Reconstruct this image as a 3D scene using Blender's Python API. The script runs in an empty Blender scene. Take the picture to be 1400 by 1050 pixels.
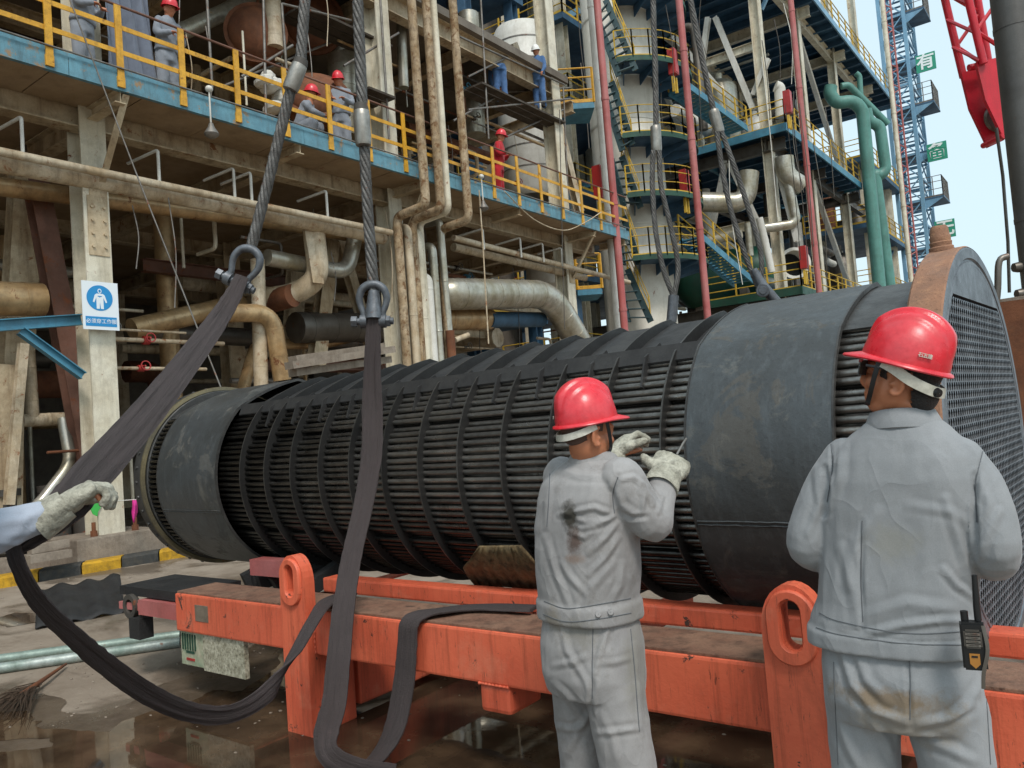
import bpy, bmesh, math, random
import numpy as np
from math import sin, cos, pi, radians, hypot, atan2, sqrt
from mathutils import Vector, Matrix, noise as mnoise
random.seed(7)
SC = bpy.context.scene
COL = SC.collection

# ------------------------------------------------------------------ camera
FPX = 1084.0                       # focal length in pixels of a 1400 px wide frame
AZ, PIT, ROL, CAMH = radians(36.9), radians(3.07), radians(4.36), 1.55
_fw = Vector((-sin(AZ)*cos(PIT), cos(AZ)*cos(PIT), sin(PIT)))
_r0 = Vector((cos(AZ), sin(AZ), 0.0))
_u0 = _r0.cross(_fw)
_cr = _r0*cos(ROL) - _u0*sin(ROL)
_cu = _u0*cos(ROL) + _r0*sin(ROL)
CAM = Vector((0, 0, CAMH))
cd = bpy.data.cameras.new('camera')
cam = bpy.data.objects.new('camera', cd)
COL.objects.link(cam)
cd.sensor_width = 36.0
cd.lens = FPX/1400.0*36.0
cd.clip_start = 0.05
cd.clip_end = 3000
M = Matrix((( _cr.x, _cu.x, -_fw.x, CAM.x), (_cr.y, _cu.y, -_fw.y, CAM.y), (_cr.z, _cu.z, -_fw.z, CAM.z), (0, 0, 0, 1)))
cam.matrix_world = M
SC.camera = cam

# ------------------------------------------------------------------ light
SUN_EL, SUN_AZ = radians(52), radians(128)        # azimuth clockwise from +Y
w = bpy.data.worlds.new('World')
SC.world = w
w.use_nodes = True
nt = w.node_tree
bg = nt.nodes['Background']
sky = nt.nodes.new('ShaderNodeTexSky')
sky.sky_type = 'NISHITA'
sky.sun_disc = False
sky.sun_elevation = SUN_EL
sky.sun_rotation = SUN_AZ
sky.air_density = 1.0
sky.dust_density = 4.0
sky.ozone_density = 1.5
veil = nt.nodes.new('ShaderNodeMixRGB')            # thin even cloud veil over the blue
veil.inputs[0].default_value = 0.72
veil.inputs[2].default_value = (6.3, 7.9, 8.5, 1)
nt.links.new(sky.outputs[0], veil.inputs[1])
nt.links.new(veil.outputs[0], bg.inputs[0])
bg.inputs[1].default_value = 0.10
sl = bpy.data.lights.new('sun', 'SUN')
sl.energy = 1.5
sl.angle = radians(14)
sl.color = (1.0, 0.955, 0.9)
so = bpy.data.objects.new('sun', sl)
COL.objects.link(so)
_sd = Vector((sin(SUN_AZ)*cos(SUN_EL), cos(SUN_AZ)*cos(SUN_EL), sin(SUN_EL)))
so.rotation_euler = _sd.to_track_quat('Z', 'Y').to_euler()
so.location = (0, 0, 40)
SC.view_settings.view_transform = 'Standard'
SC.view_settings.look = 'None'
SC.view_settings.exposure = 0.55
SC.view_settings.gamma = 1.0
SC.render.engine = 'CYCLES'
SC.cycles.max_bounces = 8
SC.cycles.diffuse_bounces = 4
SC.cycles.glossy_bounces = 4
SC.cycles.use_denoising = True

# ------------------------------------------------------------------ helpers
def ray(x, y):
    return _fw + _cr*((x-700)/FPX) - _cu*((y-525)/FPX)
def P(x, y, d=None, X=None, Y=None, Z=None):
    """world point seen at photo pixel (x, y) at depth d or on a world plane"""
    r = ray(x, y)
    if d is not None: t = d
    elif X is not None: t = X/r.x
    elif Y is not None: t = Y/r.y
    else: t = (Z-CAMH)/r.z
    return CAM + r*t
V = Vector
ZUP = V((0, 0, 1))

def frame(d, up=ZUP):
    d = d.normalized()
    if abs(d.dot(up)) > 0.98: up = V((0, 1, 0)) if abs(d.y) < 0.9 else V((1, 0, 0))
    s = d.cross(up).normalized()
    return d, s, s.cross(d).normalized()

def bend(path, R, n=5):
    """round the corners of a polyline"""
    path = [V(p) for p in path]
    out = [path[0]]
    for a, b, c in zip(path, path[1:], path[2:]):
        u, v = (a-b), (c-b)
        r = min(R, u.length*.49, v.length*.49)
        u, v = u.normalized(), v.normalized()
        p0, p1 = b+u*r, b+v*r
        for i in range(n+1):
            t = i/n
            out.append(p0.lerp(b, t).lerp(b.lerp(p1, t), t))
    out.append(path[-1])
    return out

def spline(pts, n=8):
    """Catmull-Rom through points"""
    pts = [V(p) for p in pts]
    q = [pts[0]*2-pts[1]] + pts + [pts[-1]*2-pts[-2]]
    out = []
    for i in range(1, len(q)-2):
        a, b, c, d = q[i-1], q[i], q[i+1], q[i+2]
        for k in range(n):
            t = k/n
            out.append(.5*((2*b)+(c-a)*t+(2*a-5*b+4*c-d)*t*t+(3*b-a-3*c+d)*t**3))
    out.append(pts[-1])
    return out

class MB:
    def __init__(s): s.v = []; s.f = []
    def quadstrip(s, rings, closed=True, caps=True):
        n = len(rings[0]); b = len(s.v)
        for r in rings: s.v += [tuple(p) for p in r]
        for i in range(len(rings)-1):
            for k in range(n if closed else n-1):
                k2 = (k+1) % n
                s.f.append((b+i*n+k, b+i*n+k2, b+(i+1)*n+k2, b+(i+1)*n+k))
        if caps and closed:
            s.f.append(tuple(b+k for k in reversed(range(n))))
            s.f.append(tuple(b+(len(rings)-1)*n+k for k in range(n)))
        return s
    def box(s, lo, hi):
        x0, y0, z0 = lo; x1, y1, z1 = hi
        return s.quadstrip([[(x0,y0,z0),(x1,y0,z0),(x1,y1,z0),(x0,y1,z0)], [(x0,y0,z1),(x1,y0,z1),(x1,y1,z1),(x0,y1,z1)]])
    def cbox(s, c, sz):
        return s.box([c[i]-sz[i]/2 for i in range(3)], [c[i]+sz[i]/2 for i in range(3)])
    def bar(s, p, q, w, h, up=ZUP):
        p, q = V(p), V(q); d, a, u = frame(q-p, up)
        sec = [(-w/2,-h/2), (w/2,-h/2), (w/2,h/2), (-w/2,h/2)]
        return s.quadstrip([[o+a*x+u*y for x, y in sec] for o in (p, q)])
    def sect(s, p, q, sec, up=ZUP):
        p, q = V(p), V(q); d, a, u = frame(q-p, up)
        return s.quadstrip([[o+a*x+u*y for x, y in sec] for o in (p, q)])
    def hbeam(s, p, q, w, h, tf=.02, tw=.014, up=ZUP):
        sec = [(-w/2,-h/2),(w/2,-h/2),(w/2,-h/2+tf),(tw/2,-h/2+tf),(tw/2,h/2-tf),(w/2,h/2-tf),(w/2,h/2),(-w/2,h/2),(-w/2,h/2-tf),(-tw/2,h/2-tf),(-tw/2,-h/2+tf),(-w/2,-h/2+tf)]
        return s.sect(p, q, sec, up)
    def tube(s, path, r, n=10, caps=True, squash=None):
        path = [V(p) for p in path]
        rs = r if isinstance(r, (list, tuple)) else [r]*len(path)
        rings = []; prev = None
        for i, p in enumerate(path):
            if i == 0: d = path[1]-p
            elif i == len(path)-1: d = p-path[i-1]
            else: d = (path[i+1]-p).normalized()+(p-path[i-1]).normalized()
            if prev is None: d, a, u = frame(d)
            else:
                d = d.normalized(); a = (prev-d*prev.dot(d))
                a = a.normalized() if a.length > 1e-6 else frame(d)[1]
                u = a.cross(d)
            prev = a
            rings.append([p+(a*cos(2*pi*k/n)+u*sin(2*pi*k/n))*rs[i] for k in range(n)])
        return s.quadstrip(rings, True, caps)
    def ribbon(s, path, w, t, normals=None, side=None):
        """flat strap: w across 'side', t thick; slightly rounded section"""
        path = [V(p) for p in path]; rings = []
        ws = w if isinstance(w, (list, tuple)) else [w]*len(path)
        for i, p in enumerate(path):
            d = (path[min(i+1, len(path)-1)]-path[max(i-1, 0)]).normalized()
            sd = side[i] if isinstance(side, list) else side
            a = (sd-d*sd.dot(d)).normalized(); u = a.cross(d)
            hw = ws[i]/2
            sec = [(-hw,0),(-hw*.96,-t*.5),(-hw*.33,-t*.62),(hw*.33,-t*.62),(hw*.96,-t*.5),(hw,0),(hw*.96,t*.5),(hw*.33,t*.62),(-hw*.33,t*.62),(-hw*.96,t*.5)]
            rings.append([p+a*x+u*y for x, y in sec])
        return s.quadstrip(rings)
    def lathe(s, prof, c=(0,0,0), axis=(0,0,1), n=24, a0=0, a1=2*pi, caps=False):
        c = V(c); d, a, u = frame(V(axis))
        full = abs(a1-a0-2*pi) < 1e-6
        m = n if full else n+1
        rings = []
        for r, z in prof:
            rings.append([c+d*z+(a*cos(a0+(a1-a0)*k/n)+u*sin(a0+(a1-a0)*k/n))*r for k in range(m)])
        return s.quadstrip(rings, full, caps)
    def prism(s, pts, off):
        """polygon pts (3-D) extruded by vector off"""
        off = V(off); n = len(pts); b = len(s.v)
        s.v += [tuple(V(p)) for p in pts] + [tuple(V(p)+off) for p in pts]
        s.f.append(tuple(b+i for i in reversed(range(n)))); s.f.append(tuple(b+n+i for i in range(n)))
        for i in range(n):
            j = (i+1) % n
            s.f.append((b+i, b+j, b+n+j, b+n+i))
        return s
    def ell(s, c, rx, ry, rz, n=12, m=8, rot=None):
        c = V(c); rings = []
        for i in range(m+1):
            t = pi*i/m; rr = max(sin(t), 1e-3)
            ring = []
            for k in range(n):
                q = V((rx*rr*cos(2*pi*k/n), ry*rr*sin(2*pi*k/n), -rz*cos(t)))
                if rot: q = rot @ q
                ring.append(c+q)
            rings.append(ring)
        return s.quadstrip(rings)
    def mesh(s, name, smooth=None):
        me = bpy.data.meshes.new(name)
        me.from_pydata(s.v, [], s.f)
        if smooth is None: me.shade_flat()
        else:
            me.shade_smooth(); me.set_sharp_from_angle(angle=radians(smooth))
        return me
    def build(s, name, mat, parent=None, smooth=None, fixn=True):
        me = s.mesh(name, smooth)
        if fixn:
            bm = bmesh.new(); bm.from_mesh(me); bmesh.ops.recalc_face_normals(bm, faces=bm.faces); bm.to_mesh(me); bm.free()
        me.materials.append(mat)
        return link(name, me, parent)

def link(name, me, parent=None):
    o = bpy.data.objects.new(name, me)
    COL.objects.link(o)
    if parent is not None:
        o.parent = parent
        o.matrix_parent_inverse = inv_world(parent)
    return o
def wmat(o):
    m = o.matrix_basis.copy()
    if o.parent is not None: m = wmat(o.parent) @ o.matrix_parent_inverse @ m
    return m
def inv_world(o): return wmat(o).inverted()
def tag(o, label=None, cat=None, group=None, kind=None):
    if label: o['label'] = label
    if cat: o['category'] = cat
    if group: o['group'] = group
    if kind: o['kind'] = kind
    return o
def thing(name, label, cat, loc=(0,0,0), group=None, rz=0):
    o = bpy.data.objects.new(name, None)
    COL.objects.link(o)
    o.location = loc; o.rotation_euler = (0, 0, rz)
    o.empty_display_size = .1
    o.matrix_basis = Matrix.Translation(V(loc)) @ Matrix.Rotation(rz, 4, 'Z')
    return tag(o, label, cat, group)
def inst(src, parent, name=None, mat4=None):
    """object sharing src mesh; mat4 is its world matrix"""
    o = bpy.data.objects.new(name or src.name.split('.')[0], src.data)
    COL.objects.link(o)
    if parent is not None:
        o.parent = parent; o.matrix_parent_inverse = inv_world(parent)
    if mat4 is not None: o.matrix_basis = mat4
    return o
def copy_tree(o, parent=None):
    c = o.copy(); COL.objects.link(c)
    if parent is not None: c.parent = parent
    for ch in list(o.children): copy_tree(ch, c)
    return c

# ------------------------------------------------------------------ materials
def lin(h, k=1.0):
    h = h.lstrip('#')
    o = []
    for i in (0, 2, 4):
        c = int(h[i:i+2], 16)/255
        o.append((c/12.92 if c <= .04045 else ((c+.055)/1.055)**2.4)*k)
    return (*o, 1.0)
class NT:
    def __init__(s, m):
        s.t = m.node_tree; s.n = s.t.nodes; s.b = s.n['Principled BSDF']
    def new(s, t, **kw):
        x = s.n.new(t)
        for k, v in kw.items():
            if k.startswith('i_'): x.inputs[k[2:].replace('_', ' ')].default_value = v
            else: setattr(x, k, v)
        return x
    def l(s, a, b): s.t.links.new(a, b)
    def pos(s, scale=(1,1,1), rot=(0,0,0), obj=False):
        if obj: src = s.new('ShaderNodeTexCoord').outputs['Object']
        else: src = s.new('ShaderNodeNewGeometry').outputs['Position']
        mp = s.new('ShaderNodeMapping'); mp.inputs['Scale'].default_value = scale; mp.inputs['Rotation'].default_value = rot
        s.l(src, mp.inputs['Vector']); return mp.outputs[0]
    def noise(s, vec, scale, detail=4, rough=.6, dist=0):
        x = s.new('ShaderNodeTexNoise'); s.l(vec, x.inputs['Vector'])
        x.inputs['Scale'].default_value = scale; x.inputs['Detail'].default_value = detail; x.inputs['Roughness'].default_value = rough; x.inputs['Distortion'].default_value = dist
        return x.outputs[0]
    def ramp(s, fac, a, b, ca=(0,0,0,1), cb=(1,1,1,1)):
        r = s.new('ShaderNodeValToRGB'); s.l(fac, r.inputs[0])
        r.color_ramp.elements[0].position = a; r.color_ramp.elements[1].position = b
        r.color_ramp.elements[0].color = ca; r.color_ramp.elements[1].color = cb
        return r.outputs[0]
    def mix(s, fac, a, b, mode='MIX'):
        m = s.new('ShaderNodeMixRGB', blend_type=mode)
        for i, x in ((0, fac), (1, a), (2, b)):
            if isinstance(x, (int, float)): m.inputs[i].default_value = x
            elif isinstance(x, tuple): m.inputs[i].default_value = x
            else: s.l(x, m.inputs[i])
        return m.outputs[0]
    def math(s, op, a, b=0.0):
        m = s.new('ShaderNodeMath', operation=op)
        for i, x in ((0, a), (1, b)):
            if isinstance(x, (int, float)): m.inputs[i].default_value = x
            else: s.l(x, m.inputs[i])
        return m.outputs[0]
    def bump(s, h, strength=.3, dist=.01):
        b = s.new('ShaderNodeBump'); b.inputs['Strength'].default_value = strength; b.inputs['Distance'].default_value = dist
        s.l(h, b.inputs['Height']); s.l(b.outputs[0], s.b.inputs['Normal'])
MATS = {}
def mat(name, col, col2=None, rust=0, rustcol='#6b3a1e', dirt=.3, dirtcol='#3a3128', rough=.6, metal=0, scale=3.0, bump=.15, bscale=60, streak=.35, spec=.5, vary=.5, fine=.25):
    """weathered surface: two-tone base, grime, vertical streaks, rust blotches, micro bump"""
    m = bpy.data.materials.new(name); m.use_nodes = True
    t = NT(m); p = t.pos()
    base = lin(col); c2 = lin(col2) if col2 else tuple(x*.78 for x in base[:3])+(1,)
    n1 = t.noise(p, scale, 6, .65)
    c = t.mix(t.ramp(n1, .38, .66), base, c2) if vary else base
    if streak:
        ns = t.noise(t.pos((1, 1, .12)), scale*4.5, 5, .7)
        c = t.mix(t.math('MULTIPLY', t.ramp(ns, .5, .78), streak), c, lin(dirtcol))
    if dirt:
        nd = t.noise(p, scale*2.3+.7, 8, .7)
        c = t.mix(t.math('MULTIPLY', t.ramp(nd, .46, .72), dirt), c, lin(dirtcol))
    if fine:
        nf = t.noise(p, bscale*1.2, 3, .6)
        c = t.mix(fine, c, t.mix(1.0, c, t.ramp(nf, .3, .7, (.55,.55,.55,1), (1.3,1.3,1.3,1)), 'MULTIPLY'))
    rr = t.ramp(n1, .3, .7, (rough*.8,)*3+(1,), (min(1, rough*1.2),)*3+(1,))
    if rust:
        nr = t.noise(p, scale*1.7+1.3, 9, .72, .4)
        msk = t.ramp(nr, .66-rust*.3, .72-rust*.26)
        rc = t.mix(t.noise(p, 25, 4), lin(rustcol), tuple(x*1.9 for x in lin(rustcol)[:3])+(1,))
        c = t.mix(msk, c, rc)
        rr = t.mix(msk, rr, (.85,.85,.85,1))
        if metal: t.l(t.math('MULTIPLY', t.math('SUBTRACT', 1.0, msk), metal), t.b.inputs['Metallic'])
    if metal and not rust: t.b.inputs['Metallic'].default_value = metal
    t.l(c, t.b.inputs['Base Color']); t.l(rr, t.b.inputs['Roughness'])
    t.b.inputs['Specular IOR Level'].default_value = spec
    if bump: t.bump(t.noise(p, bscale, 5, .6), bump, .01)
    MATS[name] = m
    return m
def plain(name, col, rough=.5, metal=0, k=1.0, spec=.5, emit=0):
    m = bpy.data.materials.new(name); m.use_nodes = True
    b = m.node_tree.nodes['Principled BSDF']
    b.inputs['Base Color'].default_value = lin(col, k); b.inputs['Roughness'].default_value = rough
    b.inputs['Metallic'].default_value = metal; b.inputs['Specular IOR Level'].default_value = spec
    MATS[name] = m
    return m

M_beige = mat('beige_paint', '#c9b99c', '#ab9474', rust=.24, rustcol='#6e4a2e', dirt=.5, dirtcol='#5c4429', rough=.65, scale=1.3, streak=.85)
M_cream = mat('cream_paint', '#ddd7c4', '#c6bba2', rust=.16, dirt=.4, dirtcol='#6d5c42', rough=.6, scale=1.2, streak=.5)
M_brownp = mat('brown_paint', '#7a5546', '#63402f', rust=.25, dirt=.4, rough=.7, scale=1.4)
M_bluef = mat('blue_fascia', '#6596a6', '#557f8e', rust=.34, rustcol='#7a654c', dirt=.4, dirtcol='#40403a', rough=.6, scale=1.6, streak=.6)
M_blue = mat('blue_paint', '#4a88a0', '#3d758d', rust=.06, dirt=.3, rough=.5, scale=1.5)
M_dkblue = mat('deck_blue', '#3f6480', '#315069', rust=.03, dirt=.4, dirtcol='#191c20', rough=.6, scale=.7)
M_tower = mat('tower_blue', '#7fa9c2', '#6d99b6', dirt=.2, rough=.5, scale=.6)
M_yellow = mat('yellow_rail', '#dba42e', '#c58f22', rust=.2, rustcol='#6e4a20', dirt=.5, dirtcol='#5a4210', rough=.5, scale=3)
M_yellowp = mat('pale_yellow_rail', '#d9b23c', '#c09a30', rust=.08, dirt=.3, rough=.6, scale=2)
M_gold = mat('tarnished_cladding', '#c4a67c', '#a07c50', rust=.22, rustcol='#5a3418', dirt=.45, rough=.36, metal=.4, scale=1.4, bump=.25, bscale=9)
M_alu = mat('aluminium_cladding', '#c2beb2', '#a0977f', rust=.12, rustcol='#6b5638', dirt=.35, rough=.33, metal=.6, scale=1.5, bump=.25, bscale=9)
M_dkclad = mat('grey_cladding', '#77716a', '#5b554d', rust=.12, dirt=.4, rough=.45, metal=.7, scale=1.2, bump=.2, bscale=8)
M_tan = mat('tan_clad_pipe', '#cdbfa6', '#b09a7a', rust=.26, rustcol='#754a2a', dirt=.5, dirtcol='#5f4a33', rough=.6, scale=1.9, streak=.7)
M_bark = mat('stained_lagging', '#b5a184', '#8d7350', rust=.45, rustcol='#5d4228', dirt=.7, dirtcol='#43311f', rough=.75, scale=3.2, streak=.8, bump=.6, bscale=18)
M_rustp = mat('rusty_steel', '#7b4a2c', '#5a3420', dirt=.4, rough=.85, scale=2.2, vary=1, bump=.4)
M_white = mat('white_paint', '#d9d7cf', '#c3c0b6', rust=.06, dirt=.25, dirtcol='#7b6d58', rough=.5, scale=.8, streak=.4)
M_vessel = mat('white_vessel_paint', '#dcd8cc', '#cbc4b4', rust=.05, dirt=.3, dirtcol='#8a7c66', rough=.55, scale=.35, streak=.45)
M_redpole = mat('faded_red_paint', '#a8524e', '#b57370', rust=.1, dirt=.25, rough=.5, scale=.7)
M_red = mat('red_paint', '#b3322f', '#9a2826', dirt=.2, rough=.4, scale=2)
M_crane = mat('crane_red', '#cf2233', '#b81c2c', dirt=.15, rough=.35, scale=1)
M_mast = mat('mast_grey', '#5b5955', '#4b4a48', rust=.04, dirt=.3, rough=.45, scale=1.5, metal=.1)
M_green = mat('green_pipe', '#5b8f85', '#4d8076', dirt=.25, rough=.5, scale=.8)
M_dkgreen = mat('dark_green_paint', '#22503f', '#1a4032', dirt=.25, rough=.55, scale=1)
M_greenvessel = mat('green_tank_paint', '#1d5b46', '#174a3a', dirt=.25, rough=.5, scale=.6)
M_stair = mat('stair_steel', '#2c4a4e', '#223a3e', dirt=.3, rough=.6, scale=2)
M_scaf = mat('scaffold_tube', '#8c8781', '#6d675f', rust=.25, dirt=.3, rough=.5, metal=.6, scale=4)
M_plank = mat('scaffold_plank', '#4c443b', '#393129', dirt=.4, rough=.85, scale=3, bump=.4, bscale=30)
M_conc = mat('old_concrete', '#94887a', '#7c6f61', rust=.05, dirt=.5, dirtcol='#4a3d30', rough=.9, scale=2.2, bump=.5, bscale=45)
M_soffit = mat('soffit_boards', '#a08a6e', '#8e7759', rust=.08, dirt=.4, dirtcol='#5a4631', rough=.8, scale=.9, streak=0)
M_dark = mat('dark_equipment', '#4a4640', '#36322d', rust=.2, dirt=.4, rough=.65, scale=2)
M_wall = mat('back_wall', '#7a7166', '#645b51', dirt=.5, rough=.9, scale=.5)
# ================================================================== ground
def ground_mat():
    m = bpy.data.materials.new('stained_concrete_ground'); m.use_nodes = True
    t = NT(m); p = t.pos()
    n1 = t.noise(p, .55, 8, .68, .6); n2 = t.noise(p, 2.1, 8, .7, .3); n3 = t.noise(p, 9, 6, .7)
    c = t.mix(t.ramp(n1, .36, .66), lin('#988b7c'), lin('#7d6f60'))
    c = t.mix(t.math('MULTIPLY', t.ramp(n2, .48, .7), .55), c, lin('#5c4c3a'))
    c = t.mix(t.math('MULTIPLY', t.ramp(n3, .55, .8), .5), c, lin('#a59a88'))
    sc = t.noise(t.pos((.6, 9, 1), (0, 0, .5)), 3, 6, .7)
    c = t.mix(t.math('MULTIPLY', t.ramp(sc, .55, .75), .35), c, lin('#3e3126'))
    damp = t.ramp(t.noise(p, .8, 5, .6, .8), .5, .6)
    c = t.mix(t.math('MULTIPLY', damp, .55), c, lin('#3b2f24'))
    t.l(c, t.b.inputs['Base Color'])
    t.l(t.mix(damp, (.85,.85,.85,1), (.35,.35,.35,1)), t.b.inputs['Roughness'])
    h = t.math('ADD', t.math('MULTIPLY', n2, .6), t.noise(p, 30, 6, .7))
    t.bump(h, .5, .012)
    return m
M_ground = ground_mat()
g = MB()
S = 400
g.v = [(-S,-S,0),(S,-S,0),(S,S,0),(-S,S,0)]; g.f = [(0,1,2,3)]
go = tag(g.build('ground', M_ground, fixn=False), 'brown stained concrete yard', 'ground', kind='structure')

def water_mat():
    m = bpy.data.materials.new('muddy_puddle'); m.use_nodes = True
    t = NT(m); p = t.pos()
    n = t.noise(p, 3, 5, .6)
    t.l(t.mix(t.ramp(n, .4, .7), lin('#3a2d22'), lin('#5e4b39')), t.b.inputs['Base Color'])
    t.b.inputs['Roughness'].default_value = .06
    t.l(t.ramp(t.noise(p, 9, 6, .7), .55, .85, (.03,.03,.03,1), (.25,.25,.25,1)), t.b.inputs['Roughness'])
    t.b.inputs['IOR'].default_value = 1.33
    t.bump(t.noise(p, 5, 3, .5), .02, .01)
    return m
M_water = water_mat()
def puddle(pix, name='puddle', z=.004, seed=0):
    pts = [P(x, y, Z=0) for x, y in pix]
    out = []
    for i, a in enumerate(pts):
        b = pts[(i+1) % len(pts)]
        n = max(2, int((b-a).length/.05))
        nn = V((-(b-a).y, (b-a).x, 0)).normalized()
        for k in range(n):
            q = a.lerp(b, k/n)
            e = mnoise.fractal(V((q.x*2.2+seed, q.y*2.2, 0)), .9, 2.0, 5)*.09*min(1, k*(n-k)/3+.2)
            out.append(q+nn*e)
    bm = bmesh.new()
    f = bm.faces.new([bm.verts.new((q.x, q.y, z)) for q in out])
    bmesh.ops.triangulate(bm, faces=[f])
    me = bpy.data.meshes.new(name); bm.to_mesh(me); bm.free(); me.materials.append(M_water)
    o = link(name, me); tag(o, kind='structure')
    return o
def damp_mat():
    m = bpy.data.materials.new('damp_concrete'); m.use_nodes = True
    t = NT(m); p = t.pos()
    c = t.mix(t.ramp(t.noise(p, 3, 8, .7), .38, .66), lin('#5f5244'), lin('#463a2e'))
    c = t.mix(t.math('MULTIPLY', t.ramp(t.noise(p, 20, 6, .7), .55, .75), .4), c, lin('#84766a'))
    t.l(c, t.b.inputs['Base Color']); t.l(t.ramp(t.noise(p, 5, 5, .65), .35, .65, (.22,.22,.22,1), (.6,.6,.6,1)), t.b.inputs['Roughness'])
    t.bump(t.noise(p, 30, 6, .7), .35, .01)
    return m
M_damp = damp_mat()
puddle([(-40,975),(35,972),(62,985),(110,1000),(150,1002),(185,982),(240,975),(290,945),(330,945),(390,890),(440,905),(620,925),(760,930),(900,950),(1080,990),(1300,1010),(1320,1120),(1000,1200),(600,1300),(200,1400),(-150,1300),(-120,1040),(70,1022),(68,1010),(-60,1015)], seed=3)
_w = M_water; M_water = M_damp
puddle([(-60,935),(60,948),(100,975),(160,968),(215,945),(260,920),(300,905),(380,868),(470,885),(640,905),(800,915),(950,935),(1100,970),(1320,990),(1340,1160),(1000,1300),(600,1400),(100,1500),(-250,1300)], 'damp_ground', .002, 17)
M_water = _w
puddle([(20,838),(95,840),(60,850),(10,858),(-20,850)], seed=9)

# ================================================================== transport frame
def orange_mat():
    m = bpy.data.materials.new('worn_orange_paint'); m.use_nodes = True
    t = NT(m); p = t.pos()
    n1 = t.noise(p, 2.5, 6, .6)
    c = t.mix(t.ramp(n1, .4, .65), lin('#dc6a4a'), lin('#cf5a3e'))
    st = t.noise(t.pos((14, 14, .7)), 2.2, 6, .75)
    c = t.mix(t.math('MULTIPLY', t.ramp(st, .50, .70), .5), c, lin('#7a3420'))
    ch = t.noise(p, 7.5, 10, .78, .5)
    msk = t.ramp(ch, .615, .628)
    c = t.mix(msk, c, t.mix(t.noise(p, 40, 3), lin('#2d211c'), lin('#5a4338')))
    sc = t.noise(t.pos((30, 30, 4), (.3, .2, 0)), 1.3, 8, .8)
    c = t.mix(t.math('MULTIPLY', t.ramp(sc, .60, .64), .75), c, lin('#4b2a1f'))
    pale = t.noise(p, 5, 8, .7)
    c = t.mix(t.math('MULTIPLY', t.ramp(pale, .55, .72), .4), c, lin('#dd9070'))
    gr = t.noise(t.pos((1, 1, .35)), 3.4, 9, .75, .6)
    c = t.mix(t.math('MULTIPLY', t.ramp(gr, .52, .72), .45), c, lin('#7a3a26'))
    t.l(c, t.b.inputs['Base Color']); t.l(t.mix(msk, (.55,.55,.55,1), (.85,.85,.85,1)), t.b.inputs['Roughness'])
    t.bump(t.math('SUBTRACT', t.noise(p, 55, 4, .6), t.math('MULTIPLY', msk, 1.2)), .25, .006)
    return m
M_orange = orange_mat()
M_deckstrip = mat('worn_deck_strip', '#7d5a48', '#8a6a55', rust=.2, rustcol='#3a2a22', dirt=.7, dirtcol='#2a211c', rough=.8, scale=5, streak=0, bump=.5, bscale=70)
M_black = mat('black_rubber', '#1b1b1c', '#262626', dirt=.3, dirtcol='#35302a', rough=.7, scale=4, bump=.4, streak=0)
M_greyprimer = mat('bare_patch', '#7d7060', '#6a5d4e', dirt=.4, rough=.8, scale=9, streak=0)
YF = 2.74
tr = thing('transport_frame', 'long orange steel transport frame with slotted lifting posts carrying the tube bundle', 'transport frame', (-2, 3.9, 0))
def beam_obj(name, lo, hi, m, par, bev=.012):
    me = MB().box(lo, hi).mesh(name)
    bm = bmesh.new(); bm.from_mesh(me); bmesh.ops.recalc_face_normals(bm, faces=bm.faces)
    if bev: bmesh.ops.bevel(bm, geom=bm.edges[:], offset=bev, segments=2, affect='EDGES', profile=.6)
    bm.to_mesh(me); bm.free(); me.materials.append(m)
    return link(name, me, par)
for y0 in (YF, 4.72):
    b = beam_obj('long_beam', (-4.87, y0, .42), (2.2, y0+.30, .655), M_orange, tr)
    beam_obj('top_strip', (-4.86, y0+.012, .653), (2.19, y0+.288, .668), M_deckstrip, b, .004)
beam_obj('repair_patch', (-4.64, YF-.004, .50), (-4.50, YF+.02, .60), M_greyprimer, tr, .002)
beam_obj('inner_rail', (-4.1, 3.30, .595), (.9, 3.42, .685), M_orange, tr)
for x0, x1, z0 in ((-3.68, -3.50, .06), (-2.35, -2.22, .30), (-1.02, -.84, .06), (1.2, 1.4, .06), (-4.80, -4.65, .44)):
    beam_obj('cross_beam', (x0+.012, YF+.30, z0), (x1-.012, 4.72, z0+.30 if z0 < .3 else .418), M_orange, tr)
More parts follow.
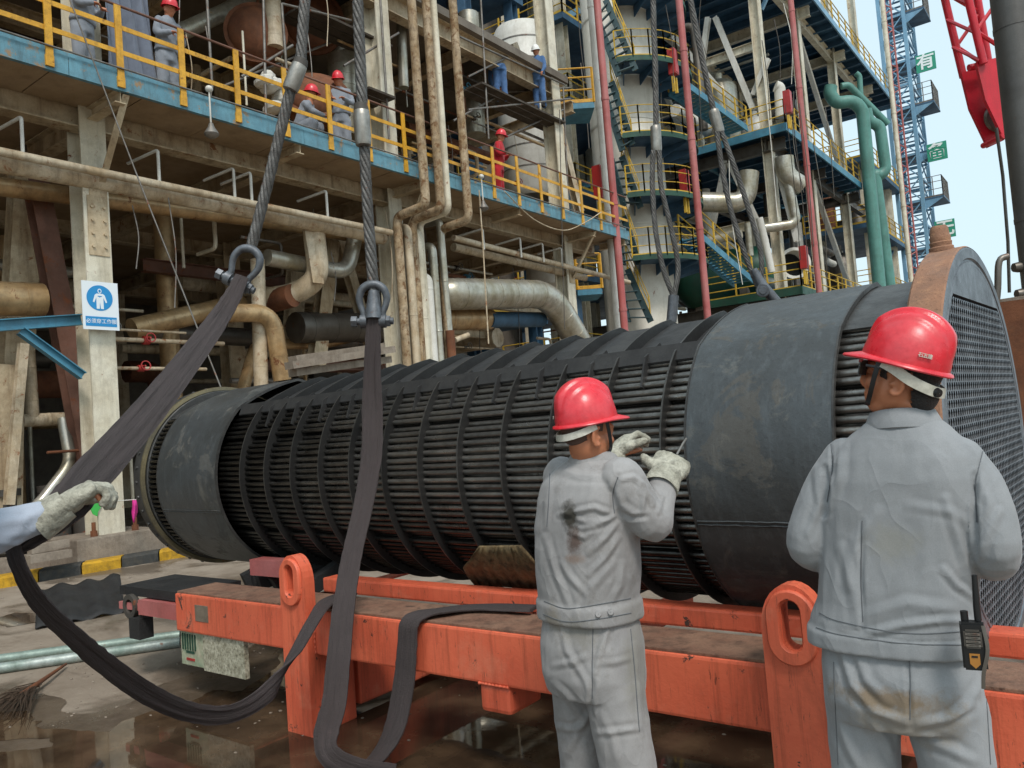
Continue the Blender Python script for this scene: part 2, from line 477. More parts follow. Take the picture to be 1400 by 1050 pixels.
def slot_post(xc):
    bm = bmesh.new(); hw = .104
    prof = [(-hw, 0), (hw, 0), (hw, .80)] + [(hw*cos(a*pi/14), .80+.15*sin(a*pi/14)) for a in range(1, 14)] + [(-hw, .80)]
    slot = [( .032*cos(a*pi/8), .865+.032*sin(a*pi/8)) for a in range(9)] + [(-.032*cos(a*pi/8), .765-.032*sin(a*pi/8)) for a in range(9)]
    y0, y1 = YF-.052, YF+.018
    def ringv(pts, y): return [bm.verts.new((xc+x, y, z)) for x, z in pts]
    of, ob, hf, hb = ringv(prof, y0), ringv(prof, y1), ringv(slot, y0), ringv(slot, y1)
    for a, b in ((of, ob), (hf, hb)):
        for i in range(len(a)):
            j = (i+1) % len(a); bm.faces.new((a[i], a[j], b[j], b[i]))
    for o, h in ((of, hf), (ob, hb)):
        es = []
        for r in (o, h):
            for i in range(len(r)):
                es.append(bm.edges.get((r[i], r[(i+1) % len(r)])))
        bmesh.ops.triangle_fill(bm, edges=es, use_beauty=True)
    bmesh.ops.recalc_face_normals(bm, faces=bm.faces)
    me = bpy.data.meshes.new('lifting_post'); bm.to_mesh(me); bm.free(); me.materials.append(M_orange)
    po = link('lifting_post', me, tr)
    k = MB()                                                    # raised oval boss round the slot
    def oval(r, z0, z1): return [(r*cos(a*pi/10), z1+r*sin(a*pi/10)) for a in range(11)] + [(-r*cos(a*pi/10), z0-r*sin(a*pi/10)) for a in range(11)]
    rr = [(oval(.084, .765, .850), y0+.002), (oval(.082, .765, .850), y0-.014), (oval(.078, .765, .850), y0-.018), (oval(.040, .765, .865), y0-.018), (oval(.034, .765, .865), y0-.010), (oval(.034, .765, .865), y0+.03)]
    k.quadstrip([[(xc+x, y, z) for x, z in o] for o, y in rr], True, False)
    k.build('slot_boss', M_orange, po, 40)
    beam_obj('post_leg', (xc-.10, YF+.019, 0.0), (xc+.10, YF+.26, .418), M_orange, tr)
def weld(pts, par, r=.006):
    pp = spline(pts, 14)
    rr = [r*(1+.35*sin(i*1.9)+.2*random.uniform(-1, 1)) for i in range(len(pp))]
    MB().tube(pp, rr, 6).build('weld_bead', M_orange, par, 60)
for xc in (-3.60, -.925):
    slot_post(xc)
    for sx in (-.106, .106):
        weld([(xc+sx, YF-.003, .425), (xc+sx, YF-.003, .54), (xc+sx, YF-.003, .652)], tr)
weld([(-2.37, YF, .420), (-2.29, YF-.001, .420), (-2.20, YF, .420)], tr)
beam_obj('stub_foot', (-2.37, YF+.004, .295), (-2.20, YF+.24, .419), M_orange, tr, .02)
for xc in (-3.60, -.925, 1.3): beam_obj('rear_post', (xc-.1, 4.73, 0), (xc+.1, 5.0, .418), M_orange, tr)
# tow coupling at the far left end
tc = thing('tow_coupling', 'red and black tow coupling lying at the left end of the orange frame', 'coupling', (-5.2, 2.95, 0))
k = MB().box((-5.45, 2.80, .46), (-4.885, 2.96, .56)); k.bar((-5.75, 2.86, .50), (-5.4, 2.88, .50), .09, .05); k.build('drawbar', M_redpole, tc)
k = MB().lathe([(.05,-.02),(.085,-.02),(.085,.02),(.05,.02),(.05,-.02)], (-5.6, 2.83, .50), (0,1,0), 20); k.build('tow_ring', M_dark, tc, 40)
MB().cbox((-5.50, 2.84, .36), (.14, .10, .14)).build('shoe', M_black, tc)
MB().cbox((-5.35, 3.05, .60), (.85, .42, .06)).build('rubber_pad', M_black, tc)
fb = thing('fender_block', 'small red and black bumper block behind the slotted post under the bundle', 'bumper', (-4.9, 3.6, 0))
MB().cbox((-4.75, 3.42, .70), (.42, .12, .11)).build('red_bumper', M_redpole, fb)
k = MB()
for i in range(9): k.bar((-5.25+i*.1, 3.5+.05*sin(i*3), .56), (-5.15+i*.1, 3.75, .66+.06*sin(i*5)), .11, .1)
k.build('rubber_scrap', M_black, fb)
# speckled board under the left end
bd = thing('speckled_board', 'white speckled board with a green printed strip hanging under the orange beam', 'board', (-4.6, 2.8, .3))
M_speck = mat('speckled_board_face', '#c9c3ac', '#8a836c', dirt=.9, dirtcol='#1c1810', rough=.7, scale=26, streak=0)
M_prn = mat('green_printed_strip', '#7f9176', '#b8b49a', dirt=.5, dirtcol='#6e3030', rough=.7, scale=8, streak=0)
p0, p1, p2 = P(245, 866, Y=YF+.02), P(277, 871, Y=YF+.02), P(333, 880, Y=YF+.02)
MB().box((p0.x, YF+.03, .205), (p1.x-.004, YF+.05, .418)).build('printed_strip', M_prn, bd)
MB().box((p1.x, YF+.02, .195), (p2.x, YF+.05, .417)).build('board_face', M_speck, bd)
k = MB()
for i in range(6): k.box((p0.x+.02+i*.028, YF+.024, .30), (p0.x+.03+i*.028, YF+.0305, .40))
k.build('strip_print', M_dkgreen, bd)
for i in range(2):
    k = MB().box((p0.x+.06, YF+.026, .235+i*.045), (p0.x+.15, YF+.0305, .25+i*.045)); k.build('strip_print', M_red if i == 0 else M_dkgreen, bd)

# ================================================================== tube bundle
BO = V((-1.5, 3.83, 1.325)); BYAW = -.06
bun = thing('tube_bundle', 'huge black heat exchanger tube bundle lying on the orange frame', 'tube bundle', BO, rz=BYAW)
MBUN = Matrix.Translation(BO) @ Matrix.Rotation(BYAW, 4, 'Z')
def bpart(mb, name, m, par=None, smooth=None, fixn=True):
    """mesh given in bundle-local coordinates (x along axis, -y towards the viewer)"""
    o = mb.build(name, m, None, smooth, fixn)
    par = par or bun
    o.parent = par; o.matrix_parent_inverse = inv_world(par); o.matrix_basis = MBUN.copy()
    return o
def tube_mat():
    m = bpy.data.materials.new('sooty_tube_steel'); m.use_nodes = True
    t = NT(m); p = t.pos()
    n1 = t.noise(t.pos((3, 8, 8)), 2.5, 7, .7)
    c = t.mix(t.ramp(n1, .35, .7), lin('#93908b'), lin('#54514e'))
    n2 = t.noise(p, 1.4, 6, .7)
    c = t.mix(t.math('MULTIPLY', t.ramp(n2, .5, .7), .5), c, lin('#8d8577'))
    n3 = t.noise(p, 30, 5, .7)
    c = t.mix(t.math('MULTIPLY', t.ramp(n3, .6, .75), .35), c, lin('#0f0f10'))
    oi = t.new('ShaderNodeObjectInfo')
    c = t.mix(1.0, c, t.ramp(oi.outputs['Random'], 0, 1, (.75,.75,.75,1), (1.3,1.28,1.25,1)), 'MULTIPLY')
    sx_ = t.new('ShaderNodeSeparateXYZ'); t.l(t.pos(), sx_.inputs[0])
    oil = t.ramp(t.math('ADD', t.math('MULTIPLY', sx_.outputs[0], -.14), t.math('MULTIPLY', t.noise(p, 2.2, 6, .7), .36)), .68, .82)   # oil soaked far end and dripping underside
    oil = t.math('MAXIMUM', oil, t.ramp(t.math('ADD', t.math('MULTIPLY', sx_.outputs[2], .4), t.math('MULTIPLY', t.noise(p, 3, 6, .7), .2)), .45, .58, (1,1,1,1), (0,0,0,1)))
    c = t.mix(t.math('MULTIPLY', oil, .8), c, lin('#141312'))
    t.l(c, t.b.inputs['Base Color'])
    t.l(t.mix(oil, t.ramp(n1, .3, .75, (.24,.24,.24,1), (.46,.46,.46,1)), (.16,.16,.16,1)), t.b.inputs['Roughness'])
    t.b.inputs['Metallic'].default_value = .85
    t.bump(t.math('ADD', n3, n1), .35, .006)
    return m
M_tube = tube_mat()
M_roof = mat('sooty_roof_steel', '#3d3c3b', '#2c2b2b', dirt=.4, dirtcol='#151515', rough=.55, metal=.2, scale=5, streak=0)
M_bface = mat('oily_baffle_face', '#2f2e2d', '#232221', dirt=.3, dirtcol='#111111', rough=.5, metal=.2, scale=6, streak=0)
M_baffle = mat('black_baffle_steel', '#4c4b49', '#383736', rust=.03, rustcol='#4a3a2c', dirt=.4, dirtcol='#151515', rough=.5, metal=.25, scale=5, streak=.3, bump=.3, bscale=40)
def plate_mat():
    m = bpy.data.materials.new('weathered_wrapper_plate'); m.use_nodes = True
    t = NT(m); p = t.pos()
    n1 = t.noise(p, 1.6, 8, .7, .5)
    c = t.mix(t.ramp(n1, .35, .65), lin('#4f5355'), lin('#424342'))
    st = t.noise(t.pos((9, 9, .9)), 2.4, 6, .7)
    c = t.mix(t.math('MULTIPLY', t.ramp(st, .5, .8), .4), c, lin('#747a7d'))
    n2 = t.noise(p, 2.6, 10, .72, 1.2)
    pm = t.ramp(n2, .545, .575)
    c = t.mix(t.math('MULTIPLY', pm, .28), c, lin('#716a5e'))
    n3 = t.noise(p, 5, 10, .75, .8)
    c = t.mix(t.math('MULTIPLY', t.ramp(n3, .56, .64), .28), c, lin('#858075'))
    n4 = t.noise(p, 45, 5, .7)
    c = t.mix(t.math('MULTIPLY', t.ramp(n4, .55, .7), .3), c, lin('#232323'))
    t.l(c, t.b.inputs['Base Color'])
    t.l(t.mix(pm, (.42,.42,.42,1), (.75,.75,.75,1)), t.b.inputs['Roughness'])
    t.b.inputs['Metallic'].default_value = .3
    t.bump(t.math('ADD', n4, t.math('MULTIPLY', n2, 1.5)), .3, .006)
    return m
M_plate = plate_mat()
def section(R, ny=.53, nz=.515, top=.735, n=54, dome=.5):
    """bundle outline: round below, two flat chamfers above"""
    a0 = atan2(nz, ny)
    ang0, ang1 = pi-a0, 2*pi+a0
    sc = R/.74
    pts = [(R*cos(ang0+(ang1-ang0)*i/n), R*sin(ang0+(ang1-ang0)*i/n)) for i in range(n+1)]
    a1 = pi-a0                                                  # slightly domed chamfers over the top
    for side in (0, 1):
        for i in range(0 if side else 1, 9):
            f = i/8
            p0, p1 = ((R*cos(a0), R*sin(a0)), (.03*sc, top*sc)) if side == 0 else ((.03*sc, top*sc), (R*cos(a1), R*sin(a1)))
            if side == 1 and (i == 0 or i == 8): continue
            aa = a0+(pi/2-a0)*f if side == 0 else pi/2+(a1-pi/2)*f
            cx, cz = p0[0]+(p1[0]-p0[0])*f, p0[1]+(p1[1]-p0[1])*f
            pts.append((cx*(1-dome)+R*cos(aa)*dome, cz*(1-dome)+R*sin(aa)*dome))
    return pts
def disc(mb, s0, s1, R): mb.quadstrip([[(s, y, z) for y, z in section(R)] for s in (s0, s1)])
# tubes on a triangular pitch: the outermost row is built tube by tube
PT = .036
outer, inner, cells = [], [], []
NR = 26
for j in range(-NR, NR+1):
    for i in range(-NR, NR+1):
        y = (i+(.5 if j % 2 else 0))*PT; z = j*PT*.866
        if hypot(y, z) < .748 and z < .585: cells.append((y, z))
for ring, (rad, off) in enumerate(((.676, 0), (.640, .5), (.604, 0), (.568, .5))):
    nn = int(2*pi*rad/.0385)
    for q in range(nn):
        a = 2*pi*(q+off)/nn
        y, z = rad*cos(a), rad*sin(a)
        if z > .49: continue
        (outer if ring == 0 else inner).append((y, z))
for q in range(26): outer.append((-.47+q*.0375, .505))
t0 = MB().tube([(-4.80, 0, 0), (.98, 0, 0)], .0156, 12)
first = None
for n_, (y, z) in enumerate(outer):
    if n_ % 17 == 5: y, z = y*.965, z*.965
    wob = V((0, random.uniform(-.003, .003), random.uniform(-.003, .003)))
    if first is None:
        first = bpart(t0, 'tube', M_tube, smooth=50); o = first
    else: o = inst(first, bun, 'tube')
    o.matrix_basis = MBUN @ Matrix.Translation(V((0, y, z))+wob) @ Matrix.Rotation(random.uniform(0, 6), 4, 'X')
se0 = None                                                       # tube ends standing proud between the far sleeve and end ring
for q in range(112):
    a = 2*pi*q/112
    if .735*sin(a) > .50: continue
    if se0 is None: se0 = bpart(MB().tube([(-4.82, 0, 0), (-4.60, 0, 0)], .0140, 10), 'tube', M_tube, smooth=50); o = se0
    else: o = inst(se0, bun, 'tube')
    o.matrix_basis = MBUN @ Matrix.Translation((0, .720*cos(a), .720*sin(a))) @ Matrix.Rotation(q*1.3, 4, 'X')
k = MB()
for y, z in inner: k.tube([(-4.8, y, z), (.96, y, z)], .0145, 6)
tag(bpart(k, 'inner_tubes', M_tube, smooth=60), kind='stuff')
# baffles
BS = [-3.404+.3075*i for i in range(12)]
k0 = MB(); disc(k0, -.004, .004, .729)
M_edge = mat('worn_steel_edge', '#5a5855', '#403e3b', dirt=.4, dirtcol='#2b2a28', rough=.4, metal=.5, scale=6, streak=0)
kr = MB(); oo, ii = section(.7302), section(.7288)
kr.quadstrip([[(x_, y, z) for y, z in q_] for x_, q_ in ((-.0042, ii), (-.0042, oo), (.0042, oo), (.0042, ii))], True, False)
fb0 = None; rim0 = None
for s in BS:
    if fb0 is None: fb0 = bpart(k0, 'baffle', M_bface); o = fb0
    else: o = inst(fb0, bun, 'baffle')
    o.matrix_basis = MBUN @ Matrix.Translation((s, 0, 0))
    if rim0 is None:
        rim0 = bpart(kr, 'baffle_rim', M_edge, o); e_ = rim0
    else: e_ = inst(rim0, o, 'baffle_rim')
    e_.matrix_basis = MBUN @ Matrix.Translation((s, 0, 0))
# half-depth support fins on top between the baffles
f0 = None
fin = MB().prism([(0,-.60,.36),(0,-.545,.50),(0,-.40,.57),(0,-.36,.52),(0,-.52,.40),(0,-.56,.34)], (.010, 0, 0))
for s in BS[:-1]:
    if f0 is None: f0 = bpart(fin, 'support_fin', M_roof); o = f0
    else: o = inst(f0, bun, 'support_fin')
    o.matrix_basis = MBUN @ Matrix.Translation((s+.154+random.uniform(-.01,.01), random.uniform(-.008,.008), 0))
# longitudinal sealing strips and roof plates
for y0, z0, y1, z1, nm in ((-.530,.47,-.495,.545,'seal_strip'), (-.44,.50,-.20,.615,'roof_plate'), (-.20,.615,.02,.70,'roof_plate'), (.53,.47,.495,.545,'seal_strip'), (.44,.50,.05,.70,'roof_plate')):
    bpart(MB().prism([(-3.70, y0, z0), (.10, y0, z0), (.10, y1, z1), (-3.70, y1, z1)], (0, .004, -.008)), nm, M_roof)
def roof_end(s0, s1):
    up_ = sorted([(y, z) for y, z in section(.722) if z > .47]); lo_ = [(y*.985, z*.985) for y, z in up_]
    bpart(MB().quadstrip([[(s, y, z) for y, z in up_+lo_[::-1]] for s in (s0, s1)]), 'roof_plate', M_baffle, smooth=30)
roof_end(.712, .978); roof_end(-4.79, -4.615)
# wrapper plates
for s0, s1 in ((.105, .715), (-4.62, -3.713)):
    k = MB()
    o, i_ = section(.742), section(.728)
    n = len(o)
    k.quadstrip([[(s0, y, z) for y, z in i_], [(s0, y, z) for y, z in o], [(s1, y, z) for y, z in o], [(s1, y, z) for y, z in i_]], True, False)
    wp = bpart(k, 'wrapper_plate', M_plate, smooth=25)
    k = MB()
    for dz in (0, -.022):
        a = pi+.0+.335+dz
        pts = [((s0+.01)+(s1-s0-.02)*q/30, .742*cos(a)+random.uniform(-.001,.001), .742*sin(a)+random.uniform(-.0015,.0015)) for q in range(31)]
        k.tube(pts, .0045, 6)
    bpart(k, 'weld_seam', M_plate, wp, 60)
    for sx in ((s0, s1)):
        k = MB(); oo = section(.746); ii = section(.726)
        k.quadstrip([[(sx-.004, y, z) for y, z in ii], [(sx-.004, y, z) for y, z in oo], [(sx+.004, y, z) for y, z in oo], [(sx+.004, y, z) for y, z in ii]], True, False)
        bpart(k, 'edge_bead', M_baffle, wp)
# left end ring and floating head
M_brass = mat('tarnished_ring', '#7d7256', '#5f5a4c', rust=.15, dirt=.4, rough=.5, metal=.5, scale=3, streak=0)
bpart(MB().lathe([(.2,-5.0),(.74,-5.0),(.765,-4.985),(.77,-4.97),(.77,-4.86),(.765,-4.855),(.75,-4.855)], (0,0,0), (1,0,0), 96, caps=True), 'end_flange', M_baffle, smooth=30)
bpart(MB().lathe([(.745,-4.86),(.772,-4.855),(.778,-4.84),(.772,-4.825),(.745,-4.82)], (0,0,0), (1,0,0), 96), 'flange_ring', M_brass, smooth=50)
bpart(MB().lathe([(.3,-4.83),(.735,-4.83),(.74,-4.82),(.74,-4.795),(.735,-4.79),(.3,-4.79)], (0,0,0), (1,0,0), 96), 'floating_tubesheet', M_baffle, smooth=30)
k = MB()
for i in range(40):
    a = 2*pi*i/40; k.lathe([(.002,.012),(.012,.010),(.014,0)], (-4.92, .77*cos(a), .77*sin(a)), (0, cos(a), sin(a)), 6)
tag(bpart(k, 'flange_bolts', M_baffle, bun), kind='stuff')
# near tubesheet
def rim_mat():
    m = bpy.data.materials.new('rusty_tubesheet_rim'); m.use_nodes = True
    t = NT(m); p = t.pos()
    n1 = t.noise(p, 5, 8, .72, .3); n2 = t.noise(p, 22, 8, .75); n3 = t.noise(p, 90, 4, .7)
    c = t.mix(t.ramp(n1, .35, .65), lin('#9a7056'), lin('#7c5d4b'))
    c = t.mix(t.ramp(n2, .5, .7), c, lin('#a87d5e')); c = t.mix(t.math('MULTIPLY', t.ramp(n3, .58, .7), .7), c, lin('#3d2a20'))
    c = t.mix(t.math('MULTIPLY', t.ramp(t.noise(p, 3, 5), .55, .7), .35), c, lin('#7c706a'))
    t.l(c, t.b.inputs['Base Color']); t.b.inputs['Roughness'].default_value = .85
    t.bump(t.math('ADD', n2, n3), .5, .008)
    return m
M_rim = rim_mat()
M_face = mat('blue_grey_tubesheet_face', '#7b8187', '#63696f', dirt=.35, dirtcol='#2b2c2e', rough=.5, metal=.5, scale=6, streak=.4, bump=.2)
M_hole = plain('tube_bore', '#0b0c0e', .8)  # near-black colour stands in for the shade inside the holes
ts = bpart(MB().lathe([(.3,.975),(.812,.975),(.82,.983),(.82,1.092),(.815,1.098)], (0,0,0), (1,0,0), 128), 'tubesheet_rim', M_rim, smooth=35)
bpart(MB().lathe([(.817,1.094),(.808,1.101),(.770,1.101),(.764,1.093),(.757,1.093),(.754,1.099),(.742,1.099),(.742,1.06)], (0,0,0), (1,0,0), 128), 'face_ring', M_face, ts, 35)
bpart(MB().lathe([(.001,1.055),(.79,1.055)], (0,0,0), (1,0,0), 64), 'bore_back', M_hole, ts)
seg = [(.748*cos(a), .748*sin(a)) for a in np.linspace(math.asin(.592/.748), pi-math.asin(.592/.748), 30)]
bpart(MB().prism([(1.062, y, z) for y, z in seg], (.0365, 0, 0)), 'face_segment', M_face, ts)
hv, hf, bv, bf = [], [], [], []
for y, z in cells:
    b = len(hv); hr = PT/sqrt(3)
    for rr, xx, ro in ((hr, 1.0965, pi/6), (.0166, 1.0985, 0), (.0156, 1.0985, 0), (.0154, 1.098, 0)):
        for q in range(6): hv.append((xx, y+rr*cos(q*pi/3+ro), z+rr*sin(q*pi/3+ro)))
    c_ = len(bv)
    for xx in (1.098, 1.062):
        for q in range(6): bv.append((xx, y+.0154*cos(q*pi/3), z+.0154*sin(q*pi/3)))
    for q in range(6):
        q2 = (q+1) % 6
        for L in range(3): hf.append((b+L*6+q, b+L*6+q2, b+L*6+6+q2, b+L*6+6+q))
        bf.append((c_+q, c_+q2, c_+6+q2, c_+6+q))
k = MB(); k.v = hv; k.f = hf
tag(bpart(k, 'tube_ends', M_face, ts, fixn=True), kind='stuff')
k = MB(); k.v = bv; k.f = bf
tag(bpart(k, 'tube_bores', M_hole, ts, fixn=True), kind='stuff')
k = MB().lathe([(.0,.0),(.046,0),(.046,.015),(.04,.02),(.042,.035),(.038,.04),(.04,.055),(.036,.062),(.034,.09),(.026,.103),(.001,.105)], (1.02,-.16,.80), (0,-.1,1), 18)
bpart(k, 'lifting_stub', M_rim, ts, 40)
# brown mat pressed against the underside of the bundle
M_chock = mat('patterned_mat', '#7a6848', '#57472f', dirt=.8, dirtcol='#251d12', rough=.85, scale=9, streak=0, bump=.8, bscale=24)
def onbundle(px, py, R=.752):
    """point where the sight line first meets the bundle surface"""
    iv = MBUN.inverted(); o_ = iv @ CAM; d_ = (iv.to_3x3() @ ray(px, py))
    a_ = d_.y**2+d_.z**2; b_ = o_.y*d_.y+o_.z*d_.z; c_ = o_.y**2+o_.z**2-R*R
    return o_+d_*((-b_-sqrt(max(0, b_*b_-a_*c_)))/a_)
lft = [(655, 746), (648, 756), (641, 766), (634, 774), (640, 786), (650, 798)]
rgt = [(713, 745), (722, 755), (731, 766), (738, 778), (744, 790), (748, 803)]
rows = []
for (xa, ya), (xb, yb_) in zip(lft, rgt):
    row = []
    for q in range(22):
        p = onbundle(xa+(xb-xa)*q/21, ya+(yb_-ya)*q/21, .752+.006*sin(q*2.1+ya)+.004*sin(q*5+ya*.3)); row.append(p)
    rows.append(row)
k = MB(); k.quadstrip(rows, False, False)
o = k.build('woven_mat', M_chock, None, 60, fixn=False); o.matrix_basis = MBUN.copy()
md = o.modifiers.new('thickness', 'SOLIDIFY'); md.thickness = .012
tag(o, 'brown patterned mat clinging to the underside of the black bundle', 'mat')
# ================================================================== near process building
XC, XF = -12.0, -10.9
CY = [-.6, 5.73, 12.05, 18.85]
XR = [XC, -18.0, -24.0]
pb = thing('process_building', 'beige steel plant frame with blue edged upper deck at the left', 'plant building', (-12, 9, 0))
def column(x, y, z0, z1, m, par, w=.46, name='column'):
    return MB().hbeam((x, y, z0), (x, y, z1), w, .42, .03, .02, up=V((1, 0, 0))).build(name, m, par)
for i, y in enumerate(CY):
    for j, x in enumerate(XR):
        c = column(x, y, .44 if j == 0 else 0, 16.5, M_cream if j == 0 else M_beige, pb, .38 if j == 0 else .46)
        if j == 0 and i == 1:
            k = MB()
            k.box((x+.212, y-.14, 4.55), (x+.224, y+.16, 5.45))
            k.build('splice_plate', M_beige, c)
            k = MB()
            for a in range(2):
                for b in range(4): k.lathe([(.001,.03),(.022,.03),(.024,.002)], (x+.222, y-.08+a*.18, 4.68+b*.2), (1,0,0), 6)
            tag(k.build('bolts', M_beige, c), kind='stuff')
# floors, ceilings
for z0, z1 in ((6.84, 6.98), (11.35, 11.55), (16.2, 16.4)):
    MB().box((-27, -8, z0), (XC+.3 if z0 > 7 else XF-.02, 20.7 if z0 < 7 else 19.4, z1)).build('floor_deck', M_wall if z0 > 7 else M_soffit, pb)
# soffit panels under the cantilever
ys = [-8+1.28*i for i in range(23)]
for y0, y1 in zip(ys, ys[1:]):
    if y1 > 20.75: break
    MB().box((XC+.12, y0+.008, 6.795+random.uniform(-.004,.004)), (XF-.03, y1-.008, 6.835)).build('soffit_panel', M_soffit, pb)
# beams along the front and into the building
for x in XR:
    for zb in (6.70, 11.12, 16.0):
        MB().hbeam((x, -8, zb), (x, 20.6 if zb < 7 else 19.4, zb), .28, .42 if zb < 7 else .46, .025, .016).build('long_beam', M_beige, pb)
for y in CY + [-7, 2.5, 8.9, 15.4, 20.4]:
    for zb in (6.66, 11.1):
        MB().hbeam((XC-.2, y+.001, zb), (-26.5, y+.001, zb), .22, .34, .02, .014).build('cross_beam', M_beige, pb)
for y in (-.6, 2.56, 5.73, 8.9, 12.05, 15.4, 18.85, 20.6):
    MB().hbeam((XC+.2, y, 6.70), (XF-.03, y, 6.70), .16, .18, .016, .012).build('cantilever', M_beige, pb)
# blue edge channel, in lengths
fy = [-8, -2.3, 1.6, 5.0, 8.95, 13.0, 17.1, 20.8]
for a, b in zip(fy, fy[1:]):
    MB().sect((XF, a+.004, 6.90), (XF, b-.004, 6.90), [(-.04,-.13),(.03,-.13),(.03,.13),(-.04,.13),(-.04,.118),(.018,.118),(.018,-.118),(-.04,-.118)]).build('edge_channel', M_bluef, pb)
MB().box((XF-.9, 20.78, 6.77), (XF-.02, 20.84, 7.03)).build('edge_channel', M_bluef, pb)
MB().box((XF-.06, -8, 7.02), (XF-.04, 20.75, 7.12)).build('toe_plate', M_bluef, pb)
# knee braces
for y in CY:
    for s in (-.09, .09):
        pass
    MB().sect((XC+.23, y+.05, 5.62), (XF-.06, y+.08, 6.78), [(-.05,-.05),(.05,-.05),(.05,-.04),(-.04,-.04),(-.04,.05),(-.05,.05)]).build('knee_brace', M_beige, pb)
    MB().box((XC+.21, y-.10, 5.45), (XC+.225, y+.16, 5.85)).build('gusset', M_beige, pb)
# back and end walls that close the dark interior
MB().box((-27.2, -12, 0), (-27.0, 22, 20)).build('back_wall', M_wall, pb)
MB().box((-27, -12.2, 0), (-14.5, -12.0, 20)).build('end_wall', M_wall, pb)
# leaning braces seen below the deck
def leanH(px0, py0, px1, py1, X0, X1, m, w=.3, h=.24, par=pb, name='brace'):
    a, b = P(px0, py0, X=X0), P(px1, py1, X=X1)
    return MB().hbeam(a, b, w, h, .02, .014, up=V((1, 0, 0))).build(name, m, par)
leanH(36, 240, 18, 560, -13.4, -13.6, M_beige, .42, .3)
leanH(48, 245, 122, 640, -12.9, -12.6, M_brownp, .3, .26)
leanH(12, 500, 8, 720, -13.0, -13.0, M_beige, .34, .26)
leanH(32, 470, 12, 690, -12.7, -12.7, M_tan, .12, .12)
leanH(452, 330, 432, 500, -13.0, -13.0, M_beige, .32, .24)
leanH(463, 325, 515, 500, -13.2, -13.2, M_beige, .22, .2)
leanH(405, 370, 398, 500, -14.2, -14.2, M_beige, .4, .2)
leanH(760, 160, 792, 290, -14.0, -14.0, M_tan, .3, .24)
leanH(700, 60, 740, 170, -14.0, -14.0, M_tan, .3, .24)
# plinth of the near column
pl = beam_obj('column_plinth', (-12.65, 5.12, 0), (-11.55, 6.38, .44), M_conc, pb, .02)
for dy in (-.30, .30): MB().lathe([(.05,0),(.05,.08),(.03,.08),(.03,.2),(.001,.2)], (-11.75, 5.75+dy, .44), (0,0,1), 8).build('anchor_bolt', M_rustp, pl)
for y in CY[2:]: beam_obj('column_plinth', (-12.5, y-.5, 0), (-11.55, y+.5, .44), M_conc, pb, .02)
# bracket on the near column
bk = thing('blue_bracket', 'blue steel bracket arm with diagonal strut on the beige column by the sign', 'bracket', (-12, 5, 3.5))
MB().hbeam(P(111, 437, X=-11.95), P(-30, 447, X=-11.95), .12, .16, .014, .01).build('arm', M_blue, bk)
MB().hbeam(P(28, 452, X=-11.93), P(113, 514, X=-11.93), .12, .12, .014, .01).build('strut', M_blue, bk)

# ------------------------------------------------------------------ railing on the deck
def railing(name, label, pts_y, x, z0, m, m2, top=1.08, span=None):
    r = thing(name, label, 'railing', (x, pts_y[0], z0))
    p0 = None
    pm = MB().box((-.012, -.048, -.17), (.012, .048, top-.02)); pm.box((-.035, -.055, -.17), (.010, .055, -.02))
    for y in pts_y:
        if p0 is None: p0 = pm.build('post', m, r); o = p0
        else: o = inst(p0, r, 'post')
        o.matrix_basis = Matrix.Translation((x+.05, y, z0)) @ Matrix.Rotation(random.uniform(-.012,.012), 4, 'X')
    a, b = span or (pts_y[0]-.4, pts_y[-1]+.35)
    seg = a
    while seg < b:
        e = min(b, seg+3.2)
        for zz in (.36, .73):
            MB().box((x+.022, seg+.003, z0+zz-.035), (x+.036, e-.003, z0+zz+.035)).build('rail', m, r)
        seg = e
    MB().tube([(x+.03, a, z0+top), (x+.03, (a+b)/2, z0+top-.01), (x+.03, b, z0+top)], .02, 8).build('handrail', m2, r, 60)
    MB().tube([(x+.075, a, z0+.13), (x+.075, a*.6+b*.4, z0+.10), (x+.075, b, z0+.12)], .014, 8).build('conduit', M_scaf, r, 60)
    return r
railing('deck_railing', 'yellow post and rail guard along the blue deck edge', [-.05+.96*i for i in range(22)], XF, 6.98, M_yellow, M_brownp, 1.06, (-6, 20.75))

# hanging lamps under the deck
def lamp(px, py, X, label):
    p = P(px, py, X=X)
    t = thing('pendant_lamp', label, 'lamp', p, 'pendant lamps under the deck edge')
    MB().tube([p+V((0,0,-.02)), p+V((0,0,.62))], .014, 6).build('stem', M_white, t, 60)
    MB().lathe([(.02,.12),(.035,.10),(.05,.05),(.10,-.03),(.115,-.06),(.10,-.09),(.04,-.13),(.001,-.13)], p, (0,0,1), 16).build('shade', M_scaf, t, 50)
    MB().ell(p+V((0,0,.66)), .06, .06, .055).build('junction_box', M_white, t, 60)
lamp(289, 178, XF+.12, 'conical grey pendant lamp hanging from the deck edge, left of the rope ferrules')
lamp(661, 281, XF+.12, 'small pendant lamp under the deck near the red suited worker')

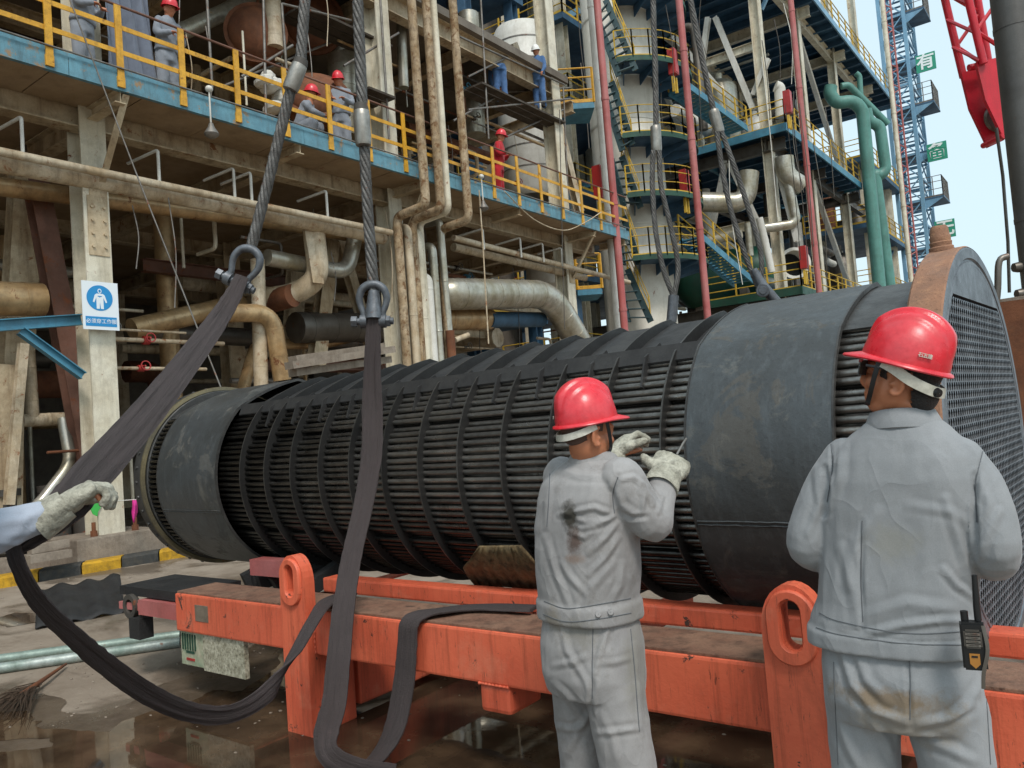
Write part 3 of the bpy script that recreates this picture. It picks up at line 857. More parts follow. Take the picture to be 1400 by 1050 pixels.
# ------------------------------------------------------------------ pipes of the near building
def pipe(path, r, m, name, label, cat='pipe', flanges=(), R=None, n=14, bands=0, group=None):
    path = bend(path, R or r*2.2, 7) if len(path) > 2 else [V(p) for p in path]
    L = sum((b-a).length for a, b in zip(path, path[1:]))
    t = thing(name, label, cat, path[-1] if path[-1].z < path[0].z else path[0], group)
    MB().tube(path, r, n).build('run', m, t, 50)
    if bands:                                    # cladding joints as thin raised bands
        acc = 0; nxt = bands*.5
        for a, b in zip(path, path[1:]):
            l = (b-a).length
            while acc+l > nxt:
                q = a.lerp(b, (nxt-acc)/l); d = (b-a).normalized()
                MB().tube([q-d*.018, q-d*.016, q+d*.016, q+d*.018], [r*1.0, r*1.022, r*1.022, r*1.0], n, False).build('cladding_band', m, t, 50)
                nxt += bands
            acc += l
    for i, fr in flanges:
        a, b = path[i], path[i+1]; d = (b-a).normalized(); q = a.lerp(b, fr)
        MB().tube([q-d*.04, q+d*.04], r*1.5, n).build('flange', m, t, 40)
    return t
rk1 = pipe([P(-40, 199, X=-11.5), P(535, 318, X=-11.5)], .062, M_tan, 'rack_pipe', 'thin beige pipe with small U brackets under the blue deck, upper of the pair')
pipe([P(-40, 218, X=-11.8), P(70, 238, X=-11.8), P(300, 282, X=-11.8), P(525, 327, X=-11.8)], .115, M_tan, 'rack_pipe', 'thicker banded beige and rust pipe just below the thin rack pipe', bands=.9)
pipe([P(-40, 250, X=-12.5), P(350, 300, X=-12.5), P(530, 330, X=-12.5)], .14, M_gold, 'rack_pipe', 'dull gold clad pipe in shadow behind the two rack pipes', bands=1.1)
rk2 = pipe([P(620, 325, X=-11.6), P(860, 386, X=-11.6)], .07, M_tan, 'rack_pipe', 'thin beige pipe under the deck between the right hand columns')
pipe([P(620, 338, X=-12.0), P(800, 380, X=-12.0)], .10, M_tan, 'rack_pipe', 'thick rusty beige pipe under the deck left of the far column', bands=1.0)
for px in (33, 218, 320, 343, 445, 655, 705, 735, 760):
    y = P(px, 250, X=-11.5).y
    MB().tube(bend([(-11.5, y, 5.78), (-11.5, y, 6.28), (-12.2, y-.12, 6.22)], .05, 4), .026, 8).build('bracket', M_white, rk1 if px < 600 else rk2, 60)
# elbows and ducts in the dark bay between the columns
pipe([P(300, 428, X=-12.2), P(372, 428, X=-12.2), P(386, 520, X=-12.2)], .165, M_gold, 'clad_pipe', 'copper coloured elbow pipe turning down behind the bundle', bands=.5, R=.4)
pipe([P(352, 355, X=-12.4), P(358, 560, X=-12.4)], .13, M_tan, 'clad_pipe', 'pale upright pipe beside the copper elbow', bands=.8)
pipe([P(365, 352, X=-12.3), P(475, 373, X=-12.3), P(486, 320, X=-12.3)], .16, M_alu, 'clad_pipe', 'silvery pipe with an upturned elbow left of the rear shackle', bands=.7, R=.35)
pipe([P(404, 448, X=-13.0), P(560, 448, X=-13.0)], .32, M_dkclad, 'clad_duct', 'thick dark grey clad duct low behind the shackle', bands=.6)
pipe([P(310, 610, X=-12.6), P(350, 470, X=-13.5), P(440, 470, X=-13.5), P(620, 430, X=-13.5)], .12, M_gold, 'clad_pipe', 'thin gold clad pipe rising to the right low behind the bundle', bands=.8)
pipe([P(-40, 407, X=-12.6), P(58, 410, X=-12.6)], .25, M_gold, 'clad_duct', 'fat gold clad duct end at the left picture edge', bands=.45)
pipe([P(180, 450, X=-13.4), P(330, 415, X=-13.4)], .19, M_gold, 'clad_duct', 'dull brown duct in the shade right of the safety sign', bands=.5)
t = thing('elbow_duct', 'flat tan elbow duct with torn copper cladding in the bay', 'duct', P(430, 400, X=-12.1))
MB().tube(bend([P(428, 308, X=-12.0), P(436, 380, X=-12.0), P(405, 402, X=-12.4), P(350, 410, X=-13)], .5, 8), .21, 16).build('run', M_tan, t, 50)
MB().prism([P(415, 306, X=-11.85), P(434, 304, X=-11.85), P(443, 388, X=-11.85), P(428, 386, X=-11.85), P(421, 340, X=-11.85)], (-.06, .02, 0)).build('jacket_sheet', M_tan, t)
k = MB().tube([P(400, 404, X=-12.3), P(372, 412, X=-12.8)], .225, 16); k.build('torn_cladding', M_rustp, t, 50)
# upright pipes in front of the second column
up = [(557, 11.72, 'brown stained'), (584, 12.17, 'rough pinkish'), (593, 12.40, 'greyish white'), (617, 13.05, 'far right knobbly')]
for (px, y, w_), mm in zip(up, (M_bark, M_bark, M_cream, M_bark)):
    zj = 6.12 if px != 617 else 6.05
    pts = [V((-10.62, y, 14)), V((-10.62, y, zj)), V((-11.45, y, zj-.05)), V((-11.45, y, 1.2))]
    t = pipe(pts, .095 if px != 593 else .075, mm, 'standpipe', w_+' standpipe passing in front of the deck edge by the second column', 'pipe', R=.16)
for y, m_, w_, z1 in ((11.98, M_tan, 'rust streaked', 5.9), (12.30, M_cream, 'cream', 5.85), (12.52, M_white, 'short pale', 4.9), (12.72, M_alu, 'bright silver', 5.6)):
    pipe([(-12.0, y, z1), (-11.42, y, z1), (-11.42, y, 1.2)], .088, m_, 'standpipe', w_+' upright pipe among the cluster at the second column', 'pipe', R=.16, bands=1.6)
pipe([P(604, 306, X=-11.42)+V((-.5,0,.1)), P(601, 302, X=-11.42), P(614, 455, X=-11.42), P(614, 470, X=-11.42)], .085, M_alu, 'standpipe', 'shiny aluminium downpipe right of the cream pipe cluster', 'pipe', R=.15, bands=1.2)
# big clad pipe with elbow in front of the third column
pipe([P(596, 403, X=-12.6), P(604, 402, X=-11.5), P(752, 402, X=-11.5), P(792, 470, X=-11.5)], .36, M_alu, 'clad_duct', 'large dented aluminium clad duct turning down in front of the third column', bands=.62, R=.8, n=22)
pipe([P(600, 436, X=-12.1), P(668, 436, X=-12.1)], .27, M_gold, 'clad_duct', 'stained gold duct stub below the large dented duct', bands=.6, n=18)
pipe([P(668, 437, X=-12.0), P(740, 437, X=-12.0)], .20, M_dkblue, 'clad_duct', 'dark blue pipe continuing from the stained gold duct stub', n=18)
t = thing('pipe_stub', 'short rusty pipe stub with white tee below the shiny downpipe', 'pipe', P(620, 475, X=-11.3))
MB().tube([P(615, 452, X=-11.3), P(618, 490, X=-11.3)], .10, 14).build('stub', M_rustp, t, 50)
MB().tube([P(622, 465, X=-11.3), P(640, 458, X=-11.3)], .06, 12).build('tee', M_tan, t, 50)
# timber staging behind the bundle
t = thing('staging_planks', 'stack of grey weathered staging planks lying behind the bundle', 'planks', P(470, 480, X=-10.5))
for i, (a, b, zz) in enumerate((((395, 500), (535, 478), 0), ((400, 510), (530, 492), 0), ((400, 492), (520, 474), .06))):
    MB().bar(P(*a, X=-10.4-.12*i), P(*b, X=-10.4-.12*i), .22, .12).build('plank', M_conc, t)

# ------------------------------------------------------------------ things standing on the deck
pipe([P(372, -10, X=-12.6), P(376, 65, X=-12.6)], .16, M_tan, 'vent_pipe', 'pale pipe hanging beside the left rope above the deck', bands=.6)
pipe([P(545, -40, X=-12.4), P(552, 120, X=-12.4)], .12, M_alu, 'vent_pipe', 'bright bluish white pipe right of the cream column above the deck')
pipe([P(640, 20, X=-13.4), P(650, 185, X=-13.4)], .30, M_alu, 'vent_pipe', 'thick pale upright pipe left of the scaffold platform', bands=1.0)
pipe([P(470, 58, X=-13.2), P(474, 190, X=-13.2)], .38, M_alu, 'vent_pipe', 'fat spiral banded grey duct behind the watching worker', bands=.25)
pipe([P(245, 45, X=-13.6), P(300, 20, X=-13.6), P(380, -20, X=-13.6)], .16, M_alu, 'vent_pipe', 'silver flexible duct in the shade behind the railing', bands=.12)
def head_vessel(px, py, X, r, lean, label, m):
    c = P(px, py, X=X)
    t = thing('vessel_cover', label, 'cover', c-V((0,0,r)))
    ax = V((.75, -.55, lean))
    MB().lathe([(r, -.35), (r*1.0, 0), (r*.93, r*.18), (r*.7, r*.34), (r*.35, r*.43), (.001, r*.46)], c, ax, 28).build('dome', m, t, 50)
    MB().lathe([(r*.98,-.06),(r*1.12,-.06),(r*1.12,.04),(r*.98,.04)], c, ax, 28).build('flange', m, t, 40)
head_vessel(428, 30, -13.2, .62, -.2, 'rusty brown vessel dome above the deck between the two ropes', M_rustp)
head_vessel(432, 130, -12.0, .60, .55, 'rusty oval cover plate leaning on the deck between the two ropes', M_rustp)
head_vessel(350, 45, -12.9, .55, 0, 'open rusty flange end with torn lagging behind the railing', M_rustp)
t = thing('lagging_heap', 'heap of torn white lagging on the deck behind the railing', 'lagging', P(385, 130, X=-11.9))
k = MB()
for i in range(9): k.ell(P(372+random.uniform(-14,18), 120+random.uniform(-18,30), X=-11.9), .16+random.random()*.12, .14, .12, 8, 5)
k.build('lagging', M_white, t, 30)
# scaffolding
def scaffold(label, planks, tubes, braces=()):
    t = thing('scaffold', label, 'scaffold', P(planks[0][0][0], planks[0][0][1], X=planks[0][2]))
    for a, b, X in planks:
        pa, pb_ = P(*a, X=X), P(*b, X=X); pb_.z = pa.z = (pa.z+pb_.z)/2
        for q in range(3):
            off = V((-.26*q-.01*q, 0, random.uniform(-.01, .01)))
            MB().bar(pa+off, pb_+off, .24, .05).build('plank', M_plank, t)
    for a, b, X in tubes:
        MB().tube([P(*a, X=X), P(*b, X=X)], .026, 8).build('scaffold_tube', M_scaf, t, 60)
    return t
scaffold('dark scaffold platform with steel tubes carrying the two blue suited workers', [((655, 128), (768, 158), -11.75), ((628, 120), (675, 112), -12.6)],
  [((657, -5), (668, 190), -11.7), ((628, 50), (772, 116), -11.7), ((625, 130), (780, 60+60), -12.6), ((640, 150), (780, 135), -11.7), ((690, 188), (770, 150), -12), ((640, 105), (700, 75), -11.9), ((770, 120), (778, 300), -12.2), ((620, 165), (680, 132), -12.0)])
scaffold('high dark scaffold boards crossing behind the two near ropes', [((412, 62), (528, 18), -12.2), ((500, 132), (535, 126), -11.6)],
  [((360, 0), (364, 175), -11.8), ((385, 5), (392, 100), -11.8), ((283, 0), (290, 120), -11.8), ((520, 0), (532, 190), -11.6), ((330, 105), (400, 62), -11.9), ((385, 5), (480, 28), -11.9), ((470, 90), (545, 45), -11.9), ((300, 120), (520, 30), -12.9)])
# white tank behind the scaffold
t = thing('white_tank', 'white banded tank standing behind the worker in the white helmet', 'tank', P(715, 300, X=-17)*1)
c = P(718, 110, X=-16.5)
k = MB().lathe([(1.0,-4.6),(1.15,-4.4),(1.15,1.6),(1.0,1.9),(.5,2.1),(.001,2.15)], c, (0,0,1), 40).build('shell', M_white, t, 40)
for i in range(7): MB().lathe([(1.155,-.02),(1.17,-.02),(1.17,.02),(1.155,.02)], c+V((0,0,-3.6+.8*i)), (0,0,1), 40).build('hoop', M_scaf, t, 40)
# small white tank and valves below the deck by the third column
t = thing('white_drum', 'white capped drum under the deck left of the third column', 'drum', P(745, 400, X=-14))
c = P(748, 372, X=-14)
MB().lathe([(.001,-.5),(.6,-.45),(.68,-.3),(.68,.35),(.55,.55),(.001,.65)], c, (0,0,1), 28).build('shell', M_white, t, 40)
MB().lathe([(.2,.0),(.2,.2),(.28,.2),(.28,.26),(.001,.26)], c+V((.45,.35,0)), (.8,.6,0), 18).build('nozzle', M_white, t, 40)
# dim interior: tangle of pipes, vessels and pumps in the shade of the decks
ip = thing('interior_piping', 'dim tangle of pipes and equipment inside the shaded plant bays', 'piping', (-17, 8, 0))
rnd = random.Random(11)
for i in range(95):
    lev = rnd.choice((0, 0, 0, 1, 1))
    x = rnd.uniform(-25, -13.4); y = rnd.uniform(-6, 19.5)
    z = rnd.uniform(.8, 6.1) if lev == 0 else rnd.uniform(7.4, 10.8)
    r = rnd.choice((.05, .08, .12, .2, .3)); L = rnd.uniform(1.5, 6)
    mm = rnd.choice((M_gold, M_tan, M_alu, M_dkclad, M_rustp, M_beige, M_dkclad))
    kk = rnd.random()
    if kk < .4: pts = [(x, y, z), (x, y+L, z)]
    elif kk < .6: pts = [(x, y, z), (x-L*.5, y, z)]
    elif kk < .8: pts = [(x, y, 0 if lev == 0 else 7), (x, y, 6.4 if lev == 0 else 11)]
    else: pts = bend([(x, y, z), (x, y+L*.5, z), (x, y+L*.5, max(.3, z-2) if lev == 0 else z+1.5)], r*2.5, 5)
    MB().tube(pts, r, 10).build('pipe', mm, ip, 50)
for i in range(26):
    x = rnd.uniform(-20, -13.2); y = rnd.uniform(-5, 19)
    z0 = 0 if rnd.random() < .65 else 7.0
    h = rnd.uniform(.6, 1.6); r = rnd.uniform(.25, .6)
    k = MB().lathe([(r*.6,0),(r*.6,.15),(r,.2),(r,h),(r*.7,h+.15),(.1,h+.25),(.1,h+.5),(.001,h+.5)], (x, y, z0), (0,0,1), 16)
    k.box((x-r, y-r*.7, z0), (x+r, y+r*.7, z0+.12))
    k.build('equipment', rnd.choice((M_dark, M_dkclad, M_dark, M_rustp, M_dkgreen)), ip, 40)
for i in range(12):
    y = rnd.uniform(-5, 18); z = rnd.choice((3.2, 4.4, 5.2)); x = rnd.uniform(-17, -13.3)
    MB().hbeam((x, y, z), (x, y+rnd.uniform(2, 6), z), .2, .25, .015, .01).build('support_beam', rnd.choice((M_beige, M_brownp)), ip)
# small bore lines, valves and flanges just inside the front columns
rnd2 = random.Random(23)
for i in range(90):
    up_ = rnd2.random() < .4
    x = rnd2.uniform(-14.4, -12.35); y = rnd2.uniform(2.5, 19.5); z = rnd2.uniform(7.3, 10.6) if up_ else rnd2.uniform(.6, 6.0)
    r = rnd2.choice((.022, .03, .04, .055)); L = rnd2.uniform(.8, 3.2); kk = rnd2.random()
    if kk < .45: pts = [(x, y, z), (x, y+L, z)]
    elif kk < .75: pts = [(x, y, z), (x, y, z+min(L, 1.6))]
    else: pts = bend([(x, y, z), (x, y+L*.4, z), (x, y+L*.4, z-.6), (x-.6, y+L*.4, z-.6)], r*3, 4)
    MB().tube(pts, r, 8).build('small_pipe', rnd2.choice((M_tan, M_alu, M_gold, M_cream, M_scaf, M_rustp)), ip, 50)
    if i % 3 == 0:
        a_, b_ = V(pts[0]), V(pts[1]); d_ = (b_-a_).normalized(); q = a_.lerp(b_, .5)
        k = MB().tube([q-d_*.05, q-d_*.03, q+d_*.03, q+d_*.05], [r*1.9]*4, 10)
        k.tube([q, q+V((.16, 0, .03))], r*.5, 6)
        k.lathe([(.07,-.01),(.085,-.01),(.085,.01),(.07,.01),(.07,-.01)], q+V((.17, 0, .03)), (1, 0, .15), 14)
        k.build('valve', rnd2.choice((M_rustp, M_dkclad, M_blue, M_red)), ip, 40)
for i in range(16):
    y = rnd2.uniform(4, 19.5); x = rnd2.uniform(-12.6, -11.3); z1 = rnd2.uniform(8.5, 11) if i % 2 else rnd2.uniform(5, 6.4)
    L = rnd2.uniform(.8, 2.5)
    MB().tube(spline([(x, y, z1), (x+.03, y+.06, z1-L*.5), (x-.02, y+.02, z1-L)], 5), .010, 5).build('drop_cable', rnd2.choice((M_dark, M_tan, M_scaf)), ip, 60)
# pump set near the column foot
t = thing('pump_set', 'dark pump and valve set in the shade left of the near column foot', 'pump', P(60, 700, X=-12.9))
b0 = P(62, 668, X=-12.9); b0.z = 0
for dy in (-.5, .05, .6):
    MB().lathe([(.22,.25),(.28,.3),(.28,.75),(.2,.8),(.1,.82),(.1,1.1),(.16,1.1),(.16,1.2),(.001,1.2)], b0+V((0,dy,0)), (0,0,1), 14).build('motor', M_dark, t, 40)
MB().box((b0.x-.5, b0.y-1, 0), (b0.x+.5, b0.y+1, .25)).build('base_frame', M_conc, t)
k = MB().tube(bend([b0+V((.2,-.9,.5)), b0+V((.2,-.2,.9)), b0+V((.2,.3,1.5)), b0+V((0,.3,2.2))], .2, 5), .09, 10); k.build('suction_pipe', M_alu, t, 50)
pipe([P(30, 575, X=-13), P(95, 572, X=-13)], .10, M_tan, 'clad_pipe', 'pale banded pipe behind the near column above the pumps', bands=.25)
pipe([P(38, 480, X=-13), P(44, 570, X=-13)], .10, M_tan, 'clad_pipe', 'short pale upright pipe left of the near column', bands=.5)

# ------------------------------------------------------------------ striped kerb
kb = thing('striped_kerb', 'kerb painted in yellow and black stripes at the column foot', 'kerb', (-11.4, 5, 0))
M_ky = mat('kerb_yellow', '#c99a1e', '#a87f18', dirt=.6, dirtcol='#3d3322', rough=.8, scale=6, bump=.5)
M_kb = mat('kerb_black', '#3a3b3a', '#2c2d2c', dirt=.5, dirtcol='#5d5344', rough=.8, scale=6, bump=.5)
kp0, kp1 = V((-11.55, 3.0, 0)), V((-10.95, 7.6, 0))
for i in range(9):
    a, b = kp0.lerp(kp1, i/9+.002), kp0.lerp(kp1, (i+1)/9-.002)
    sk = .16
    pts = [(0,0),(.30,0),(.30,.10),(.25,.15),(.05,.15),(0,.12)]
    d, s, u = frame(kp1-kp0)
    k = MB().quadstrip([[o-s*x+V((0,0,z))+d*(sk*(x/.3)) for x, z in pts] for o in (a, b)])
    k.build('kerb_block', M_ky if i % 2 == 0 else M_kb, kb)

# ------------------------------------------------------------------ safety sign
XS = -11.66
sg = thing('safety_sign', 'white and blue mandatory workwear sign on the beige column', 'sign', P(138, 450, X=XS))
M_sw = plain('sign_white', '#dfe6ea', .35); M_sb = plain('sign_blue', '#1d87c4', .35)
c00, c10, c11, c01 = P(111, 384, X=XS), P(160, 387, X=XS), P(163, 453, X=XS), P(113, 449, X=XS)
ctr = (c00+c10+c11+c01)/4
ex = ((c10-c00)+(c11-c01)).normalized(); ez = V((0, 0, 1)); ex.z = 0; ex.normalize(); en = ex.cross(ez)*-1
if en.x < 0: en = -en
W_, H_ = ((c10-c00).length+(c11-c01).length)/2, ((c00-c01).length+(c10-c11).length)/2
def sp(u, v, o=0): return ctr+ex*(u*W_)+ez*(v*H_)+en*o
tilt = Matrix.Rotation(-.02, 4, en)
def spr(u, v, o=0):
    return sp(u, v, o)
MB().prism([spr(-.5,-.5), spr(.5,-.5), spr(.5,.5), spr(-.5,.5)], en*.012).build('board', M_sw, sg)
rr = .36*W_; cc = sp(-.02, .16)
MB().prism([cc+ex*(rr*cos(a*pi/20))+ez*(rr*sin(a*pi/20))+en*.013 for a in range(40)], en*.003).build('disc', M_sb, sg)
def figp(u, v): return cc+ex*(u*rr)+ez*(v*rr)+en*.0165
k = MB()
k.prism([figp(x, y) for x, y in ((-.25,.33),(.25,.33),(.38,.22),(.55,-.32),(.44,-.38),(.27,.02),(.27,-.86),(.05,-.86),(.0,-.3),(-.05,-.86),(-.27,-.86),(-.27,.02),(-.44,-.38),(-.55,-.32),(-.38,.22))], en*.002)
k.prism([figp(.15*cos(a*pi/8), .54+.19*sin(a*pi/8)) for a in range(16)], en*.002)
k.build('workwear_figure', M_sw, sg)
k = MB()
k.prism([figp(.09*cos(a*pi/8), .54+.12*sin(a*pi/8))+en*.0015 for a in range(16)], en*.0015)
k.prism([figp(x, y)+en*.0015 for x, y in ((-.16,.16),(.16,.16),(.16,.10),(.03,.08),(0,-.02),(-.03,.08),(-.16,.10))], en*.0015)
k.build('figure_detail', M_sb, sg)
MB().prism([sp(-.43,-.43,.013), sp(.43,-.43,.013), sp(.43,-.23,.013), sp(-.43,-.23,.013)], en*.002).build('text_band', M_sb, sg)
def text_obj(body, name, mtl, parent, origin, ux, uz, size, depth=.002, center=True, bold=.014):
    cu = bpy.data.curves.new('txt', 'FONT'); cu.body = body; cu.size = 1; cu.extrude = depth/size; cu.offset = bold
    if center: cu.align_x = 'CENTER'; cu.align_y = 'CENTER'
    o = bpy.data.objects.new('txt', cu); COL.objects.link(o)
    bpy.context.view_layer.update()
    dg = bpy.context.evaluated_depsgraph_get()
    me = bpy.data.meshes.new_from_object(o.evaluated_get(dg))
    bpy.data.objects.remove(o); bpy.data.curves.remove(cu)
    n = V(ux).cross(V(uz)).normalized()
    # text lies in the ux/uz plane, front towards ux x uz
    for v in me.vertices:
        x, y, z = v.co
        v.co = V(origin)+V(ux)*(x*size)+V(uz)*(y*size)+n*(z*size)
    me.materials.clear(); me.materials.append(mtl)
    return link(name, me, parent)
text_obj('必须穿工作服', 'lettering', M_sw, sg, sp(0, -.33, .0165), ex if ex.cross(ez).dot(en) > 0 else -ex, ez, W_*.142, bold=.004)

# stay wires
for a, b, lab in (((P(88, -20, X=-10.7)), P(302, 530, X=-8.6), 'thin grey stay wire slanting down across the dark bay'),):
    w_ = tag(MB().tube([a, (a+b)/2+V((0,0,-.05)), b], .010, 6).build('stay_wire', M_scaf, None, 60), lab, 'wire')
w_ = tag(MB().tube([P(655, 260, X=-10.8), P(660, 330, X=-10.8), P(668, 470, X=-10.8)], .016, 6).build('hanging_rope', M_tan, None, 60), 'thin pale rope hanging below the deck by the pendant lamp', 'rope')
w_ = tag(MB().tube(spline([P(690, 262, X=-10.8), P(730, 300, X=-10.8), P(770, 315, X=-10.8), P(800, 304, X=-10.8), P(822, 290, X=-10.8)], 6), .014, 6).build('hanging_cable', M_tan, None, 60), 'sagging pale cable looped under the deck edge by the third column', 'cable')
w_ = tag(MB().tube([P(765, 150, X=-10.8), P(768, 300, X=-10.8), P(772, 450, X=-10.8)], .012, 6).build('hanging_cable', M_dark, None, 60), 'thin dark cable hanging straight down in front of the third column', 'cable')
# ================================================================== far blue decked process frame
def rail_run(mb, pts, h=1.1, post=1.6, r=.03, mids=(.37, .73)):
    """posts and rails following a 3-D polyline"""
    for a, b in zip(pts, pts[1:]):
        a, b = V(a), V(b); L = (b-a).length; n = max(1, int(round(L/post)))
        for i in range(n+1):
            q = a.lerp(b, i/n); mb.bar(q, q+V((0,0,h)), r*2, r*2, up=V((1,0,0)))
        for m_ in (*mids, 1.0):
            mb.tube([a+V((0,0,h*m_)), b+V((0,0,h*m_))], r*.85, 5)
        mb.bar(a+V((0,0,.06)), b+V((0,0,.06)), .015, .12)
ff = thing('blue_deck_frame', 'cream column plant frame with ribbed dark blue decks behind the bundle', 'plant frame', (-13, 40, 0))
XD = -10.5
Z3, Z2, Z1 = 6.75, 14.15, 22.9
gx = [-11.6, -17.5, -24]
gy = [36.6, 43, 50, 57]
for x in gx:
    for y in gy:
        MB().hbeam((x, y, 0), (x, y, 30), .46, .44, .035, .025, up=V((1,0,0))).build('column', M_cream, ff)
def ribdeck(x0, x1, y0, y1, z, rib=1.0, fasc=M_blue, name='deck'):
    d = MB().box((x0+.06, y0+.06, z-.06), (x1-.06, y1-.06, z)).build(name, M_dkblue, ff)
    k = MB(); n = int((y1-y0)/rib)
    for i in range(1, n):
        y = y0+(y1-y0)*i/n
        k.hbeam((x0+.08, y, z-.24), (x1-.08, y, z-.24), .16, .34, .02, .014)
    tag(k.build('deck_ribs', M_dkblue, d), kind='stuff')
    for a, b in (((x1, y0), (x1, y1)), ((x0, y0), (x1, y0)), ((x0, y1), (x1, y1)), ((x0, y0), (x0, y1))):
        MB().bar((a[0], a[1], z-.12), (b[0], b[1], z-.12), .08, .36).build('edge_channel', fasc, d)
    return d
d1 = ribdeck(-25, XD, 35, 63, Z1, 1.25, M_tower)
d2 = ribdeck(-15.2, XD, 35.8, 49.5, Z2, 1.1)
d2b = ribdeck(-25, -15.3, 36, 60, Z2, 1.3)
d3 = ribdeck(-15.1, XD, 35.9, 50, Z3, 1.1, M_dkgreen)
for z in (Z1-.62, Z2-.55, Z3-.5):
    for x in gx: MB().hbeam((x, 36.2, z), (x, 60 if z > 20 else 55, z), .3, .6, .03, .02).build('girder', M_cream if z > 20 else M_dkclad, ff)
    for y in gy: MB().hbeam((-24.5, y+.01, z-.02), (XD-.3, y+.01, z-.02), .28, .55, .03, .02).build('girder', M_cream if z > 20 else M_dkclad, ff)
# bracing in the column row and in the end bay
def yb(px, py): return P(px, py, Y=36.6)
for a, b in ((yb(968, 24), yb(958, 100)), (yb(978, 24), yb(1030, 150)), (yb(992, 220), yb(970, 330)), (yb(997, 222), yb(1048, 330)), (yb(1050, 80), yb(1030, 130)), (yb(905, 30), yb(990, 130)), (yb(1060, 215), yb(1090, 330)),
             ((-11.6, 36.8, 6), (-11.6, 42.8, .4)), ((-11.6, 43.2, 21.5), (-11.6, 49.8, 15)), ((-11.6, 43.2, 13.5), (-11.6, 49.8, 7.4)), ((-17.5, 36.8, 13), (-17.5, 42.8, 7)), ((-17.5, 36.8, 21), (-17.5, 42.8, 14.6))):
    MB().hbeam(a, b, .24, .22, .02, .014, up=V((0, 1, 0))).build('brace', M_white, ff)
for z in (18.6, 10.2):
    MB().hbeam((-25, 36.9, z), (XD-1.4, 36.9, z), .25, .4, .02, .014).build('girder', M_cream, ff)
for y in (34.5, 36.5): MB().hbeam((XD-.1, y+1.4, Z1-.45), (XD-1.2, y+1.4, Z1-2.2), .16, .16).build('knee_strut', M_tower, ff)
# railings on the decks, one per deck side
for pts, lab in ((([(XD, 33.2, Z1), (XD, 62.8, Z1)]), 'yellow railing along the topmost blue deck'),
                 (([(-15, 35.85, Z2), (XD, 35.85, Z2), (XD, 49.3, Z2)]), 'yellow railing round the corner of the middle blue deck'),
                 (([(-15, 35.95, Z3), (XD, 35.95, Z3), (XD, 49.8, Z3)]), 'yellow railing round the lowest blue deck just above the bundle')):
    t = thing('deck_guard', lab, 'railing', pts[0])
    k = MB(); rail_run(k, pts, 1.15, 1.5, .032); k.build('guard_rails', M_yellowp, t)
# equipment between the decks
fe = thing('frame_piping', 'pipes, vessels and exchangers seen between the blue decks', 'piping', (-14, 42, 0))
rnd = random.Random(5)
for i in range(70):
    lev = rnd.choice((0.4, Z3, Z2, Z3, Z2, Z1))
    x = rnd.uniform(-23, -11.8); y = rnd.uniform(33.5, 55); z = lev+rnd.uniform(.6, 6.2)
    r = rnd.choice((.08, .12, .2, .3)); L = rnd.uniform(2, 7)
    kk = rnd.random()
    pts = [(x, y, z), (x, y+L, z)] if kk < .35 else [(x, y, z), (x-L*.7, y, z)] if kk < .6 else bend([(x, y, lev+.1), (x, y, z), (x-1.2, y, z), (x-1.2, y, lev+6.5)], r*2.5, 5)
    MB().tube(pts, r, 9).build('pipe', rnd.choice((M_tan, M_alu, M_cream, M_dkclad, M_dkclad, M_white)), fe, 50)
for i in range(18):
    x = rnd.uniform(-22, -12.4); y = rnd.uniform(37, 55); lev = rnd.choice((Z3, Z2, 0, Z1)); r = rnd.uniform(.5, 1.1); h = rnd.uniform(1.6, 4)
    MB().lathe([(r*.5,0),(r*.5,.4),(r*.8,.5),(r,.8),(r,h),(r*.8,h+.3),(.2,h+.5),(.2,h+.8),(.001,h+.8)], (x, y, lev), (0,0,1), 18).build('vessel', rnd.choice((M_white, M_alu, M_cream, M_dkclad, M_rustp)), fe, 40)
# pipes that stand out in front of the frame
pipe([P(955, 276, d=36), P(1020, 278, d=36), P(1024, 235, d=36)], .45, M_alu, 'clad_duct', 'silver horizontal duct with upturned end under the middle blue deck', R=1.0, bands=1.5)
pipe([P(1072, 215, d=36), P(1074, 240, d=36), P(1098, 255, d=36)], .42, M_alu, 'clad_duct', 'grey elbow duct below the corner of the middle blue deck', R=1.0, bands=1.0)
pipe([P(1078, 250, d=36), P(1082, 270, d=36), P(1088, 300, d=36), P(1082, 307, d=36), P(1045, 312, d=36)], .22, M_alu, 'clad_duct', 'thin silver S bend pipe under the middle blue deck', R=.6, bands=1.0)
pipe([P(1060, 118, d=37), P(1066, 120, d=37), P(1068, 160, d=37)], .26, M_white, 'clad_duct', 'white gooseneck pipe standing on the middle blue deck', R=.6)
pipe([P(1038, 298, d=35), P(1046, 330, d=35), P(1055, 372, d=35)], .16, M_white, 'vent_pipe', 'slim white pipe leaning beside the wire ropes')
pipe([P(1022, 305, d=35), P(1026, 350, d=35)], .15, M_alu, 'vent_pipe', 'slim chrome pipe behind the double wire rope')
t = thing('manway', 'open round manway with dark bore on the lowest deck', 'manway', P(1083, 372, d=36))
c = P(1083, 362, d=37)
MB().lathe([(.62,-.6),(.62,.3),(.74,.3),(.74,.4),(.6,.4),(.6,-.5)], c, (.6,-.8,0), 24).build('neck', M_white, t, 40)
MB().lathe([(.001,-.4),(.6,-.4)], c, (.6,-.8,0), 24).build('bore', M_hole, t)
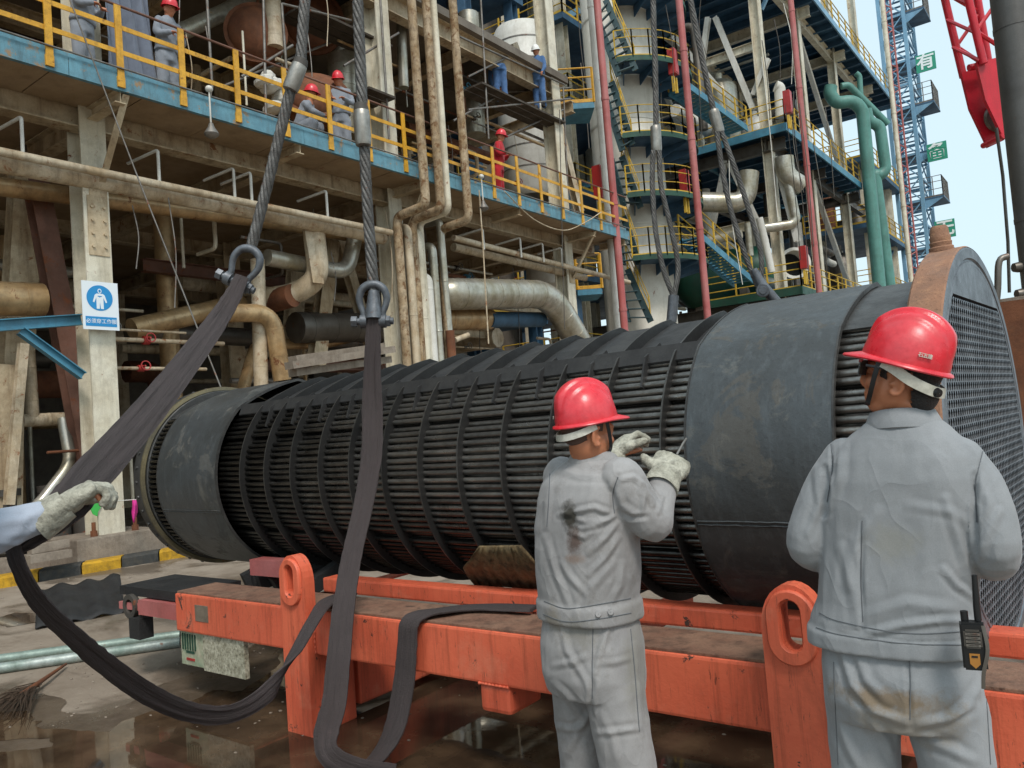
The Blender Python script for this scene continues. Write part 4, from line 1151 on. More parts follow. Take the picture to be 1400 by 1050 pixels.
# red hose cabinets on the decks
for px, py, d, w_ in ((920, 85, 31, 'red hose cabinet by the upper platform of the white column'), (936, 250, 31, 'red hose cabinet by the middle platform of the white column'), (1077, 140, 35, 'red hose cabinet on the middle blue deck corner'), (1099, 352, 35, 'red hose reel on the lowest blue deck'), (820, 250, 24, 'red hose cabinet at the end of the near deck')):
    p = P(px, py, d=d)
    t = thing('hose_cabinet', w_, 'cabinet', p-V((0,0,.9)))
    MB().box((p.x-.14, p.y-.18, p.z-.5), (p.x+.14, p.y+.18, p.z+.5)).build('case', M_red, t)
    MB().box((p.x+.141, p.y-.15, p.z-.45), (p.x+.155, p.y+.15, p.z+.45)).build('door', M_red, t)
    for s in (-.12, .12): MB().box((p.x-.05, p.y+s-.04, p.z-1.2), (p.x+.05, p.y+s+.04, p.z-.6)).build('leg', M_yellowp, t)
# blue stair flights with yellow rails beside the frame
def ramp_stair(a, b, w, label, nst=18, sm=M_blue, rm=M_yellowp):
    a, b = V(a), V(b); d = (b-a); s = V((-d.y, d.x, 0)).normalized()*w
    t = thing('stair_flight', label, 'stairs', b if b.z < a.z else a)
    for o in (V((0,0,0)), s): MB().bar(a+o, b+o, .06, .28).build('stringer', sm, t)
    k = MB()
    for i in range(nst):
        q = a.lerp(b, (i+.5)/nst)+s*.5; dd = V((d.x, d.y, 0)).normalized()
        k.bar(q-s*.48, q+s*.48, .26, .04)
    tag(k.build('treads', sm, t), kind='stuff')
    k = MB()
    for o in (V((0,0,0)), s): rail_run(k, [a+o, b+o], 1.05, 1.1, .03)
    k.build('stair_rail', rm, t)
ramp_stair(P(940, 116, d=32.5), P(1022, 176, d=36), .9, 'blue stair with yellow rails climbing left below the cream bracing')
ramp_stair(P(958, 322, d=31), P(1030, 384, d=34.5), .9, 'blue stair with yellow rails just above the bundle')
# dark green tank
t = thing('green_tank', 'dark green horizontal tank between the white column and the frame', 'tank', P(990, 420, d=40))
c = P(992, 380, d=41)
MB().lathe([(.001,-2.6),(.9,-2.45),(1.35,-2.0),(1.45,-1.6),(1.45,1.6),(1.35,2.0),(.9,2.45),(.001,2.6)], c, (.9,.4,0), 30).build('shell', M_greenvessel, t, 40)
for s in (-1.2, 1.2): MB().box((c.x+s-.2, c.y-.9, 0), (c.x+s+.2, c.y+.9, c.z-.8)).build('saddle', M_conc, t)

# ================================================================== white column vessel with platforms
vc = P(857, 200, d=33); vc.z = 0
vt = thing('white_column_vessel', 'tall white column vessel ringed by dark platforms', 'column vessel', vc)
MB().lathe([(1.6,0),(1.6,2.2),(1.45,2.5),(1.45,26),(1.0,26.6),(.4,26.9),(.001,27)], vc, (0,0,1), 48).build('shell', M_vessel, vt, 40)
for z in (4.6, 9.2, 13.5, 18): MB().lathe([(1.452,-.04),(1.47,-.04),(1.47,.04),(1.452,.04)], vc+V((0,0,z)), (0,0,1), 48).build('shell_seam', M_vessel, vt, 40)
plz = [P(868, y, d=33).z for y in (118, 216, 292, 372)] + [P(868, 25, d=33).z]
va = atan2(-vc.y, -vc.x)                    # towards the viewer
for i, z in enumerate(plz):
    a0, a1 = va-.05, va+2.3
    r0, r1 = 1.48, 2.85
    n = 20
    arc = [(r1*cos(a0+(a1-a0)*q/n), r1*sin(a0+(a1-a0)*q/n)) for q in range(n+1)]
    arci = [(r0*cos(a0+(a1-a0)*q/n), r0*sin(a0+(a1-a0)*q/n)) for q in range(n+1)]
    pf = MB().prism([(vc.x+x, vc.y+y, z-.05) for x, y in arc]+[(vc.x+x, vc.y+y, z-.05) for x, y in reversed(arci)], (0,0,.06)).build('platform', M_dkblue, vt)
    k = MB()
    for (x0, y0), (x1, y1) in zip(arc, arc[1:]): k.bar((vc.x+x0, vc.y+y0, z-.03), (vc.x+x1, vc.y+y1, z-.03), .03, .2)
    k.build('edge_band', M_dkgreen, pf)
    for q in (1, 5, 9, 13, 17):
        a = a0+(a1-a0)*q/n; e = V((cos(a), sin(a), 0))
        MB().prism([vc+e*1.46+V((0,0,z-.06)), vc+e*2.75+V((0,0,z-.06)), vc+e*2.75+V((0,0,z-.16)), vc+e*1.46+V((0,0,z-.5))], e.cross(ZUP)*.03).build('bracket', M_dkblue, pf)
    k = MB(); rail_run(k, [(vc.x+x, vc.y+y, z) for x, y in arc[::2]], 1.1, 3, .022); k.build('platform_rail', M_yellowp, pf)
def vflight(pts, i, lab):
    (al, at), (bl, bt) = pts
    t = thing('tower_stair', lab, 'stairs', P(*bl[1], d=31) if False else P(*at, d=30.4))
    L0, L1 = P(*al, d=30.7), P(*at, d=30.3)
    R0, R1 = P(*bl, d=30.7), P(*bt, d=30.3)
    MB().bar(L0, L1, .07, .24).build('stringer', M_stair, t); MB().bar(R0, R1, .07, .24).build('stringer', M_stair, t)
    n = max(6, int((L1-L0).length/.30))
    s0 = None
    for q in range(n):
        f = (q+.5)/n; a, b = L0.lerp(L1, f), R0.lerp(R1, f)
        MB().bar(a, b, .20, .035).build('tread', M_stair, t)
    for A_, B_, s in ((R0, R1, 1),):
        k = MB(); rail_run(k, [A_, B_], 1.0, 1.2, .022); k.build('stair_rail', M_yellowp, t)
vflight((((814, 18), (846, 104)), ((828, 0), (869, 96))), 0, 'uppermost dark green stair flight between the red pole and white column')
vflight((((823, 118), (851, 206)), ((836, 112), (865, 198))), 1, 'second dark green stair flight from the top beside the white column')
vflight((((836, 218), (853, 282)), ((850, 214), (876, 284))), 2, 'third dark green stair flight from the top beside the white column')
vflight((((842, 300), (853, 362)), ((852, 296), (874, 360))), 3, 'fourth dark green stair flight from the top beside the white column')
vflight((((846, 372), (860, 440)), ((858, 368), (890, 440))), 4, 'lowest dark green stair flight meeting the top of the bundle')
# blue linked platform between the near building and the column
t = thing('link_platform', 'blue walkway with yellow rails between the third column and the red pole', 'walkway', P(780, 420, d=26))
for py, px0, px1, d in ((158, 765, 815, 27), (412, 790, 826, 27)):
    a, b = P(px0, py-8, d=d), P(px1, py+14, d=d); b.z = a.z
    dd = (b-a).normalized(); s = V((-dd.y, dd.x, 0))*1.4
    MB().prism([a, b, b+s, a+s], (0,0,.2)).build('walkway_deck', M_blue, t)
    k = MB(); rail_run(k, [a+V((0,0,.2)), b+V((0,0,.2))], 1.2, 1.2, .035); k.build('walkway_rail', M_yellow, t)
    MB().bar(a+s*.5-V((0,0,.02)), V((a.x, a.y, 0))+s*.5, .3, .3).build('walkway_post', M_dkblue, t)
# shaded back structure between the buildings
bs = thing('back_structure', 'dark blue steel structure in the gap behind the red pole', 'plant frame', (-22, 30, 0))
for y in (22.5, 25.5):
    for x in (-17.8, -21): MB().hbeam((x, y, 0), (x, y, 26), .4, .4, .03, .02).build('column', M_dkblue, bs)
for z in (5.5, 9.5, 13.8, 18.5, 22.8):
    MB().box((-24, 21, z), (-17.5, 26, z+.25)).build('floor_deck', M_dkblue, bs)
    k = MB(); rail_run(k, [(-17.5, 21.1, z+.25), (-17.5, 25.9, z+.25)], 1.1, 1.3, .03); k.build('guard_rails', M_yellowp, bs)
for i in range(18):
    x = rnd.uniform(-22, -17.8); y = rnd.uniform(21.5, 25.8); z = rnd.uniform(1, 20)
    MB().tube([(x, y, z), (x, y, z+rnd.uniform(2, 5))], rnd.choice((.1, .2, .4)), 10).build('pipe', rnd.choice((M_dkclad, M_alu, M_tan)), bs, 50)
MB().box((-25, 20, 0), (-24.6, 34, 26)).build('back_wall', M_wall, bs)
for z in (4.2, 8.2, 12.4, 16.8, 21, 25.5):
    MB().box((-33, 32, z), (-19.3, 46, z+.3)).build('floor_deck', M_dkblue, bs)
    k = MB(); rail_run(k, [(-24.4, 32, z+.3), (-19.3, 32, z+.3), (-19.3, 46, z+.3)], 1.15, 1.4, .035); k.build('guard_rails', M_yellowp, bs)
for x in (-19.8, -23, -27): 
    for y in (32.6, 39): MB().hbeam((x, y, 0), (x, y, 30), .45, .45, .03, .02).build('column', M_cream, bs)
MB().box((-33.4, 30, 0), (-33, 48, 30)).build('back_wall', M_dkblue, bs)
for i in range(22):
    x = rnd.uniform(-28, -19.6); y = rnd.uniform(33, 44); z = rnd.choice((0, 4.5, 8.5, 12.7, 17.1, 21.3)); r = rnd.uniform(.3, .9)
    MB().lathe([(r,0),(r,2.4),(r*.6,2.8),(.15,2.9),(.15,3.4),(.001,3.4)], (x, y, z), (0,0,1), 14).build('vessel', rnd.choice((M_white, M_alu, M_cream, M_dkclad)), bs, 40)

# ================================================================== poles
def pole(a, b, d, r, m, label, name='standing_pipe', n=12):
    p, q = P(*a, d=d), P(*b, d=d)
    base = V(((p.x+q.x)/2, (p.y+q.y)/2, 0)); top = max(p.z, q.z)+2.5
    t = thing(name, label, 'pole', base)
    MB().tube([base, V((base.x, base.y, top))], r, n).build('shaft', m, t, 60)
    zz = 1.5
    while zz < top:
        MB().tube([V((base.x, base.y, zz)), V((base.x, base.y, zz+.1))], r*1.12, n).build('collar', m, t, 50); zz += 3.1
    return t
pole((817, 0), (852, 440), 23, .108, M_redpole, 'faded red standing pipe at the end of the near deck')
pole((806, 0), (845, 440), 23.6, .10, M_white, 'white pipe standing beside the faded red one at the deck end')
pole((929, 0), (965, 415), 27, .122, M_redpole, 'faded red standing pipe right of the white column')
pole((1081, 0), (1120, 400), 31, .115, M_redpole, 'faded red standing pipe before the blue deck corner')
pole((1203, 0), (1248, 380), 52, .15, M_cream, 'cream vertical pipe beside the blue stair tower')
t = thing('red_ladder_mast', 'slim red lattice ladder mast left of the blue stair tower', 'mast', P(1250, 400, d=54))
p, q = P(1213, 0, d=54), P(1251, 370, d=54); bx_, by_ = (p.x+q.x)/2, (p.y+q.y)/2
for s in (-.2, .2): MB().tube([(bx_+s*.8, by_+s*.6, 0), (bx_+s*.8, by_+s*.6, 34)], .06, 6).build('rail', M_redpole, t)
for i in range(48): MB().tube([(bx_-.22, by_-.17, .5+i*.7), (bx_+.22, by_+.17, .5+i*.7+(.3 if i % 2 else -.3))], .04, 5).build('rung', M_redpole, t)

# ================================================================== green pipes
pipe([P(1136, 118, d=46), P(1134, 128, d=46), P(1143, 141, d=46), P(1166, 138, d=46), P(1179, 150, d=46), P(1204, 410, d=46)], .36, M_green, 'green_pipe', 'fat green pipe dropping from an S bend under the top blue deck', R=.9)
pipe([P(1184, 150, d=47), P(1187, 166, d=47), P(1203, 172, d=47), P(1211, 232, d=47), P(1203, 240, d=47), P(1196, 238, d=47), P(1219, 410, d=47)], .33, M_green, 'green_pipe', 'second green pipe with a kink beside the fat green one', R=.8)
pipe([P(1170, 100, d=48), P(1175, 104, d=48), P(1178, 150, d=48)], .16, M_green, 'green_pipe', 'thin hooked green pipe above the S bend')
pipe([P(1150, 118, d=48), P(1160, 116, d=48), P(1214, 170, d=48)], .2, M_green, 'green_pipe', 'slanting green pipe behind the S bend')
# lower far structure to the right of the frame
lf = thing('far_platforms', 'cluster of distant platforms and cream columns below the green pipes', 'plant frame', (-12, 58, 0))
for x, y in ((-11.5, 55), (-11.5, 62), (-14.5, 55), (-14.5, 62), (-17, 58)):
    MB().hbeam((x, y, 0), (x, y, 17), .5, .5, .04, .03).build('column', M_cream, lf)
for z in (4.6, 8.2, 12.3, 16.5):
    MB().box((-17.5, 53, z), (-10.9, 64, z+.3)).build('floor_deck', M_dkblue, lf)
    k = MB(); rail_run(k, [(-15, 53, z+.3), (-10.9, 53, z+.3), (-10.9, 64, z+.3)], 1.15, 1.7, .035); k.build('guard_rails', M_yellowp, lf)
for i in range(16):
    x = rnd.uniform(-16.5, -11.6); y = rnd.uniform(53.5, 63); z = rnd.choice((0, 4.9, 8.5, 12.6))
    r = rnd.uniform(.25, .8)
    MB().lathe([(r,0),(r,2.2),(r*.6,2.6),(.15,2.7),(.15,3.2),(.001,3.2)], (x, y, z), (0,0,1), 14).build('vessel', rnd.choice((M_white, M_alu, M_rustp, M_dkclad)), lf, 40)
for a, b in (((-11.5,55.2,4.4),(-11.5,61.8,.4)), ((-11.5,61.8,4.4),(-11.5,55.2,.4)), ((-11.5,55.2,12),(-11.5,61.8,8.6)), ((-11.5,61.8,12),(-11.5,55.2,8.6)), ((-11.5,55.2,8),(-11.5,61.8,5))):
    MB().bar(a, b, .16, .16).build('brace', M_dkblue, lf)

# ================================================================== blue stair tower with slogan boards
tb = P(1243, 200, d=60)
st = thing('stair_tower', 'open blue steel stair tower with green slogan boards on its side', 'stair tower', (tb.x, tb.y, 0))
def tw(u, v, z): return V((tb.x+_ux.x*u+_uy.x*v, tb.y+_ux.y*u+_uy.y*v, z))
_ux = V((1, 0, 0)); _uy = V((0, 1, 0))
hw, hd = .82, 1.9
LV = [P(1236+ (y-200)*.105, y, d=60).z for y in (33, 97, 157, 222, 262+20, 345)]
lev0 = LV[3]; dz = (LV[0]-LV[3])/3
levels = [lev0+dz*i for i in range(-5, 6)]
levels = [z for z in levels if z > 1]
top = levels[-1]+1
for u in (-hw, hw):
    for v in (-hd, hd):
        MB().bar(tw(u, v, 0), tw(u, v, top), .24, .24, up=V((1,0,0))).build('leg', M_tower, st)
allz = sorted(levels+[z+dz/2 for z in levels]+[levels[0]-dz/2])
for z in allz:
    for (u0, v0), (u1, v1) in (((-hw,-hd),(hw,-hd)), ((hw,-hd),(hw,hd)), ((-hw,hd),(hw,hd)), ((-hw,-hd),(-hw,hd))):
        MB().bar(tw(u0, v0, z), tw(u1, v1, z), .12, .16).build('tie', M_tower, st)
for z0, z1 in zip(allz, allz[1:]):
    for s in (1, -1):
        MB().bar(tw(-hw*s, -hd, z0), tw(hw*s, -hd, z1), .08, .08).build('cross_brace', M_tower, st)
        MB().bar(tw(hw, -hd*s, z0), tw(hw, hd*s, z1), .08, .08).build('cross_brace', M_tower, st)
for i, z in enumerate(levels):
    pf = MB().prism([tw(-hw, -hd*.9, z), tw(hw+1.35, -hd*.9, z), tw(hw+1.35, hd*.6, z), tw(-hw, hd*.6, z)], (0,0,.12)).build('landing', M_dkblue, st)
    MB().prism([tw(hw, -hd*.9, z-.02), tw(hw+1.3, -hd*.9, z-.02), tw(hw, -hd*.9, z-.75)], (0,.05,0)).build('landing_bracket', M_tower, pf)
    if i < len(levels)-1:
        k = MB(); A_, B_ = tw(hw*.6, hd*.8, z+.1), tw(-hw*.6, -hd*.8, z+dz)
        for q in range(12): k.bar(tw(-.7, hd-.3-q*.28, z+.15+q*dz/12.5), tw(.7, hd-.3-q*.28, z+.15+q*dz/12.5), .26, .05)
        for u in (-.7, .7): k.bar(tw(u, hd-.3, z+.1), tw(u, hd-.3-11*.28, z+dz*.95), .06, .2)
        k.build('stair_flight', M_tower, st)
    if i % 2 == (levels.index(lev0)+1) % 2:
        k = MB(); rail_run(k, [tw(hw+.1, -hd*.88, z+.12), tw(hw+1.3, -hd*.88, z+.12), tw(hw+1.3, hd*.55, z+.12)], 1.5, .55, .03); k.build('landing_rail', M_scaf, pf)
M_signg = plain('board_green', '#2f9a7d', .5, k=.9); M_signw = plain('board_white', '#e8efee', .5)
for y, ch in ((85, '有'), (207, '备'), (313, '无')):
    px = {85: 1265.5, 207: 1281, 313: 1292}[y]
    c = P(px, y, Y=tb.y-hd-.14)
    sb = thing('slogan_board', 'green square board reading %s on the stair tower, %s' % (ch, {85: 'topmost of the three', 207: 'middle of the three', 313: 'lowest of the three'}[y]), 'sign', c-V((0,0,.75)))
    w_ = .64
    MB().box((c.x-w_, c.y, c.z-w_), (c.x+w_, c.y+.08, c.z+w_)).build('panel', M_signg, sb)
    text_obj(ch, 'lettering', M_signw, sb, (c.x, c.y-.012, c.z), V((1,0,0)), V((0,0,1)), 1.2, .01, bold=.022)

# ================================================================== crane
cr = thing('lattice_jib', 'red lattice crane jib with sheave head hanging beside the grey mast', 'crane jib', P(1335, 250, d=16))
a0, a1 = P(1290, -60, d=16), P(1345, 195, d=16)
ax = (a1-a0).normalized(); sx = ax.cross(_fw).normalized()
if sx.dot(_cr) < 0: sx = -sx
sy = ax.cross(sx)
def jp(t, u, v): return a0.lerp(a1, t)+sx*u+sy*v
L_ = (a1-a0).length
for v in (-.35, .35):
    MB().tube([jp(-.6, 0, v), jp(.62, .10, v)], .075, 8).build('chord', M_crane, cr, 60)
    MB().tube([jp(-.6, .86, v), jp(.62, .66, v)], .075, 8).build('chord', M_crane, cr, 60)
tt = [-.6+.15*i for i in range(9)]
for i, (t_, t2) in enumerate(zip(tt, tt[1:])):
    for v in (-.35, .35):
        e = lambda q, s: jp(q, (.04+.06*(q+.6)/1.2) if s else 0.86-.2*(q+.6)/1.2, v)
        MB().tube([e(t_, i % 2), e(t2, (i+1) % 2)], .04, 6).build('lacing', M_crane, cr)
    MB().tube([jp(t_, .02, -.35), jp(t2, .04, .35)], .035, 6).build('lacing', M_crane, cr)
k = MB().prism([jp(.60, .0, -.30), jp(.60, .74, -.30), jp(.80, .68, -.30), jp(1.0, .56, -.30), jp(1.02, .22, -.30), jp(.8, .02, -.30)], sy*.08); k.build('head_plate', M_crane, cr)
k = MB().prism([jp(.60, .0, .22), jp(.60, .74, .22), jp(.80, .68, .22), jp(1.0, .56, .22), jp(1.02, .22, .22), jp(.8, .02, .22)], sy*.08); k.build('head_plate', M_crane, cr)
MB().tube([jp(.60, .02, 0), jp(.60, .72, 0)], .07, 8).build('head_tie', M_crane, cr)
k = MB().lathe([(.08,-.06),(.30,-.06),(.27,0),(.30,.06),(.08,.06)], jp(.88, .5, -.1), sy, 24); k.build('sheave', M_dkclad, cr, 40)
MB().tube([jp(1.0, .2, -.35), jp(1.0, .2, .35)], .06, 10).build('pin', M_crane, cr)
ma = P(1365, 0, d=9); mb_ = P(1395, 250, d=9)
mt = thing('grey_mast', 'thick dark grey steel mast at the right picture edge', 'mast', ((ma.x+mb_.x)/2+.06, (ma.y+mb_.y)/2, 0))
bx_, by_ = (ma.x+mb_.x)/2+.10, (ma.y+mb_.y)/2+.03
MB().tube([(bx_, by_, 0), (bx_, by_, 11)], .195, 32).build('shaft', M_mast, mt, 60)
for z in (3.4, 5.6): MB().tube([(bx_, by_, z), (bx_, by_, z+.05)], .2, 32).build('weld_band', M_mast, mt, 50)
for z in (2.6, 2.9): MB().lathe([(.001,.05),(.05,.05),(.06,0),(.06,-.2)], (bx_-.2, by_-.1, z), (-.8,-.6,0), 10).build('fitting', M_dkclad, mt, 50)
cb = tag(MB().tube([P(1362, 175, d=9.2), P(1371, 240, d=9.2), P(1378, 330, d=9.2), P(1380, 400, d=9.2)], .018, 6).build('hanging_cable', M_dkclad, None, 60), 'thin grey cable hanging left of the grey mast', 'cable')
cb = tag(MB().tube(spline([P(1378, 350, d=8.5), P(1366, 358, d=8.5), P(1364, 395, d=8.5), P(1361, 420, d=8.5), P(1352, 470, d=8.5)], 5), .035, 8).build('grey_hose', M_dkclad, None, 60), 'grey hose drooping from the mast fitting behind the tubesheet', 'hose')
# ---- things behind the tubesheet at the right edge
jk = thing('pallet_stack', 'stack of weathered tan boards behind the tubesheet at the right edge', 'boards', P(1390, 620, d=8))
for i in range(7):
    p = P(1392, 418+i*22, d=8.6)
    MB().bar(p+V((-1.2,.3,0)), p+V((1.2,-.2,.03*(i % 3))), .8, .09 if i % 2 else .13).build('board', M_tan if i % 3 else M_conc, jk)
MB().box((jk.location.x-.9, jk.location.y-.5, 0), (jk.location.x+1.2, jk.location.y+.6, P(1392, 428, d=8.9).z)).build('crate', M_rustp, jk)

# thin hoist and power cables hanging before the frame
rnd3 = random.Random(31)
cbt = thing('hanging_cables', 'thin dark cables hanging loosely in front of the far frame', 'cables', P(1080, 300, d=30))
for i in range(22):
    px = rnd3.choice((rnd3.uniform(745, 812), rnd3.uniform(1040, 1130), rnd3.uniform(900, 1000))); y0 = rnd3.uniform(-20, 200); L = rnd3.uniform(80, 220); d = rnd3.uniform(27, 34)
    a, b = P(px, y0, d=d), P(px+.1*L, min(y0+L, 395), d=d)
    MB().tube(spline([a, a.lerp(b, .5)+V((rnd3.uniform(-.25, .25), 0, 0)), b], 5), .016, 4).build('cable', rnd3.choice((M_dark, M_dkclad, M_white)), cbt, 60)
# ================================================================== people
def cloth_mat(name, col, col2, stains=(), dirt=.25, dirtcol='#5a5247'):
    m = bpy.data.materials.new(name); m.use_nodes = True
    t = NT(m); p = t.pos()
    n1 = t.noise(p, 4, 6, .65)
    c = t.mix(t.ramp(n1, .35, .68), lin(col), lin(col2))
    nd = t.noise(p, 11, 7, .72)
    c = t.mix(t.math('MULTIPLY', t.ramp(nd, .54, .74), dirt), c, lin(dirtcol))
    for (sx, sy, sz), r, sc, amt in stains:
        mp = t.new('ShaderNodeMapping'); mp.inputs['Location'].default_value = (-sx, -sy, -sz)
        g_ = t.new('ShaderNodeNewGeometry'); t.l(g_.outputs['Position'], mp.inputs['Vector'])
        vs = t.new('ShaderNodeVectorMath', operation='MULTIPLY'); t.l(mp.outputs[0], vs.inputs[0]); vs.inputs[1].default_value = (1/r[0], 1/r[1], 1/r[2])
        ln = t.new('ShaderNodeVectorMath', operation='LENGTH'); t.l(vs.outputs[0], ln.inputs[0])
        d_ = t.math('ADD', ln.outputs['Value'], t.math('MULTIPLY', t.math('SUBTRACT', t.noise(p, 16, 6, .75), .5), 2.2))
        c = t.mix(t.math('MULTIPLY', t.ramp(d_, .35, 1.0, (1,1,1,1), (0,0,0,1)), amt), c, lin(sc))
    wv = t.noise(p, 420, 2, .5)
    c = t.mix(.18, c, t.mix(1.0, c, t.ramp(wv, .3, .7, (.6,.6,.6,1), (1.3,1.3,1.3,1)), 'MULTIPLY'))
    t.l(c, t.b.inputs['Base Color']); t.b.inputs['Roughness'].default_value = .88
    t.b.inputs['Specular IOR Level'].default_value = .25
    t.b.inputs['Sheen Weight'].default_value = .15
    def ridge(vec, sc, di): return t.math('POWER', t.math('SUBTRACT', 1.0, t.math('ABSOLUTE', t.math('MULTIPLY', t.math('SUBTRACT', t.noise(vec, sc, .5, .4, di), .5), 2.6))), 7.0)
    h = t.math('ADD', t.math('MULTIPLY', ridge(t.pos((1, 1, .5), (.5, .2, 0)), 5.5, .9), .4), t.math('MULTIPLY', ridge(t.pos((1, 1, .7), (-.6, .3, .4)), 11, .6), .3))
    h = t.math('ADD', h, t.math('MULTIPLY', wv, .02))
    t.bump(t.math('ADD', h, t.noise(t.pos((1, 1, .5)), 13, 4, .55, .5)), .34, .010)
    return m
def skin_mat(name, col, k=1.0):
    m = bpy.data.materials.new(name); m.use_nodes = True
    t = NT(m); p = t.pos()
    t.l(t.mix(t.noise(p, 22, 5, .6), lin(col, k*.8), lin(col, k*1.15)), t.b.inputs['Base Color'])
    t.b.inputs['Roughness'].default_value = .5
    t.b.inputs['Subsurface Weight'].default_value = .08
    t.bump(t.noise(p, 180, 3, .6), .15, .003)
    return m
M_skin = skin_mat('tanned_skin', '#b07150')
M_hair = mat('short_black_hair', '#1c1917', '#2c2826', dirt=0, rough=.6, scale=60, streak=0, bump=.9, bscale=170)
M_helmet = mat('red_helmet_shell', '#d62734', '#d4454c', dirt=.28, dirtcol='#6e2226', rough=.30, scale=9, streak=0, bump=.06, fine=.12, vary=.6)
M_strapw = mat('white_harness', '#c9c7bb', '#b3b0a2', dirt=.25, rough=.5, scale=15, streak=0)
M_glove = mat('dirty_cotton_glove', '#b9b6a6', '#8f8c7d', dirt=.75, dirtcol='#3a3831', rough=.95, scale=13, streak=0, bump=.8, bscale=70)
M_boot = mat('work_boot', '#25221f', '#332e29', dirt=.5, dirtcol='#6b5a45', rough=.7, scale=8, streak=0)
M_plastic = plain('black_plastic', '#141516', .4)
M_helw = plain('white_helmet_shell', '#e6e6e2', .3)

def evalmods(me, mods, name='tmp'):
    o = bpy.data.objects.new(name, me); COL.objects.link(o)
    for ty, kw in mods:
        md = o.modifiers.new(ty, ty)
        for k_, v_ in kw.items(): setattr(md, k_, v_)
    bpy.context.view_layer.update()
    dg = bpy.context.evaluated_depsgraph_get()
    r = bpy.data.meshes.new_from_object(o.evaluated_get(dg))
    bpy.data.objects.remove(o); bpy.data.meshes.remove(me)
    return r
def fuse(mb, voxel, smooth=4, fac=.5):
    """union of overlapping closed shells into one continuous surface"""
    me = mb.mesh('tmp')
    bm = bmesh.new(); bm.from_mesh(me); bmesh.ops.recalc_face_normals(bm, faces=bm.faces); bm.to_mesh(me); bm.free()
    return evalmods(me, [('REMESH', dict(mode='VOXEL', voxel_size=voxel, use_smooth_shade=True)), ('SMOOTH', dict(factor=fac, iterations=smooth))])
def vn(me):
    n = len(me.vertices); co = np.empty(n*3); me.vertices.foreach_get('co', co)
    no = np.empty(n*3); me.vertex_normals.foreach_get('vector', no)
    return co.reshape(-1, 3), no.reshape(-1, 3)
def setco(me, co): me.vertices.foreach_set('co', co.ravel()); me.update()
_FW, _CR, _CU, _CC = (np.array(x) for x in (_fw, _cr, _cu, CAM))
def pix(co):
    q = co-_CC; z = q@_FW
    return np.stack([700+FPX*(q@_CR)/z, 525-FPX*(q@_CU)/z], 1)
def folds(me, lst, seed=0, amp=.004, fr=(9, 9, 3.2), ridge=.004, rfr=(7, 7, 5), low=None):
    """cloth folds: hand placed creases on the side towards the photographer plus ridged noise"""
    co, no = vn(me); d = np.zeros(len(co))
    view = co-_CC; view /= np.linalg.norm(view, axis=1)[:, None]
    face = np.clip(-(no*view).sum(1)*2.2, 0, 1)
    if lst:
        px = pix(co)
        for pts, w_, a_ in lst:
            pts = np.array(pts, float); best = np.full(len(co), 1e9); tl = np.zeros(len(co)); Ltot = 0
            segs = np.linalg.norm(pts[1:]-pts[:-1], axis=1); acc = 0
            for i in range(len(pts)-1):
                a, b = pts[i], pts[i+1]; ab = b-a
                t_ = np.clip(((px-a)@ab)/(ab@ab), 0, 1)
                ds = np.linalg.norm(px-(a+t_[:, None]*ab), axis=1)
                m_ = ds < best; best[m_] = ds[m_]; tl[m_] = (acc+t_[m_]*segs[i])/segs.sum(); acc += segs[i]
            w_ = w_*.72; a_ = a_*1.0; prof = np.exp(-(best/w_)**1.15)-.5*np.exp(-((best-2.0*w_)/(.8*w_))**2)
            d += a_*prof*np.sin(np.pi*np.clip(tl*.86+.07, 0, 1))**.6*face
    for i, (c, n_) in enumerate(zip(co, no)):
        v = V(c)
        q = mnoise.noise(V((v.x*fr[0]+seed, v.y*fr[1], v.z*fr[2])))
        r_ = 1-2.4*abs(mnoise.noise(V((v.x*rfr[0]+seed*2+3*q*.3, v.y*rfr[1]+5, v.z*rfr[2]))))
        d[i] += amp*q+ridge*max(r_, -.4)+.0022*mnoise.noise(V((v.x*26+q, v.y*26, v.z*15+seed)))
    setco(me, co+no*d[:, None])

class Fig:
    """figure in local axes: x right, y forward, z up; heading turns clockwise from +Y"""
    def __init__(s, X, Y, heading, Z=0): s.o = V((X, Y, Z)); s.h = heading
    def W(s, p):
        c, n = cos(s.h), sin(s.h); x, y, z = p
        return V((s.o.x+x*c+y*n, s.o.y-x*n+y*c, s.o.z+z))
    def L(s, w_):
        d = V(w_)-s.o; c, n = cos(s.h), sin(s.h)
        return V((d.x*c-d.y*n, d.x*n+d.y*c, d.z))
    def torso(s, mb, rings, k=1.0, n=28, e=2.4):
        out = []
        for z, cx, cy, hw, hd in rings:
            ring = []
            for i in range(n):
                a = 2*pi*i/n; ca, sa = cos(a), sin(a)
                rr = (abs(ca)**e+abs(sa)**e)**(-1/e)
                ring.append(s.W((cx+hw*k*rr*ca, cy+hd*k*rr*sa, z)))
            out.append(ring)
        mb.quadstrip(out)
    def limb(s, mb, pts, rs, k=1.0, n=16, sub=5):
        pp = spline([s.W(p) for p in pts], sub)
        m = len(pts)-1; rr = []
        for i in range(len(pp)):
            f = i/sub; j = min(int(f), m-1); u = f-j
            rr.append((rs[j]*(1-u)+rs[j+1]*u)*k)
        # rounded ends
        mb.tube(pp, rr, n)
        mb.ell(pp[0], rr[0], rr[0], rr[0], n, 8); mb.ell(pp[-1], rr[-1], rr[-1], rr[-1], n, 8)

